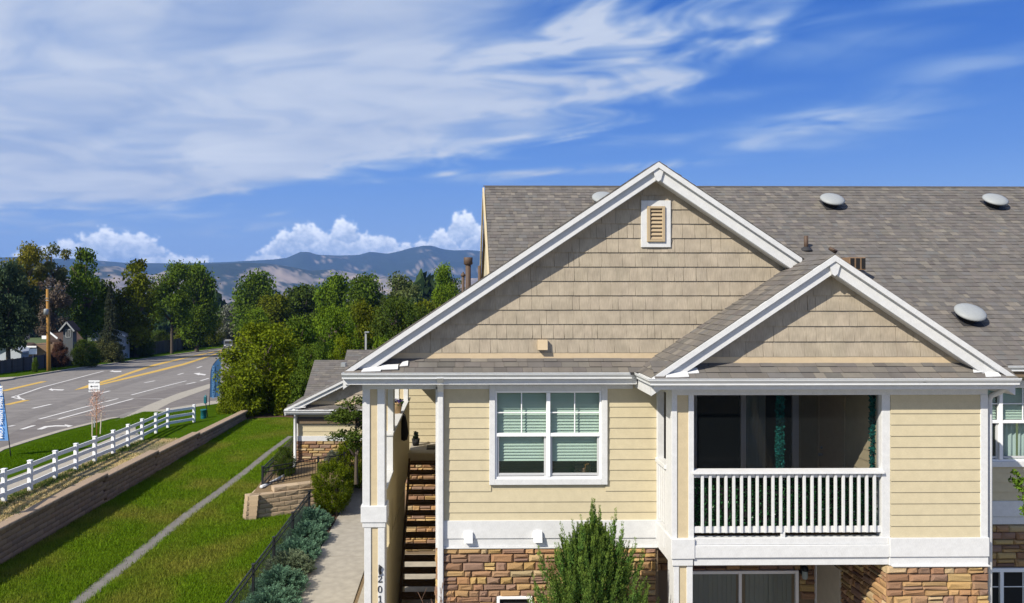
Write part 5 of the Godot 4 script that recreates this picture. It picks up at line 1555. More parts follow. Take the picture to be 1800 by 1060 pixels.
	mark(PackedVector2Array([Vector2(-28.176,-84.698),Vector2(-27.745,-85.587),Vector2(-27.448,-84.484),Vector2(-26.232,-82.817),Vector2(-25.844,-81.14),Vector2(-26.785,-82.266),Vector2(-26.483,-81.337)]), "paint_white")
	# kerbs: real steps
	kerb(PackedVector2Array([Vector2(-15.844,-23.14),Vector2(-18.484,-32.291),Vector2(-18.708,-34.82),Vector2(-18.886,-37.881),Vector2(-18.766,-40.815),Vector2(-18.765,-42.781),Vector2(-18.56,-43.431)]))
	kerb(PackedVector2Array([Vector2(-16.176,-52.179),Vector2(-15.422,-53.144),Vector2(-14.459,-52.926),Vector2(-13.65,-52.129)]))
	kerb(PackedVector2Array([Vector2(-41.557,-60.696),Vector2(-42.28,-73.863),Vector2(-42.605,-77.474),Vector2(-44.57,-91.999),Vector2(-45.337,-103.359),Vector2(-46.142,-111.469),Vector2(-47.1,-120.354),Vector2(-48.183,-133.486),Vector2(-49.956,-151.783),Vector2(-51.777,-174.174)]))
	# near verge and paths
	st = mb(); slab_sheet(st, PackedVector2Array([Vector2(-15.844,-23.14),Vector2(-18.527,-32.366),Vector2(-18.754,-34.907),Vector2(-18.937,-37.983),Vector2(-18.821,-40.933),Vector2(-18.822,-42.911),Vector2(-18.134,-43.291),Vector2(-17.812,-41.271),Vector2(-17.211,-39.427),Vector2(-16.57,-38.144),Vector2(-15.593,-36.368),Vector2(-15.274,-35.103),Vector2(-15.024,-32.676),Vector2(-14.827,-30.829),Vector2(-14.656,-27.279),Vector2(-14.555,-25.427),Vector2(-13.889,-20.285)]), 2.0 - 0.012, 0.04, 0.12); struct("grass_verge", st, M["verge"])
	st = mb(); slab_sheet(st, PackedVector2Array([Vector2(-14.05,-20.52),Vector2(-14.661,-25.612),Vector2(-14.77,-27.492),Vector2(-14.958,-31.101),Vector2(-15.165,-32.981),Vector2(-15.4,-35.28),Vector2(-15.645,-36.369),Vector2(-16.624,-38.145),Vector2(-17.267,-39.428),Vector2(-17.976,-41.516),Vector2(-18.223,-43.505),Vector2(-17.767,-47.014),Vector2(-16.745,-50.334),Vector2(-16.176,-52.179),Vector2(-15.422,-53.144),Vector2(-14.459,-52.926),Vector2(-14.087,-51.567),Vector2(-15.153,-51.588),Vector2(-16.222,-48.764),Vector2(-16.632,-45.193),Vector2(-16.382,-41.486),Vector2(-15.86,-39.184),Vector2(-15.321,-37.918),Vector2(-14.507,-36.348),Vector2(-13.951,-35.079),Vector2(-13.705,-33.11),Vector2(-13.711,-30.284),Vector2(-13.479,-28.234),Vector2(-13.329,-24.874),Vector2(-13.264,-23.173),Vector2(-12.788,-18.677)]), 2.0, 0.04, 0.1); struct("sidewalk", st, M["concrete"])
	st = mb(); slab_sheet(st, PackedVector2Array([Vector2(-14.139,-51.756),Vector2(-15.153,-51.588),Vector2(-16.222,-48.764),Vector2(-16.632,-45.193),Vector2(-16.382,-41.486),Vector2(-15.86,-39.184),Vector2(-15.321,-37.918),Vector2(-14.507,-36.348),Vector2(-12.911,-35.769),Vector2(-12.203,-36.683),Vector2(-12.087,-41.65),Vector2(-12.733,-46.608)]), 2.0 - 0.012, 0.04, 0.12); struct("grass_verge", st, M["verge"])
	# far verge, and the sidewalk corner at far left
	st = mb(); slab_sheet(st, PackedVector2Array([Vector2(-41.557,-60.696),Vector2(-42.503,-74.251),Vector2(-42.84,-77.902),Vector2(-44.863,-92.604),Vector2(-45.672,-104.123),Vector2(-46.51,-112.358),Vector2(-47.424,-121.183),Vector2(-48.551,-134.506),Vector2(-50.282,-152.772),Vector2(-52.035,-175.042),Vector2(-65.883,-224.838),Vector2(-60.539,-183.937),Vector2(-56.176,-155.63),Vector2(-52.904,-131.16),Vector2(-51.221,-109.883),Vector2(-49.596,-95.828),Vector2(-48.645,-84.981),Vector2(-48.177,-70.363)]), 2.0 - 0.01, 0.04, 0.12); struct("grass_verge", st, M["verge"])
	st = mb(); slab_sheet(st, PackedVector2Array([Vector2(-43.176,-70.255),Vector2(-43.651,-76.257),Vector2(-42.856,-77.732),Vector2(-41.78,-75.015),Vector2(-41.627,-72.721),Vector2(-41.13,-66.925)]), 2.0 + 0.012, 0.04, 0.14); struct("sidewalk", st, M["concrete"])
	# straw bank between the fence and the retaining wall
	var bank := mb()
	var green := mb()
	var zs := [-15, -18, -20, -22, -24, -26.4, -28.7, -31, -34.6, -36, -38, -40, -43.6]
	for i in zs.size() - 1:
		var za: float = zs[i]; var zb: float = zs[i + 1]
		var fa := -12.72 - (-za - 20) * 0.055; var fb := -12.72 - (-zb - 20) * 0.055
		quad(bank if za > -34.5 else green, Vector3(-12.04, wall_top(-za - 0.02) - 0.05, za), Vector3(-12.04, wall_top(-zb - 0.02) - 0.05, zb), Vector3(fb - 0.35, upper(zb) + 0.004, zb), Vector3(fa - 0.35, upper(za) + 0.004, za))
	struct("straw_bank", bank, M["straw"])
	struct("grass_bank", green, M["verge"])

func kerb(pts: PackedVector2Array) -> void:
	var st := mb()
	for i in pts.size() - 1:
		var a := Vector3(pts[i].x, upper(pts[i].y) - 0.05, pts[i].y)
		var b := Vector3(pts[i + 1].x, upper(pts[i + 1].y) - 0.05, pts[i + 1].y)
		bar(st, a, b, 0.34, 0.115)
	struct("kerb", st, M["kerb"])


# ---------- things along the street ----------
func white_fence() -> void:
	var f := thing("ranch_fence", "white three-rail ranch fence along the sidewalk above the retaining wall", "fence", Vector3(-13.3, 1, -29))
	var base := [Vector3(-12.797,1.146,-21.359),Vector3(-12.937,1.088,-22.797),Vector3(-12.99,1.029,-24.274),Vector3(-13.161,0.956,-26.103),Vector3(-13.244,0.893,-27.68),Vector3(-13.356,0.826,-29.339),Vector3(-13.433,0.757,-31.075),Vector3(-13.609,0.685,-32.878),Vector3(-13.803,0.607,-34.818),Vector3(-14.074,0.516,-37.101),Vector3(-14.272,0.434,-39.155),Vector3(-13.595,0.362,-40.955)]
	var tops := [1.905, 0, 0]
	var hts := [0.9, 0.9, 0.89, 0.89, 0.89, 0.9, 0.9, 0.9, 0.9, 0.9, 0.9, 0.9]
	for k in base.size():
		var p: Vector3 = base[k]
		var st := mb()
		cbx(st, p.x - 0.06, p.x + 0.06, p.y - 0.05, p.y + hts[k], p.z - 0.06, p.z + 0.06, 0.008)
		cbx(st, p.x - 0.075, p.x + 0.075, p.y + hts[k], p.y + hts[k] + 0.03, p.z - 0.075, p.z + 0.075, 0.012)
		part("post", st, M["fence_white"], f)
		if k:
			for h in [0.20, 0.48, 0.77]:
				st = mb()
				bar(st, base[k - 1] + Vector3(0, h, 0), p + Vector3(0, h, 0), 0.04, 0.125)
				part("rail", st, M["fence_white"], f)

func wood_fence() -> void:
	var f := thing("wooden_fence", "long weathered grey wooden privacy fence on the far side of the road", "fence", Vector3(-50, -2, -100))
	var base := [Vector3(-46.176,-0.813,-70.32),Vector3(-47.445,-1.315,-82.885),Vector3(-48.379,-1.742,-93.539),Vector3(-50.05,-2.295,-107.372),Vector3(-51.559,-3.113,-127.826),Vector3(-54.372,-4.025,-150.632),Vector3(-58.846,-5.152,-178.793),Vector3(-63.997,-6.715,-217.876),Vector3(-66.706,-7.767,-244.179)]
	var top := [-0.566, 0.011, -0.156, -0.455, -1.127, -1.779, -2.619, -3.79, -4.206]
	var st := mb()
	for i in base.size() - 1:
		var a: Vector3 = base[i]; var b: Vector3 = base[i + 1]
		var ta: float = Vector2(0, top[i]).y; var tb: float = top[i + 1]
		var n := int((b - a).length() / 0.30)
		for k in n:
			var p := a.lerp(b, (k + 0.0) / n); var q := a.lerp(b, (k + 0.94) / n)
			var y := lerpf(ta, tb, (k + 0.5) / n) + rng.randf_range(-0.02, 0.02)
			st.set_color(jit(Color(0.125, 0.115, 0.115), 0.22))
			var dz := rng.randf_range(0, 0.02)
			hexa(st, [Vector3(p.x, p.y - 0.2, p.z + dz), Vector3(q.x, q.y - 0.2, q.z + dz), Vector3(q.x, q.y - 0.2, q.z - 0.03), Vector3(p.x, p.y - 0.2, p.z - 0.03), Vector3(p.x, y, p.z + dz), Vector3(q.x, y, q.z + dz), Vector3(q.x, y, q.z - 0.03), Vector3(p.x, y, p.z - 0.03)])
	part("fence_boards", st, M["old_fence"], f).set_meta("kind", "stuff")
	for i in base.size() - 1:
		var a: Vector3 = base[i]; var b: Vector3 = base[i + 1]
		for k in 4:
			var p := a.lerp(b, k / 4.0)
			st = mb(); st.set_color(Color(0.10, 0.085, 0.08)); bar(st, p + Vector3(0.02, -0.2, 0.05), Vector3(p.x + 0.02, lerpf(top[i], top[i + 1], k / 4.0) + 0.06, p.z + 0.05), 0.12, 0.12, Vector3.BACK)
			part("post", st, M["old_fence"], f)

# feather flag: pole points, cloth as rows [left, right]
func feather_flag(label: String, base: Vector3, ht: float, lean: float, w: float, side: float, turn: float, m: String, text: String, tm: String, tsize: float) -> void:
	var f := thing("feather_flag", label, "flag", base)
	f.rotation.y = turn
	var pts := []
	var n := 16
	for k in n + 1:
		var t := float(k) / n
		var bend := pow(maxf(0.0, (t - 0.62) / 0.38), 2.2)
		pts.append(Vector3(-lean * t + side * w * 0.98 * bend, ht * t - bend * ht * 0.04, 0))
	var st := mb(true); tube(st, pts, [0.022, 0.02, 0.018, 0.016, 0.014, 0.012, 0.010], 8); part("pole", st, M["black_iron"], f, true)
	st = mb(true)
	var rows := []
	var at := func(t: float) -> Vector3:
		var x := t * n
		var i := mini(int(x), n - 1)
		return (pts[i] as Vector3).lerp(pts[i + 1], x - i)
	var nr := 24
	for k in nr + 1:
		var t := lerpf(0.17, 0.995, float(k) / nr)
		var p: Vector3 = at.call(t)
		var far := Vector3(side * w - lean * t, p.y - 0.02, 0.0)
		if side > 0: far.x = maxf(far.x, p.x)
		else: far.x = minf(far.x, p.x)
		if k == 0: far.y += 0.03
		var row := []
		for c in 5:
			var s := c / 4.0
			row.append(p.lerp(far, s) + Vector3(0, 0, 0.03 * sin(k * 0.55 + s * 3.0) * s))
		rows.append(row)
	for k in nr:
		for c in 4:
			quad(st, rows[k][c], rows[k][c + 1], rows[k + 1][c + 1], rows[k + 1][c])
			quad(st, rows[k][c] + Vector3(0, 0, -0.006), rows[k + 1][c] + Vector3(0, 0, -0.006), rows[k + 1][c + 1] + Vector3(0, 0, -0.006), rows[k][c + 1] + Vector3(0, 0, -0.006))
	var cl := part("cloth", st, M[m], f, true)
	var t := TextMesh.new()
	var fo := SystemFont.new(); fo.font_names = PackedStringArray(["Droid Sans"]); fo.font_weight = 700
	t.font = fo; t.text = text; t.font_size = 48; t.pixel_size = tsize / 48.0; t.depth = 0.01
	var o := part("lettering", t, M[tm], cl, true)
	o.rotation.z = -PI / 2
	o.position = Vector3(side * w * 0.34 - lean * 0.35, ht * 0.47, 0.05)

func sign_post(called: String, label: String, base: Vector3, top: float, pw: float, ph: float, turn: float, front: String, lines: Array) -> void:
	var s := thing(called, label, "road sign", base)
	s.rotation.y = turn
	var st := mb(); bar(st, Vector3.ZERO, Vector3(0, top - base.y, 0), 0.05, 0.05, Vector3.BACK); part("post", st, M["metal_grey"], s, true)
	st = mb(); cbx(st, -pw / 2, pw / 2, top - base.y - ph, top - base.y, 0.03, 0.04, 0.003); var p := part("panel", st, M[front], s, true)
	for l in lines:
		var t := TextMesh.new()
		var fo := SystemFont.new(); fo.font_names = PackedStringArray(["Droid Sans"]); fo.font_weight = 500
		t.font = fo; t.text = l[0]; t.font_size = 48; t.pixel_size = l[1] / 48.0; t.depth = 0.004
		var o := part("lettering", t, M["lettering"], p, true)
		o.position = Vector3(l[3] if l.size() > 3 else 0.0, top - base.y - l[2], 0.044)
	if lines.size():
		# bent arrow and bicycle between the words
		st = mb(); bar(st, Vector3(-0.14, top - base.y - 0.29, 0.044), Vector3(-0.02, top - base.y - 0.29, 0.044), 0.01, 0.025); bar(st, Vector3(-0.17, top - base.y - 0.29, 0.044), Vector3(-0.12, top - base.y - 0.25, 0.044), 0.01, 0.025); bar(st, Vector3(-0.17, top - base.y - 0.29, 0.044), Vector3(-0.12, top - base.y - 0.33, 0.044), 0.01, 0.025); part("arrow", st, M["lettering"], p, true)

func street_things() -> void:
	white_fence()
	wood_fence()
	var st: SurfaceTool
	feather_flag("light blue feather flag with white lettering at the left edge of the photo", Vector3(-17.035,0.781,-30.471), 3.622, 0.42, 0.62, -1.0, 0.0, "flag_light", "KIPLINGLIVING.COM", "letter_white", 0.20)
	feather_flag("dark blue feather flag on the lawn corner beside the big tree", Vector3(-15.41,0.03,-49.257), 3.185, -0.12, 0.62, 1.0, 0.0, "flag_dark", "KIPLINGLIVING.COM", "letter_faint", 0.20)
	sign_post("lane_sign", "white square road sign with black lettering on a grey post behind the ranch fence", Vector3(-17.769,0.44,-39.004), 2.749, 0.53, 0.56, 0.05, "vinyl", [["RIGHT LANE", 0.105, 0.10], ["BIKE", 0.10, 0.29, 0.10], ["TURN RIGHT", 0.105, 0.46]])
	sign_post("sign_back", "small white sign on a post before the wooden fence at far left", Vector3(-46.536,-1.501,-87.533), 0.939, 0.8, 0.62, 0.2, "vinyl", [])
	sign_post("sign_back", "narrow grey sign on a post by the far end of the wooden fence", Vector3(-56.065,-4.741,-168.532), -1.312, 0.75, 1.5, 0.1, "vent_grey", [])
	# bin and bag dispenser
	var bp: Vector3 = Vector3(-13.574,0.303,-42.428)
	var b := thing("litter_bin", "round teal litter bin on the grass corner by the end of the ranch fence", "bin", bp)
	st = mb(true); lathe(st, bp, [[0.001, 0.0], [0.13, 0.0], [0.145, 0.06], [0.15, 0.47], [0.165, 0.475], [0.165, 0.52], [0.14, 0.53], [0.12, 0.50], [0.001, 0.48]], 20); part("body", st, M["teal"], b)
	st = mb(true); lathe(st, bp, [[0.152, 0.12], [0.156, 0.13], [0.156, 0.15], [0.152, 0.16]], 20); part("band", st, M["teal"], b)
	var bd := thing("bag_dispenser", "slim teal bag dispenser on a leaning black pole beside the litter bin", "dispenser", bp + Vector3(0.05, 0, -0.5))
	var q := bp + Vector3(0.08, 0, -0.45)
	st = mb(true); tube(st, [q, q + Vector3(-0.14, 0.95, 0)], [0.025], 8); part("pole", st, M["black_iron"], bd)
	st = mb(); cbx(st, q.x - 0.20, q.x - 0.06, q.y + 0.78, q.y + 1.12, q.z - 0.05, q.z + 0.08, 0.015); part("box", st, M["teal"], bd)
	st = mb(); hexa(st, [Vector3(q.x - 0.21, q.y + 1.12, q.z + 0.1), Vector3(q.x - 0.05, q.y + 1.12, q.z + 0.1), Vector3(q.x - 0.05, q.y + 1.12, q.z - 0.06), Vector3(q.x - 0.21, q.y + 1.12, q.z - 0.06), Vector3(q.x - 0.14, q.y + 1.24, q.z + 0.02), Vector3(q.x - 0.10, q.y + 1.24, q.z + 0.02), Vector3(q.x - 0.10, q.y + 1.24, q.z), Vector3(q.x - 0.14, q.y + 1.24, q.z)]); part("lid", st, M["teal"], bd)
	# young staked tree
	var yp: Vector3 = Vector3(-16.058,0.581,-35.468)
	var y := thing("young_tree", "bare pinkish young tree tied between wooden stakes on the verge", "tree", yp)
	st = mb(true); tube(st, [yp, yp + Vector3(0.0, 0.9, 0), yp + Vector3(-0.02, 2.0, 0)], [0.022, 0.018, 0.006], 7); part("trunk", st, M["pole_wood"], y)
	st = mb()
	for k in 90:
		var o := yp + Vector3(0, rng.randf_range(0.75, 1.9), 0)
		var a := rng.randf() * TAU
		var l := rng.randf_range(0.2, 0.62) * (1.35 - (o.y - yp.y) * 0.42)
		var e := o + Vector3(cos(a) * l, rng.randf_range(-0.05, 0.4), sin(a) * l)
		bar(st, o, e, 0.008, 0.008)
		for s in 3:
			var w := o.lerp(e, rng.randf_range(0.3, 1.0))
			bar(st, w, w + Vector3(rng.randf_range(-0.12, 0.12), rng.randf_range(-0.03, 0.14), rng.randf_range(-0.12, 0.12)), 0.005, 0.012)
	part("twigs", st, M["twig_pink"], y).set_meta("kind", "stuff")
	for s in [[Vector3(-16.425,0.567,-35.832), 1.02, 0.0], [Vector3(-16.402,0.537,-36.569), 1.0, 0.06]]:
		var sp: Vector3 = s[0]
		var so := thing("tree_stake", "pale wooden stake %s the young bare tree" % ("left of" if s[2] == 0.0 else "right of"), "stake", sp)
		st = mb(); bar(st, sp, sp + Vector3(s[2], s[1], 0), 0.035, 0.035, Vector3.BACK); part("shaft", st, M["house_cream"], so)
	# utility pole
	var up: Vector3 = Vector3(-45.05,-0.8,-88)
	var ut: float = 7.437
	var u := thing("utility_pole", "tall orange-brown wooden utility pole with a grey transformer", "utility pole", Vector3(up.x, -1.6, up.z))
	st = mb(true); tube(st, [Vector3(up.x, -2.0, up.z), Vector3(-45.205, ut, up.z)], [0.23, 0.15], 12); part("shaft", st, M["pole_wood"], u)
	st = mb(true); lathe(st, Vector3(-45.205,4.637,-87.7), [[0.001, 0.0], [0.24, 0.0], [0.24, 0.55], [0.2, 0.62], [0.001, 0.66]], 16); var tr := part("transformer", st, M["vent_grey"], u)
	st = mb(); bar(st, Vector3(-45.308,5.068,-87.9), Vector3(-45.122,5.068,-87.9), 0.1, 0.1); part("bracket", st, M["metal_grey"], tr)
	st = mb(); bar(st, Vector3(-45.287,6.191,-87.8), Vector3(-45.009,6.191,-87.8), 0.08, 0.08); bar(st, Vector3(-45.318,6.44,-87.8), Vector3(-45.071,6.44,-87.8), 0.06, 0.06); part("crossarm", st, M["metal_grey"], u)
	st = mb(true)
	for h in [586.0]:
		var w0 := []
		for k in 13:
			var t := k / 12.0
			w0.append(Vector3(-45.174,2.632,-88).lerp(Vector3(-51.623,2.896,-84), t) + Vector3(0, -0.35 * sin(t * PI), 0))
		tube(st, w0, [0.022], 5)
	part("wire", st, M["black_iron"], u)
	# lamp post behind the garage
	var lp: Vector3 = Vector3(-4.823,3.346,-41)
	var lt: float = 4.983
	var l := thing("parking_lamp", "grey square lamp post standing behind the garage roof", "lamp post", Vector3(lp.x, 0, lp.z))
	st = mb(); bar(st, Vector3(lp.x, 0, lp.z), Vector3(lp.x, lt, lp.z), 0.09, 0.09, Vector3.BACK); part("pole", st, M["metal_grey"], l)
	st = mb(); cbx(st, lp.x - 0.06, lp.x + 0.18, lt - 0.03, lt + 0.03, lp.z - 0.12, lp.z + 0.12, 0.015); part("head", st, M["vent_grey"], l)
	car()
	houses()
	balcony_things()

func car() -> void:
	var p: Vector3 = Vector3(-51.111,-5.182,-176.558)
	var c := thing("car", "dark grey car with its lights towards us far down the road", "car", p)
	c.rotation.y = 0.28
	c.rotation.x = 0.04
	var st := mb()
	var prof := [Vector2(-2.2, 0.35), Vector2(2.2, 0.35), Vector2(2.25, 0.75), Vector2(2.1, 0.98), Vector2(1.0, 1.1), Vector2(0.4, 1.62), Vector2(-1.5, 1.68), Vector2(-2.1, 1.1), Vector2(-2.25, 0.8)]
	for i in prof.size():
		var j := (i + 1) % prof.size()
		quad(st, Vector3(0.9, prof[j].y, prof[j].x), Vector3(0.9, prof[i].y, prof[i].x), Vector3(-0.9, prof[i].y, prof[i].x), Vector3(-0.9, prof[j].y, prof[j].x))
	var ix := Geometry2D.triangulate_polygon(PackedVector2Array(prof))
	for k in range(0, ix.size(), 3):
		for s in [-0.9, 0.9]:
			var v := []
			for i in 3: v.append(Vector3(s, prof[ix[k + i]].y, prof[ix[k + i]].x))
			tri(st, v[0], v[1], v[2])
	part("body", st, M["car_paint"], c, true)
	st = mb(); quad(st, Vector3(-0.75, 1.12, 1.0), Vector3(0.75, 1.12, 1.0), Vector3(0.68, 1.56, 0.5), Vector3(-0.68, 1.56, 0.5)); part("windshield", st, M["dark"], c, true)
	for s in [-1, 1]:
		st = mb(); cbx(st, s * 0.82, s * 0.5, 0.72, 0.9, 2.15, 2.27, 0.02); part("headlight", st, M["vinyl"], c, true)
		for z in [-1.4, 1.4]:
			st = mb(true); tube(st, [Vector3(s * 0.72, 0.34, z), Vector3(s * 0.95, 0.34, z)], [0.34], 16); part("wheel", st, M["black_iron"], c, true)
	st = mb(); cbx(st, -0.5, 0.5, 0.5, 0.68, 2.2, 2.28, 0.02); part("grille", st, M["metal_grey"], c, true)
	st = mb(); bar(st, Vector3(-0.6, 1.75, -1.2), Vector3(0.6, 1.75, -1.2), 0.06, 0.06); bar(st, Vector3(-0.6, 1.75, 0.2), Vector3(0.6, 1.75, 0.2), 0.06, 0.06); part("roof_rack", st, M["vinyl"], c, true)

# simple far house: gable towards us; eave heights in metres
func far_house(called: String, label: String, x0: float, x1: float, y0: float, ye: float, yr: float, z: float, depth: float, wall: String, roof: String, trim: String, windows: Array) -> void:
	var h := thing(called, label, "house", Vector3((x0 + x1) / 2, y0, z))
	var st := mb()
	bx(st, x0, x1, y0, ye, z, z - depth)
	plank(st, PackedVector2Array([Vector2(x0, ye), Vector2(x1, ye), Vector2((x0 + x1) / 2, yr)]), z - 0.2, 0.2, 0.2)
	part("wall", st, M[wall], h)
	st = mb()
	var m := (x0 + x1) / 2
	var o := 0.35
	var sl := (yr - ye) / (m - x0)
	deck(st, Vector3(m, yr + 0.2, z + o), Vector3(m, yr + 0.2, z - depth - o), Vector3(x0 - o, ye - sl * o + 0.2, z + o), Vector3(x0 - o, ye - sl * o + 0.2, z - depth - o), 0.18)
	deck(st, Vector3(m, yr + 0.2, z + o), Vector3(m, yr + 0.2, z - depth - o), Vector3(x1 + o, ye - sl * o + 0.2, z + o), Vector3(x1 + o, ye - sl * o + 0.2, z - depth - o), 0.18)
	part("roof", st, M[roof], h)
	for s in [-1, 1]:
		st = mb(); bar(st, Vector3(m, yr + 0.06, z + o + 0.03), Vector3(m + s * (m - x0 + o), ye - sl * o + 0.06, z + o + 0.03), 0.05, 0.17); part("rake_board", st, M[trim], h)
	for w in windows:
		st = mb(); cbx(st, w[0] - 0.1, w[1] + 0.1, w[2] - 0.1, w[3] + 0.1, z, z + 0.06, 0.01); var wn := part("window", st, M[trim], h)
		st = mb(); bx(st, w[0], (w[0] + w[1]) / 2 - 0.04, w[2], w[3], z + 0.05, z + 0.07); part("pane", st, M["dark"], wn)
		st = mb(); bx(st, (w[0] + w[1]) / 2 + 0.04, w[1], w[2], w[3], z + 0.05, z + 0.07); part("pane", st, M["dark"], wn)

func houses() -> void:
	far_house("dormer_house", "grey gabled house with white trim and one window behind the wooden fence", -48.938, -47.753, -3, 2.646, 3.348, -99, 1.0, "house_grey", "red_brown_roof", "vent_grey", [[-48.52, -48.101, 1.593, 2.435]])
	var h := thing("brown_house", "brown-roofed house with cream walls behind the utility pole", "house", Vector3(-54.712, -3, -108))
	var st := mb(); bx(st, -57.844, -50.233, -3.5, 0.085, -106, -114); part("wall", st, M["house_brown"], h)
	st = mb(); deck(st, Vector3(-56.622,2.008,-110), Vector3(-52.748,2.006,-110), Vector3(-54.054,0.803,-105.3), Vector3(-49.307,0.799,-105.3), 0.3); deck(st, Vector3(-61.168,0.28,-109), Vector3(-57.795,0.277,-109), Vector3(-58.775,0.043,-105), Vector3(-55.23,0.04,-105), 0.3); part("roof", st, M["red_brown_roof"], h)
	st = mb(); bar(st, Vector3(-58.572,-0.025,-104.9), Vector3(-55.326,-0.028,-104.9), 0.1, 0.2); bar(st, Vector3(-53.701,1.942,-104.9), Vector3(-52.593,1.048,-104.9), 0.1, 0.2); part("eave_board", st, M["vinyl"], h)
	st = mb(); cbx(st, -57.572, -57.275, 0.793, 1.84, -105.5, -107, 0.05); part("chimney", st, M["house_cream"], h)
	st = mb(); bx(st, -55.108, -54.511, 0.918, 1.368, -105.8, -106); part("window", st, M["vinyl"], h)
	far_house("white_shed", "low pale blue-white shed with a dark roof edge at far left", -53.438, -50.269, -3, 0.284, 1.068, -92, 1.6, "house_white", "house_white", "dark", [])
	far_house("far_house", "tan-roofed house among trees far down the road", -102.307, -95.296, -13, -4.266, -1.919, -330, 8, "house_cream", "tan_board", "house_cream", [])
	far_house("far_house", "pale house half hidden behind the spruce over the wooden fence", -55.175, -50.266, -4, 0.611, 1.548, -120, 2.0, "house_white", "vent_grey", "vinyl", [])

func balcony_things() -> void:
	var st: SurfaceTool
	# hedge mat tied behind the balusters
	var x0 := 3.741; var x1 := 6.717
	var hm := thing("hedge_screen", "dark green artificial hedge screen behind the balcony balusters", "hedge screen", Vector3(5.0, 3.1, -12.66))
	st = mb(); bx(st, x0, x1, 3.199, 4.095, -12.66, -12.68); part("backing", st, M["dark"], hm)
	part("leaves", leaf_cloud(5200, func(_i: int) -> Array: return [Vector3(rng.randf_range(x0, x1), rng.randf_range(3.199, 4.095), -12.64 + rng.randf_range(-0.015, 0.02)), 0.030, jit(Color(0.035, 0.115, 0.045), 0.5) if rng.randf() > 0.012 else Color(0.5, 0.55, 0.5)]), M["leaf"], hm).set_meta("kind", "stuff")
	for g in [[5.155, "teal leafy garland hanging in the middle of the balcony opening"], [6.677, "teal leafy garland hanging at the right side of the balcony opening"]]:
		var gl := thing("leaf_garland", g[1], "garland", Vector3(g[0], 3.2, -12.75), "leaf garlands in the balcony")
		var gx: float = g[0]
		part("leaves", leaf_cloud(1100, func(_i: int) -> Array: return [Vector3(gx + rng.randf_range(-0.06, 0.06), rng.randf_range(4.15, 5.42), -12.75 + rng.randf_range(-0.04, 0.04)), 0.035, jit(Color(0.02, 0.16, 0.14), 0.5)]), M["leaf"], gl).set_meta("kind", "stuff")
		st = mb(true); tube(st, [Vector3(gx, 4.1, -12.75), Vector3(gx, 5.43, -12.75)], [0.012], 6); part("cord", st, M["dark"], gl)
	# on the stair landing
	var pp: Vector3 = Vector3(-1.218,4.564,-17.6)
	var p := thing("flower_pot", "tan flower pot with purple flowers on the porch guard cap", "flower pot", Vector3(-1.45, 4.35, -17.6))
	pp = Vector3(-1.40, 4.35, -17.6)
	st = mb(true); lathe(st, pp, [[0.001, 0.0], [0.10, 0.0], [0.14, 0.22], [0.15, 0.24], [0.13, 0.24], [0.001, 0.20]], 18); part("pot", st, M["terracotta"], p)
	part("flowers", leaf_cloud(260, func(_i: int) -> Array: return [pp + Vector3(rng.randf_range(-0.15, 0.15), 0.22 + rng.randf_range(-0.05, 0.08), rng.randf_range(-0.15, 0.15)), 0.035, jit(Color(0.06, 0.04, 0.16), 0.5) if rng.randf() < 0.5 else jit(Color(0.03, 0.07, 0.02), 0.3)]), M["leaf"], p).set_meta("kind", "stuff")
	var c := thing("hanging_bag", "black bag hanging inside the porch guard wall", "bag", Vector3(-1.2, 4.2, -17.4))
	st = mb(true); lathe(st, Vector3(-1.22, 3.75, -17.5), [[0.001, 0.0], [0.07, 0.03], [0.10, 0.18], [0.07, 0.4], [0.03, 0.58], [0.001, 0.6]], 12); part("sack", st, M["dark"], c)
	st = mb(true); tube(st, [Vector3(-1.22, 4.32, -17.5), Vector3(-1.25, 4.37, -17.5), Vector3(-1.3, 4.36, -17.5)], [0.012], 6); part("strap", st, M["dark"], c)
	var d := thing("door_mat", "black door mat on the upper stair landing", "door mat", Vector3(-0.6, 3.0, -20.6))
	st = mb(); cbx(st, -0.85, -0.42, 3.0, 3.02, -20.35, -20.85, 0.006); part("mat", st, M["dark"], d)
	st = mb(); for k in 5: cbx(st, -0.83, -0.44, 3.02, 3.028, -20.42 - k * 0.08, -20.45 - k * 0.08, 0.003)
	part("ribs", st, M["black_iron"], d)
	var bt := thing("potted_plant", "small dark potted plant against the porch landing wall", "potted plant", Vector3(-1.15, 3.0, -20.9))
	st = mb(true); lathe(st, Vector3(-1.15, 3.0, -20.9), [[0.001, 0.0], [0.08, 0.0], [0.11, 0.18], [0.001, 0.17]], 14); part("pot", st, M["dark"], bt)
	part("leaves", leaf_cloud(110, func(_i: int) -> Array: return [Vector3(-1.15, 3.26, -20.9) + Vector3(rng.randf_range(-0.06, 0.06), rng.randf_range(-0.1, 0.10), rng.randf_range(-0.1, 0.1)), 0.05, jit(Color(0.02, 0.03, 0.02), 0.3)]), M["leaf"], bt).set_meta("kind", "stuff")
	# things on the sill behind the main window
	for b in [[2.067, 2.241, "house_brown", "brown box behind the right lower pane of the main window"], [2.246, 2.338, "pole_wood", "yellow upright box behind the right lower pane of the main window"]]:
		var o := thing("storage_box", b[3], "box", Vector3(b[0], 3.5, -14.3))
		st = mb(); cbx(st, b[0], b[1], 3.786, 3.868 if b[2] == "house_brown" else 3.93, -14.2, -14.45, 0.01); part("carton", st, M[b[2]], o)
		st = mb(); cbx(st, b[0] + 0.01, b[1] - 0.01, 3.735, 3.784, -14.2, -14.45, 0.01); part("base", st, M["dark_wood"], o)


# ---------- foliage ----------
var leaf_y := 1.0       # flattens leaves that are stretched upwards later
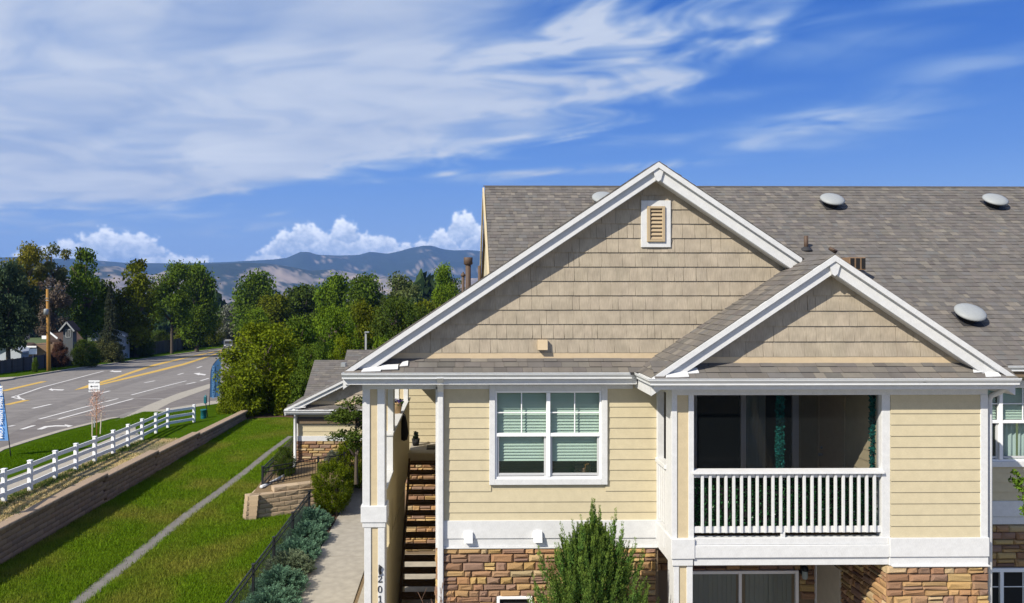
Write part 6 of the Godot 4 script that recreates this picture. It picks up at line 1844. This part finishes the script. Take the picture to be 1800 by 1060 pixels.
# rhombic leaves; gen gives [place, size, colour]
func leaf_cloud(n: int, gen: Callable, elong := 1.6, up := 0.0) -> ArrayMesh:
	var vs := PackedVector3Array()
	var cs := PackedColorArray()
	var ix := PackedInt32Array()
	vs.resize(n * 4); cs.resize(n * 4); ix.resize(n * 6)
	for i in n:
		var g: Array = gen.call(i)
		var a := Vector3(rng.randfn(), rng.randfn(), rng.randfn())
		if g.size() > 3: a = a * (1.0 - up) + (g[3] as Vector3) * up * 2.0
		a = a.normalized()
		var b := a.cross(Vector3(rng.randfn(), rng.randfn(), rng.randfn())).normalized()
		var s: float = g[1]
		var l := a * s * elong * 0.5
		var w := b * s * 0.5
		l.y *= leaf_y
		w.y *= leaf_y
		var p: Vector3 = g[0]
		vs[i * 4] = p - l; vs[i * 4 + 1] = p + w; vs[i * 4 + 2] = p + l; vs[i * 4 + 3] = p - w
		var c: Color = g[2]
		cs[i * 4] = c; cs[i * 4 + 1] = c; cs[i * 4 + 2] = c; cs[i * 4 + 3] = c
		var k := i * 4
		ix[i * 6] = k; ix[i * 6 + 1] = k + 1; ix[i * 6 + 2] = k + 2; ix[i * 6 + 3] = k; ix[i * 6 + 4] = k + 2; ix[i * 6 + 5] = k + 3
	var arr := []
	arr.resize(Mesh.ARRAY_MAX)
	arr[Mesh.ARRAY_VERTEX] = vs; arr[Mesh.ARRAY_COLOR] = cs; arr[Mesh.ARRAY_INDEX] = ix
	var m := ArrayMesh.new()
	m.add_surface_from_arrays(Mesh.PRIMITIVE_TRIANGLES, arr)
	return m

func sphere_dir() -> Vector3:
	return Vector3(rng.randfn(), rng.randfn(), rng.randfn()).normalized()

# crown in a unit box (x, z within 1, y 0..1); profile gives the envelope's radius by height
func crown(n: int, lobes: int, prof: Array, lobe_r: float, leaf: float, ragged: float, tone := 0.34, lobe_y := 0.5) -> ArrayMesh:
	var ls := []
	for k in lobes:
		var y := rng.randf()
		var r := lut(prof, y)
		for _t in 4:
			if rng.randf() < r: break
			y = rng.randf(); r = lut(prof, y)
		var a := rng.randf() * TAU
		var q := sqrt(rng.randf()) * maxf(r - lobe_r * 0.55, 0.0)
		var lr := lobe_r * rng.randf_range(0.6, 1.25)
		ls.append([Vector3(cos(a) * q, clampf(y, lr * 0.4, 1.0 - lr * lobe_y * 1.02), sin(a) * q), lr, 1.0 + rng.randf_range(-tone, tone), rng.randf_range(-0.12, 0.12)])
	return leaf_cloud(n, func(_i: int) -> Array:
		var l: Array = ls[rng.randi() % lobes]
		var d := sphere_dir()
		d.y *= lobe_y
		var rr: float = l[1] * (pow(rng.randf(), 0.4) if rng.randf() > ragged else rng.randf_range(0.9, 1.35))
		var p: Vector3 = l[0] + d * rr
		var t: float = l[2] * rng.randf_range(0.7, 1.3)
		return [p, leaf * rng.randf_range(0.5, 1.7), Color(t * (1.0 + l[3]), t, t * (1.0 - l[3]))])

# conical crown with drooping tiers
func spruce(n: int, leaf: float) -> ArrayMesh:
	return leaf_cloud(n, func(_i: int) -> Array:
		var tier := rng.randi() % 13
		var y := pow((tier + 0.5) / 13.0, 0.9)
		var a := rng.randf() * TAU
		var arms := 9 + tier % 3
		a = (floor(a / TAU * arms) + rng.randfn() * 0.16) / arms * TAU + tier * 1.7
		var r := (1.02 - y) * pow(rng.randf(), 0.55) * (0.85 + 0.3 * sin(tier * 7.1 + floor(a * 2.0)))
		var t := rng.randf_range(0.65, 1.35)
		return [Vector3(cos(a) * r, y - r * 0.10 + rng.randfn() * 0.012, sin(a) * r), leaf * rng.randf_range(0.7, 1.3), Color(t, t, t)])

func trunk_mesh(top: float, limbs: int, r: float) -> ArrayMesh:
	var st := mb(true)
	tube(st, [Vector3(0, -0.03, 0), Vector3(0.01, 0.06, 0), Vector3(-0.01, top * 0.55, 0.01), Vector3(0.03, top, -0.02)], [r * 1.35, r, r * 0.72, r * 0.2], 9)
	for k in limbs:
		var y := rng.randf_range(0.28, top * 0.85)
		var a := k * 2.4 + rng.randf()
		var e := Vector3(cos(a) * rng.randf_range(0.3, 0.52), y + rng.randf_range(0.06, 0.18), sin(a) * rng.randf_range(0.3, 0.52))
		var m := Vector3(e.x * 0.4, lerpf(y, e.y, 0.35), e.z * 0.4)
		tube(st, [Vector3(0, y, 0), m, e], [r * 0.5, r * 0.35, r * 0.08], 6)
	st.generate_normals()
	return st.commit()

var CR := {}
var TRK := {}
func make_crowns() -> void:
	var round_p := [[0, 0.35], [0.15, 0.75], [0.4, 1.0], [0.7, 0.85], [0.9, 0.5], [1, 0.2]]
	var tall_p := [[0, 0.55], [0.15, 0.85], [0.4, 1.0], [0.65, 0.95], [0.85, 0.7], [1, 0.4]]
	leaf_y = 0.45
	CR["round"] = crown(14000, 40, round_p, 0.36, 0.048, 0.10, 0.36, 0.6)
	CR["round2"] = crown(12500, 38, round_p, 0.32, 0.046, 0.16, 0.42, 0.55)
	leaf_y = 0.36
	CR["tall"] = crown(12000, 30, tall_p, 0.34, 0.048, 0.16, 0.42, 0.34)
	CR["tall2"] = crown(10500, 24, tall_p, 0.36, 0.048, 0.16, 0.42, 0.34)
	CR["sparse"] = crown(5200, 30, tall_p, 0.27, 0.055, 0.3, 0.34, 0.34)
	leaf_y = 0.5
	CR["dense"] = crown(18000, 80, [[0, 0.8], [0.3, 1.0], [0.6, 0.95], [0.85, 0.7], [1, 0.3]], 0.28, 0.043, 0.12, 0.3, 0.4)
	CR["bush"] = crown(30000, 120, [[0, 0.9], [0.3, 1.0], [0.65, 0.9], [0.9, 0.55], [1, 0.25]], 0.23, 0.030, 0.22, 0.28, 0.5)
	CR["bush2"] = crown(26000, 96, [[0, 0.85], [0.35, 1.0], [0.7, 0.8], [0.92, 0.45], [1, 0.2]], 0.24, 0.032, 0.24, 0.3, 0.5)
	leaf_y = 0.4
	CR["spruce"] = spruce(9000, 0.055)
	leaf_y = 1.0
	TRK["a"] = trunk_mesh(0.86, 9, 0.075)
	TRK["c"] = trunk_mesh(0.95, 0, 0.06)
	TRK["b"] = trunk_mesh(0.9, 12, 0.06)

func leaf_color(key: String, c: Color) -> void:
	if not M.has(key): leaf_mat(key, c)

func tree(called: String, label: String, a: Array, kind: String, m: String, lift: float, turn: float, group := "", trunk := "a", cat := "tree") -> void:
	# a = [x, z, ground, height, crown radius]
	var o := thing(called, label, cat, Vector3(a[0], a[2], a[1]), group)
	var t := MeshInstance3D.new()
	t.name = "trunk"
	t.mesh = TRK[trunk]; t.set_surface_override_material(0, M["bark"])
	o.add_child(t)
	t.scale = Vector3(a[4], a[3], a[4]); t.rotation.y = turn
	var c := MeshInstance3D.new()
	c.name = "crown"
	c.mesh = CR[kind]; c.set_surface_override_material(0, M[m])
	o.add_child(c)
	c.scale = Vector3(a[4], a[3] * (1.0 - lift), a[4]); c.position.y = a[3] * lift; c.rotation.y = turn * 1.7

func trees() -> void:
	make_crowns()
	leaf_color("leaf_blue", Color(0.062, 0.092, 0.046))
	leaf_color("leaf_olive", Color(0.20, 0.185, 0.026))
	leaf_color("leaf_grey", Color(0.15, 0.16, 0.06))
	leaf_color("leaf_dark", Color(0.070, 0.105, 0.018))
	leaf_color("leaf_mid", Color(0.095, 0.150, 0.018))
	leaf_color("leaf_bright", Color(0.12, 0.19, 0.016))
	leaf_color("leaf_yellow", Color(0.15, 0.19, 0.012))
	leaf_color("leaf_moss", Color(0.115, 0.135, 0.012))
	leaf_color("leaf_silver", Color(0.18, 0.195, 0.15))
	leaf_color("leaf_willow", Color(0.115, 0.145, 0.05))
	leaf_color("leaf_spruce", Color(0.06, 0.072, 0.042))
	leaf_color("leaf_dead", Color(0.16, 0.125, 0.095))
	leaf_color("leaf_rust", Color(0.13, 0.065, 0.045))
	var g := "trees behind the wooden fence"
	# behind the wooden fence, left to right
	tree("evergreen_tree", "dense blue-green evergreen at the far left edge, trunk bare below", [-49.507,-88,-1.52,12.074,3.269], "dense", "leaf_blue", 0.2, 0.3, g, "a", "tree")
	tree("cottonwood_tree", "yellow-olive cottonwood rising above the blue-green evergreen", [-59.718,-110,-2.4,16.651,3.221], "tall2", "leaf_olive", 0.3, 1.3, g, "a", "tree")
	tree("cottonwood_tree", "tall sparse grey-olive cottonwood behind the utility pole", [-57.878,-114,-2.56,16.674,3.42], "sparse", "leaf_grey", 0.38, 2.1, g, "b", "tree")
	tree("dying_tree", "brown dying branches around the utility pole", [-55.493,-109,-2.36,11.602,2.569], "sparse", "leaf_dead", 0.3, 4.1, g, "b", "tree")
	tree("cottonwood_tree", "big dark green pointed cottonwood right of the utility pole", [-55.088,-118,-2.72,16.335,3.877], "tall", "leaf_mid", 0.16, 0.9, g, "a", "tree")
	tree("spruce_tree", "narrow dark spruce in the gap between two tall cottonwoods", [-47.068,-108,-2.32,10.93,2.16], "spruce", "leaf_spruce", 0.03, 0.4, g, "c", "tree")
	tree("cottonwood_tree", "yellow-green ragged cottonwood left of the pale-trunked tree", [-50.015,-124,-2.96,15.156,4.251], "tall", "leaf_moss", 0.1, 2.6, g, "a", "tree")
	tree("roadside_tree", "green tree with a pale bare trunk in front of the wooden fence", [-50.336,-140,-3.6,16.47,4.2], "tall2", "leaf_mid", 0.26, 5.0, g, "b", "tree")
	tree("roadside_tree", "broad green tree just right of the pale-trunked tree", [-49.92,-152,-4.08,16.699,4.56], "round2", "leaf_mid", 0.1, 3.3, g, "a", "tree")
	tree("dark_bush", "dark green bush under the dormer house at the wooden fence", [-45.284,-97,-1.88,3.305,1.801], "bush", "leaf_dark", 0, 1.1, "bushes behind the wooden fence", "a", "bush")
	tree("rusty_bush", "reddish brown bush left of the dormer house at the wooden fence", [-47.928,-96,-1.84,3.053,1.166], "bush2", "leaf_rust", 0, 2.2, "bushes behind the wooden fence", "a", "bush")
	tree("grey_bush", "grey-green bush below the narrow spruce at the wooden fence", [-47.373,-108,-2.32,3.724,2.16], "bush2", "leaf_grey", 0, 0.2, "bushes behind the wooden fence", "a", "bush")
	tree("dark_bush", "dark bush under the yellow-green cottonwood at the wooden fence", [-51.178,-126,-3.04,3.866,3.33], "bush", "leaf_dark", 0, 4.2, "bushes behind the wooden fence", "a", "bush")
	tree("dark_bush", "dark bush left of the pale trunk behind the wooden fence", [-56.794,-150,-4,4.073,3.214], "bush", "leaf_dark", 0, 2.9, "bushes behind the wooden fence", "a", "bush")
	tree("dark_bush", "mossy bush right of the pale trunk behind the wooden fence", [-56.991,-165,-4.6,4.681,3.536], "bush2", "leaf_moss", 0, 5.2, "bushes behind the wooden fence", "a", "bush")
	tree("vine_bush", "small green vine climbing the wooden fence by the white sign", [-45.214,-85.5,-1.42,1.571,0.366], "bush", "leaf_mid", 0, 3.2, "", "a", "bush")
	tree("dark_bush", "olive bushy tree at the far end of the wooden fence", [-57.878,-185,-5.4,8.453,3.436], "bush2", "leaf_moss", 0, 2.2, "", "a", "bush")
	tree("russian_olive", "silver-grey olive tree at the end of the road", [-55.211,-196,-5.84,10.47,4.62], "round", "leaf_silver", 0.02, 0.2, "", "a", "tree")
	var m := "trees in the middle distance"
	tree("round_tree", "large round green tree against the foothills above the road's end", [-42.826,-170,-4.8,16.519,6.314], "round", "leaf_mid", 0.08, 1.2, m, "a", "tree")
	tree("leafy_tree", "dark olive tree below the large round green tree", [-32.091,-140,-3.6,10.301,5.2], "round2", "leaf_moss", 0.03, 2.4, m, "a", "tree")
	tree("round_tree", "small yellow-green round tree above the distant dark car", [-29.894,-118,-2.72,7.453,2.697], "round2", "leaf_bright", 0.02, 3.0, m, "a", "tree")
	tree("leafy_tree", "dark green tree in the dip between the round tree and the bright crowns", [-28.671,-148,-3.92,12.501,5.497], "round", "leaf_dark", 0.06, 0.4, m, "a", "tree")
	tree("leafy_tree", "bright green tree left of centre on the tree line", [-21.438,-138,-3.52,13.667,4.534], "round2", "leaf_bright", 0.06, 5.4, m, "a", "tree")
	tree("leafy_tree", "light green tall tree in the middle of the tree line", [-15.668,-134,-3.36,13.609,4.403], "round", "leaf_mid", 0.06, 4.4, m, "a", "tree")
	tree("willow_tree", "grey-green pointed willow at the right of the tree line", [-9.679,-128,-3.12,13.682,3.84], "tall2", "leaf_willow", 0.04, 1.9, m, "a", "tree")
	tree("leafy_tree", "light green tree with open crown beside the flue pipes", [-1.769,-118,-2.72,14.354,2.781], "tall2", "leaf_bright", 0.22, 2.9, m, "b", "tree")
	tree("leafy_tree", "bright green tree below the open-crowned tree, left of the flue pipes", [-2.282,-94,-1.76,9.498,2.216], "round2", "leaf_bright", 0.08, 0.7, m, "a", "tree")
	tree("leafy_tree", "mossy tree partly behind the left rake of the big gable", [-3.597,-84,-1.36,7.641,2.52], "round", "leaf_moss", 0.05, 3.7, m, "a", "tree")
	var n := "trees behind the garage"
	tree("shade_tree", "wide yellow-green tree at the end of the lawn beside the dark blue flag", [-11.44,-47,-0.075,5.369,2.82], "bush", "leaf_yellow", 0.02, 0.6, n, "a", "tree")
	tree("shade_tree", "dark green tree just right of the wide yellow-green tree", [-10.443,-52,-0.2,5.83,2.229], "bush2", "leaf_mid", 0.02, 2.6, n, "a", "tree")
	tree("shade_tree", "mid green tree rising left of the garage ridge", [-9.577,-60,-0.4,6.417,2.4], "bush", "leaf_bright", 0.02, 4.0, n, "a", "tree")
	tree("shade_tree", "mossy green tree above the garage ridge", [-7.905,-66,-0.64,7.122,2.593], "bush2", "leaf_moss", 0.02, 5.2, n, "a", "tree")
	tree("shade_tree", "dark tree behind the parking lamp", [-5.113,-64,-0.56,7.332,2.56], "bush", "leaf_dark", 0.02, 0.1, n, "a", "tree")
	tree("shade_tree", "dark green tree against the lower left rake of the big gable", [-3.197,-70,-0.8,6.851,2.4], "bush2", "leaf_dark", 0.02, 1.5, n, "a", "tree")
	tree("shade_tree", "small bright yellow-green tree beside the garage ridge", [-6.833,-47,-0.075,4.629,1.074], "bush2", "leaf_yellow", 0.02, 1.8, n, "a", "tree")
	tree("shade_tree", "low green tree filling the gap left of the garage roof", [-8.519,-46,-0.05,4.134,1.511], "bush", "leaf_mid", 0, 3.1, n, "a", "tree")
	tree("shade_tree", "green tree leaning over the end of the retaining wall", [-12.43,-45.5,-0.038,3.185,1.365], "bush2", "leaf_yellow", 0.03, 5.9, n, "a", "tree")
	tree("shade_tree", "bright green bushy tree behind the parking lamp's foot", [-5.238,-54,-0.25,4.361,1.466], "bush2", "leaf_bright", 0, 0.9, n, "a", "tree")
	far_wood()

func far_wood() -> void:
	var mm := MultiMesh.new()
	mm.transform_format = MultiMesh.TRANSFORM_3D
	mm.use_colors = true
	mm.mesh = crown(260, 9, [[0, 0.7], [0.4, 1.0], [0.8, 0.7], [1, 0.3]], 0.45, 0.36, 0.1)
	var n := 2600
	mm.instance_count = n
	for i in n:
		var d := 280.0 * pow(10.0, rng.randf() * 1.05)
		var az := deg_to_rad(rng.randf_range(-36, 12))
		var x := tan(az) * d
		var r := rng.randf_range(3.5, 7.5) * (1.0 + d / 4000.0)
		var y := height(x, -d)
		mm.set_instance_transform(i, Transform3D(Basis(Vector3.UP, rng.randf() * TAU).scaled(Vector3(r, r * rng.randf_range(1.1, 2.0), r)), Vector3(x, y - 0.5, -d)))
		var t := rng.randf_range(0.7, 1.3)
		mm.set_instance_color(i, Color(0.045 * t, 0.075 * t, 0.026 * t))
	var o := MultiMeshInstance3D.new()
	o.name = "distant_trees"
	o.multimesh = mm
	o.material_override = M["leaf"]
	add_child(o)
	tag(o, "hazy far-off wooded valley below the foothills", "woods", "", "stuff")
	# pale buildings in the valley
	for k in 4:
		var d := rng.randf_range(500, 1900)
		var x := tan(deg_to_rad([-16.4, -15.4, -2.4, -7.6][k])) * d
		var w := rng.randf_range(6, 14)
		var y := height(x, -d)
		var h := thing("valley_building", ["tiny pale building in the hazy valley left of the silver-grey olive tree", "tiny pale building in the hazy valley above the silver-grey olive tree", "tiny pale building in the hazy valley beside the open-crowned tree", "tiny pale building in the hazy valley behind the tree line's middle"][k], "building", Vector3(x, y, -d))
		var st := mb(); bx(st, x - w, x + w, y - 1, y + 5 + d / 400.0, -d, -d - 10); part("wall", st, M["house_cream"], h)
		st = mb(); bx(st, x - w - 0.4, x + w + 0.4, y + 5 + d / 400.0, y + 6 + d / 350.0, -d + 0.4, -d - 10.4); part("roof", st, M["vent_grey"], h)

# upright sprays: each plume is a stem with narrow leaves around it
func plumes(list: Array, per: int, leaf: float, c: Color, vary: float, spread: float) -> ArrayMesh:
	var n := list.size() * per
	return leaf_cloud(n, func(i: int) -> Array:
		var q: Array = list[i / per]
		var t := pow(rng.randf(), 0.85)
		var ax: Vector3 = (q[1] - q[0]).normalized()
		var len: float = (q[1] - q[0]).length()
		var side := ax.cross(sphere_dir()).normalized()
		var r: float = spread * len * (0.35 + 0.65 * (1.0 - t)) * sqrt(rng.randf()) * smoothstep(0.0, 0.2, t + 0.1)
		var p: Vector3 = q[0] + ax * len * t + side * r
		var k: float = q[2] * rng.randf_range(0.65, 1.35) * (0.85 + 0.5 * t)
		return [p, leaf * rng.randf_range(0.7, 1.3) * (1.0 - 0.45 * t), Color(c.r * k * (1 + vary * t), c.g * k, c.b * k * (1 - vary * t * 0.5)), (ax + side * 0.55).normalized()], 3.6, 0.75)

func plants() -> void:
	var st: SurfaceTool
	leaf_color("leaf_vc", Color(1, 1, 1))
	# the tall juniper before the stone wall
	var base := Vector3(2.051, 0, -12.35)
	var H := 3.808
	var j := thing("tall_juniper", "tall green upright juniper in front of the stone wall", "shrub", base)
	st = mb(true); tube(st, [base, base + Vector3(0.02, 1.6, 0), base + Vector3(0, H * 0.9, 0)], [0.09, 0.06, 0.012], 8); part("trunk", st, M["bark"], j)
	var list := []
	var prof := [[0, 1.2], [0.40, 1.15], [0.52, 1.06], [0.62, 0.96], [0.72, 0.84], [0.80, 0.66], [0.87, 0.44], [0.94, 0.19], [1.0, 0.03]]
	for k in 1050:
		var y := 1.35 + (H * 0.90 - 1.35) * pow(rng.randf(), 0.95)
		var r := lut(prof, (y + 0.16) / H)
		var a := rng.randf() * TAU
		r *= 0.86 + 0.16 * sin(a * 5.0 + y * 2.0) + 0.10 * sin(a * 11.0 - y * 4.0)
		var q := r * pow(rng.randf(), 0.36)
		var root := base + Vector3(cos(a) * q * 0.82, y - 0.22, sin(a) * q * 0.62)
		var l := rng.randf_range(0.30, 0.62) * lerpf(1.0, 0.5, clampf((y - 2.2) / 1.4, 0, 1))
		var tip := root + Vector3(cos(a) * 0.42 * q + rng.randfn() * 0.05, 1.0, sin(a) * 0.25 * q + rng.randfn() * 0.03).normalized() * l
		tip.y = minf(tip.y, base.y + H)
		list.append([root, tip, rng.randf_range(0.55, 1.25)])
	for k in [[-0.82, 3.05], [-0.93, 2.72], [-0.58, 3.14], [-0.48, 3.45], [-0.40, 3.30], [0.14, 3.70], [0.33, 3.72], [0.30, 3.55], [0.45, 3.52], [0.58, 3.20], [0.66, 3.25], [0.80, 3.05], [-0.20, 3.62], [-0.30, 3.52], [0.0, 3.84], [0.05, 3.80], [-1.0, 2.4], [0.74, 2.66], [0.78, 2.5], [0.90, 2.52], [0.70, 2.42], [0.84, 2.3], [-0.9, 2.1], [-1.05, 1.9]]:
		var tip := base + Vector3(k[0], k[1], rng.randf_range(-0.1, 0.25))
		for s in 4:
			list.append([tip + Vector3(-k[0] * 0.16 + rng.randfn() * 0.03, -rng.randf_range(0.35, 0.6), rng.randfn() * 0.03), tip - Vector3(rng.randfn() * 0.01, s * 0.10, 0), 1.15])
	part("foliage", plumes(list, 110, 0.015, Color(0.082, 0.168, 0.040), 0.42, 0.115), M["leaf_vc"], j).set_meta("kind", "stuff")
	# bare shrub at the foot of the downspout
	var tb := Vector3(-0.355,1.2,-13)
	var t := thing("bare_shrub", "leafless brown shrub twigs at the foot of the downspout", "shrub", Vector3(tb.x, 0, tb.z))
	st = mb()
	for k in 46:
		var a := Vector3(tb.x + rng.randf_range(-0.05, 0.15), rng.randf_range(1.0, 1.5), tb.z + rng.randf_range(-0.1, 0.1))
		var e := a + Vector3(rng.randf_range(-0.30, 0.30), rng.randf_range(0.25, 0.95), rng.randf_range(-0.1, 0.15))
		bar(st, a, e, 0.007, 0.007)
		for s in 2:
			var w := a.lerp(e, rng.randf_range(0.3, 0.9))
			bar(st, w, w + Vector3(rng.randf_range(-0.16, 0.16), rng.randf_range(0.0, 0.2), rng.randf_range(-0.08, 0.08)), 0.004, 0.004)
	for k in 10:
		var a := Vector3(0.901 + rng.randf_range(-0.15, 0.2), 1.6, -13.0)
		bar(st, a, a + Vector3(rng.randf_range(-0.3, 0.3), rng.randf_range(0.1, 0.36), 0.0), 0.006, 0.006)
	part("twigs", st, M["twig"], t).set_meta("kind", "stuff")
	# leafy branch at the right edge
	var rb: Vector3 = Vector3(9.617,3.472,-13.4)
	var rt := thing("leafy_shrub", "bright green leafy shrub branch at the right edge by the curtained window", "shrub", Vector3(rb.x + 0.3, 0, rb.z))
	st = mb(true)
	tube(st, [Vector3(rb.x + 0.25, 0, rb.z), Vector3(rb.x + 0.15, 2.4, rb.z), Vector3(9.588,3.665,-13.4), Vector3(9.451,3.917,-13.4)], [0.03, 0.022, 0.012, 0.004], 7); tube(st, [Vector3(9.646,3.278,-13.4), Vector3(9.52,3.762,-13.4), Vector3(9.383,3.782,-13.4)], [0.01, 0.007, 0.003], 6); part("stem", st, M["bark"], rt)
	var spots := [Vector3(9.441,3.936,-13.4), Vector3(9.402,3.83,-13.4), Vector3(9.461,3.762,-13.4), Vector3(9.52,3.685,-13.4), Vector3(9.559,3.81,-13.4), Vector3(9.568,3.52,-13.4), Vector3(9.578,3.298,-13.4), Vector3(9.598,3.646,-13.4), Vector3(9.646,3.423,-13.4), Vector3(9.705,3.665,-13.4)]
	part("leaves", leaf_cloud(360, func(_i: int) -> Array: return [spots[rng.randi() % 10] + sphere_dir() * rng.randf() * 0.075, 0.038, jit(Color(0.11, 0.19, 0.025), 0.35)], 1.9), M["leaf_vc"], rt).set_meta("kind", "stuff")
	# round shrubs beside the walk
	leaf_color("leaf_shrub", Color(0.085, 0.105, 0.014))
	for q in [[Vector3(-4.022,0.02,-25.2), 0.66, 1.7, "round mossy green shrub beside the walk, nearest of the two"], [Vector3(-3.818,0.1,-28), 0.68, 1.8, "round mossy green shrub against the porch post, farther of the two"]]:
		var sb: Vector3 = q[0]
		var sh := thing("round_shrub", q[3], "shrub", sb, "round shrubs beside the walk")
		st = mb(true); tube(st, [sb, sb + Vector3(0, 0.6, 0)], [0.05, 0.03], 7); part("stem", st, M["bark"], sh)
		var pl := []
		for k in 420:
			var d := sphere_dir()
			d.y = maxf(d.y, -0.85)
			var c := sb + Vector3(0, q[2] * 0.48, 0)
			var p := c + Vector3(d.x * q[1], d.y * q[2] * 0.52, d.z * q[1]) * rng.randf_range(0.72, 0.95)
			pl.append([p - Vector3(d.x, 1.0, d.z) * 0.07, p + Vector3(d.x * 0.6, 1.0, d.z * 0.6) * 0.15, rng.randf_range(0.6, 1.25)])
		part("foliage", plumes(pl, 60, 0.020, Color(0.095, 0.145, 0.012), 0.25, 0.42), M["leaf_vc"], sh).set_meta("kind", "stuff")
	# blue junipers spreading along the iron fence
	var spots2 := [[Vector3(-4.449,0,-23.9), 0.60, 0.5], [Vector3(-4.308,0,-22.4), 0.58, 0.48], [Vector3(-4.288,0,-21), 0.56, 0.46], [Vector3(-4.257,0,-19.9), 0.58, 0.5], [Vector3(-4.212,0,-18.7), 0.60, 0.5], [Vector3(-4.134,0,-17.5), 0.58, 0.48]]
	var wh := ["farthest up the walk", "second from the round shrubs", "third from the round shrubs", "fourth from the round shrubs", "fifth from the round shrubs", "nearest the bottom edge"]
	for k in spots2.size():
		var q: Array = spots2[k]
		var bj := thing("blue_juniper", "low blue-green spreading juniper by the iron fence, " + wh[k], "shrub", q[0], "blue junipers along the iron fence")
		var pl := []
		for i in 330:
			var a := rng.randf() * TAU
			var r := sqrt(rng.randf())
			var c: Vector3 = q[0] + Vector3(cos(a) * r * q[1] * 0.82, q[2] * (1.0 - r * r) * rng.randf_range(0.4, 0.9) + 0.04, sin(a) * r * q[1] * 1.05)
			pl.append([c, c + Vector3(cos(a) * 0.16 * (0.4 + r), rng.randf_range(0.06, 0.2), sin(a) * 0.16 * (0.4 + r) + 0.02), rng.randf_range(0.6, 1.25)])
		part("foliage", plumes(pl, 62, 0.018, Color(0.105, 0.205, 0.140) if k != 3 else Color(0.14, 0.19, 0.12), 0.1, 0.30), M["leaf_vc"], bj).set_meta("kind", "stuff")
		st = mb(true); tube(st, [q[0], q[0] + Vector3(0.1, 0.2, 0)], [0.04, 0.02], 6); part("stem", st, M["bark"], bj)
	# dark shrub in the garage bed, crab tree before the garage, sage
	tree("bed_shrub", "dark olive shrub behind the iron fence at the garage corner", [-5.921, -27.0, 0.8, 1.0, 0.42], "bush", "leaf_dark", 0.0, 0.4, "", "a", "shrub")
	tree("crab_tree", "dark small-leaved tree in front of the garage wall beside the porch post", [-3.451, -26.6, 0.7, 2.868, 1.0], "sparse", "leaf_dark", 0.40, 2.0, "", "b")
	tree("sage_shrub", "pale grey-green shrub at the foot of the garage stone wall", [-4.398, -27.8, 0.9, 0.62, 0.33], "bush", "leaf_silver", 0.0, 1.0, "", "a", "shrub")
	grass()

func blade_mesh(h: float, w: float, n: int, sp: float) -> ArrayMesh:
	var vs := PackedVector3Array()
	for k in n:
		var a := rng.randf() * TAU
		var o := Vector3(rng.randfn() * sp, 0, rng.randfn() * sp)
		var d := Vector3(cos(a), 0, sin(a))
		var l := h * rng.randf_range(0.6, 1.2)
		var s := Vector3(-d.z, 0, d.x) * w
		vs.append_array([o - s, o + s, o + d * l * 0.5 + Vector3.UP * l])
	var arr := []
	arr.resize(Mesh.ARRAY_MAX)
	arr[Mesh.ARRAY_VERTEX] = vs
	var m := ArrayMesh.new()
	m.add_surface_from_arrays(Mesh.PRIMITIVE_TRIANGLES, arr)
	return m

func scatter(called: String, label: String, mesh: Mesh, n: int, place: Callable) -> void:
	var mm := MultiMesh.new()
	mm.transform_format = MultiMesh.TRANSFORM_3D
	mm.use_colors = true
	mm.mesh = mesh
	mm.instance_count = n
	for i in n:
		var g: Array = place.call()
		var s := rng.randf_range(0.65, 1.35)
		mm.set_instance_transform(i, Transform3D(Basis(Vector3.UP, rng.randf() * TAU).scaled(Vector3(s, s * g[2], s)), g[0]))
		mm.set_instance_color(i, g[1])
	var o := MultiMeshInstance3D.new()
	o.name = numbered(called)
	o.multimesh = mm
	o.material_override = M["leaf_vc"]
	add_child(o)
	tag(o, label, "grass", "", "stuff")

func grass() -> void:
	var nz := FastNoiseLite.new()
	nz.seed = 77; nz.frequency = 0.22; nz.fractal_octaves = 4
	var tuft := blade_mesh(0.06, 0.007, 24, 0.075)
	scatter("lawn_grass", "patchy mown grass of the lower lawn", tuft, 52000, func() -> Array:
		var z := -16.0 - 28.0 * pow(rng.randf(), 1.5)
		var x := rng.randf_range(-11.75, -4.7)
		var f := nz.get_noise_2d(x * 1.3, z) * 1.7
		var c := Color(0.120, 0.205, 0.010).lerp(Color(0.21, 0.215, 0.035), clampf(0.22 + f * 0.8, 0, 1))
		var path := lut([[18.17, -8.61], [19.96, -8.61], [22.10, -8.60], [25.91, -8.56], [28.28, -8.45], [32.15, -8.37], [35.00, -8.37], [39.01, -8.25]], -z)
		if absf(x - path) < 0.28: x = path + (0.28 + rng.randf() * 0.3) * signf(x - path + 0.001)
		return [Vector3(x, 0, z), jit(c, 0.38), rng.randf_range(0.6, 1.5)])
	scatter("verge_grass", "bright mown grass of the verge beside the sidewalk", tuft, 9000, func() -> Array:
		var z := -26.0 - 20.0 * rng.randf()
		var x := rng.randf_range(-17.5, -15.6) - (-z - 26.0) * 0.03
		return [Vector3(x, upper(z) - 0.012, z), jit(Color(0.085, 0.165, 0.006), 0.2), 0.8])
	scatter("straw_mulch", "loose straw with green tufts on the bank below the ranch fence", blade_mesh(0.10, 0.008, 16, 0.12), 5200, func() -> Array:
		var z := -16.0 - 18.8 * rng.randf()
		var k := rng.randf()
		var fx := -12.95 - (-z - 20) * 0.055
		var x := lerpf(-12.1, fx, k)
		var y := lerpf(wall_top(-z) - 0.05, upper(z), k)
		var green := rng.randf() < (0.40 if k > 0.7 else 0.03)
		return [Vector3(x, y, z), jit(Color(0.09, 0.135, 0.03) if green else Color(0.58, 0.46, 0.23), 0.3), 0.9 if green else 0.3])
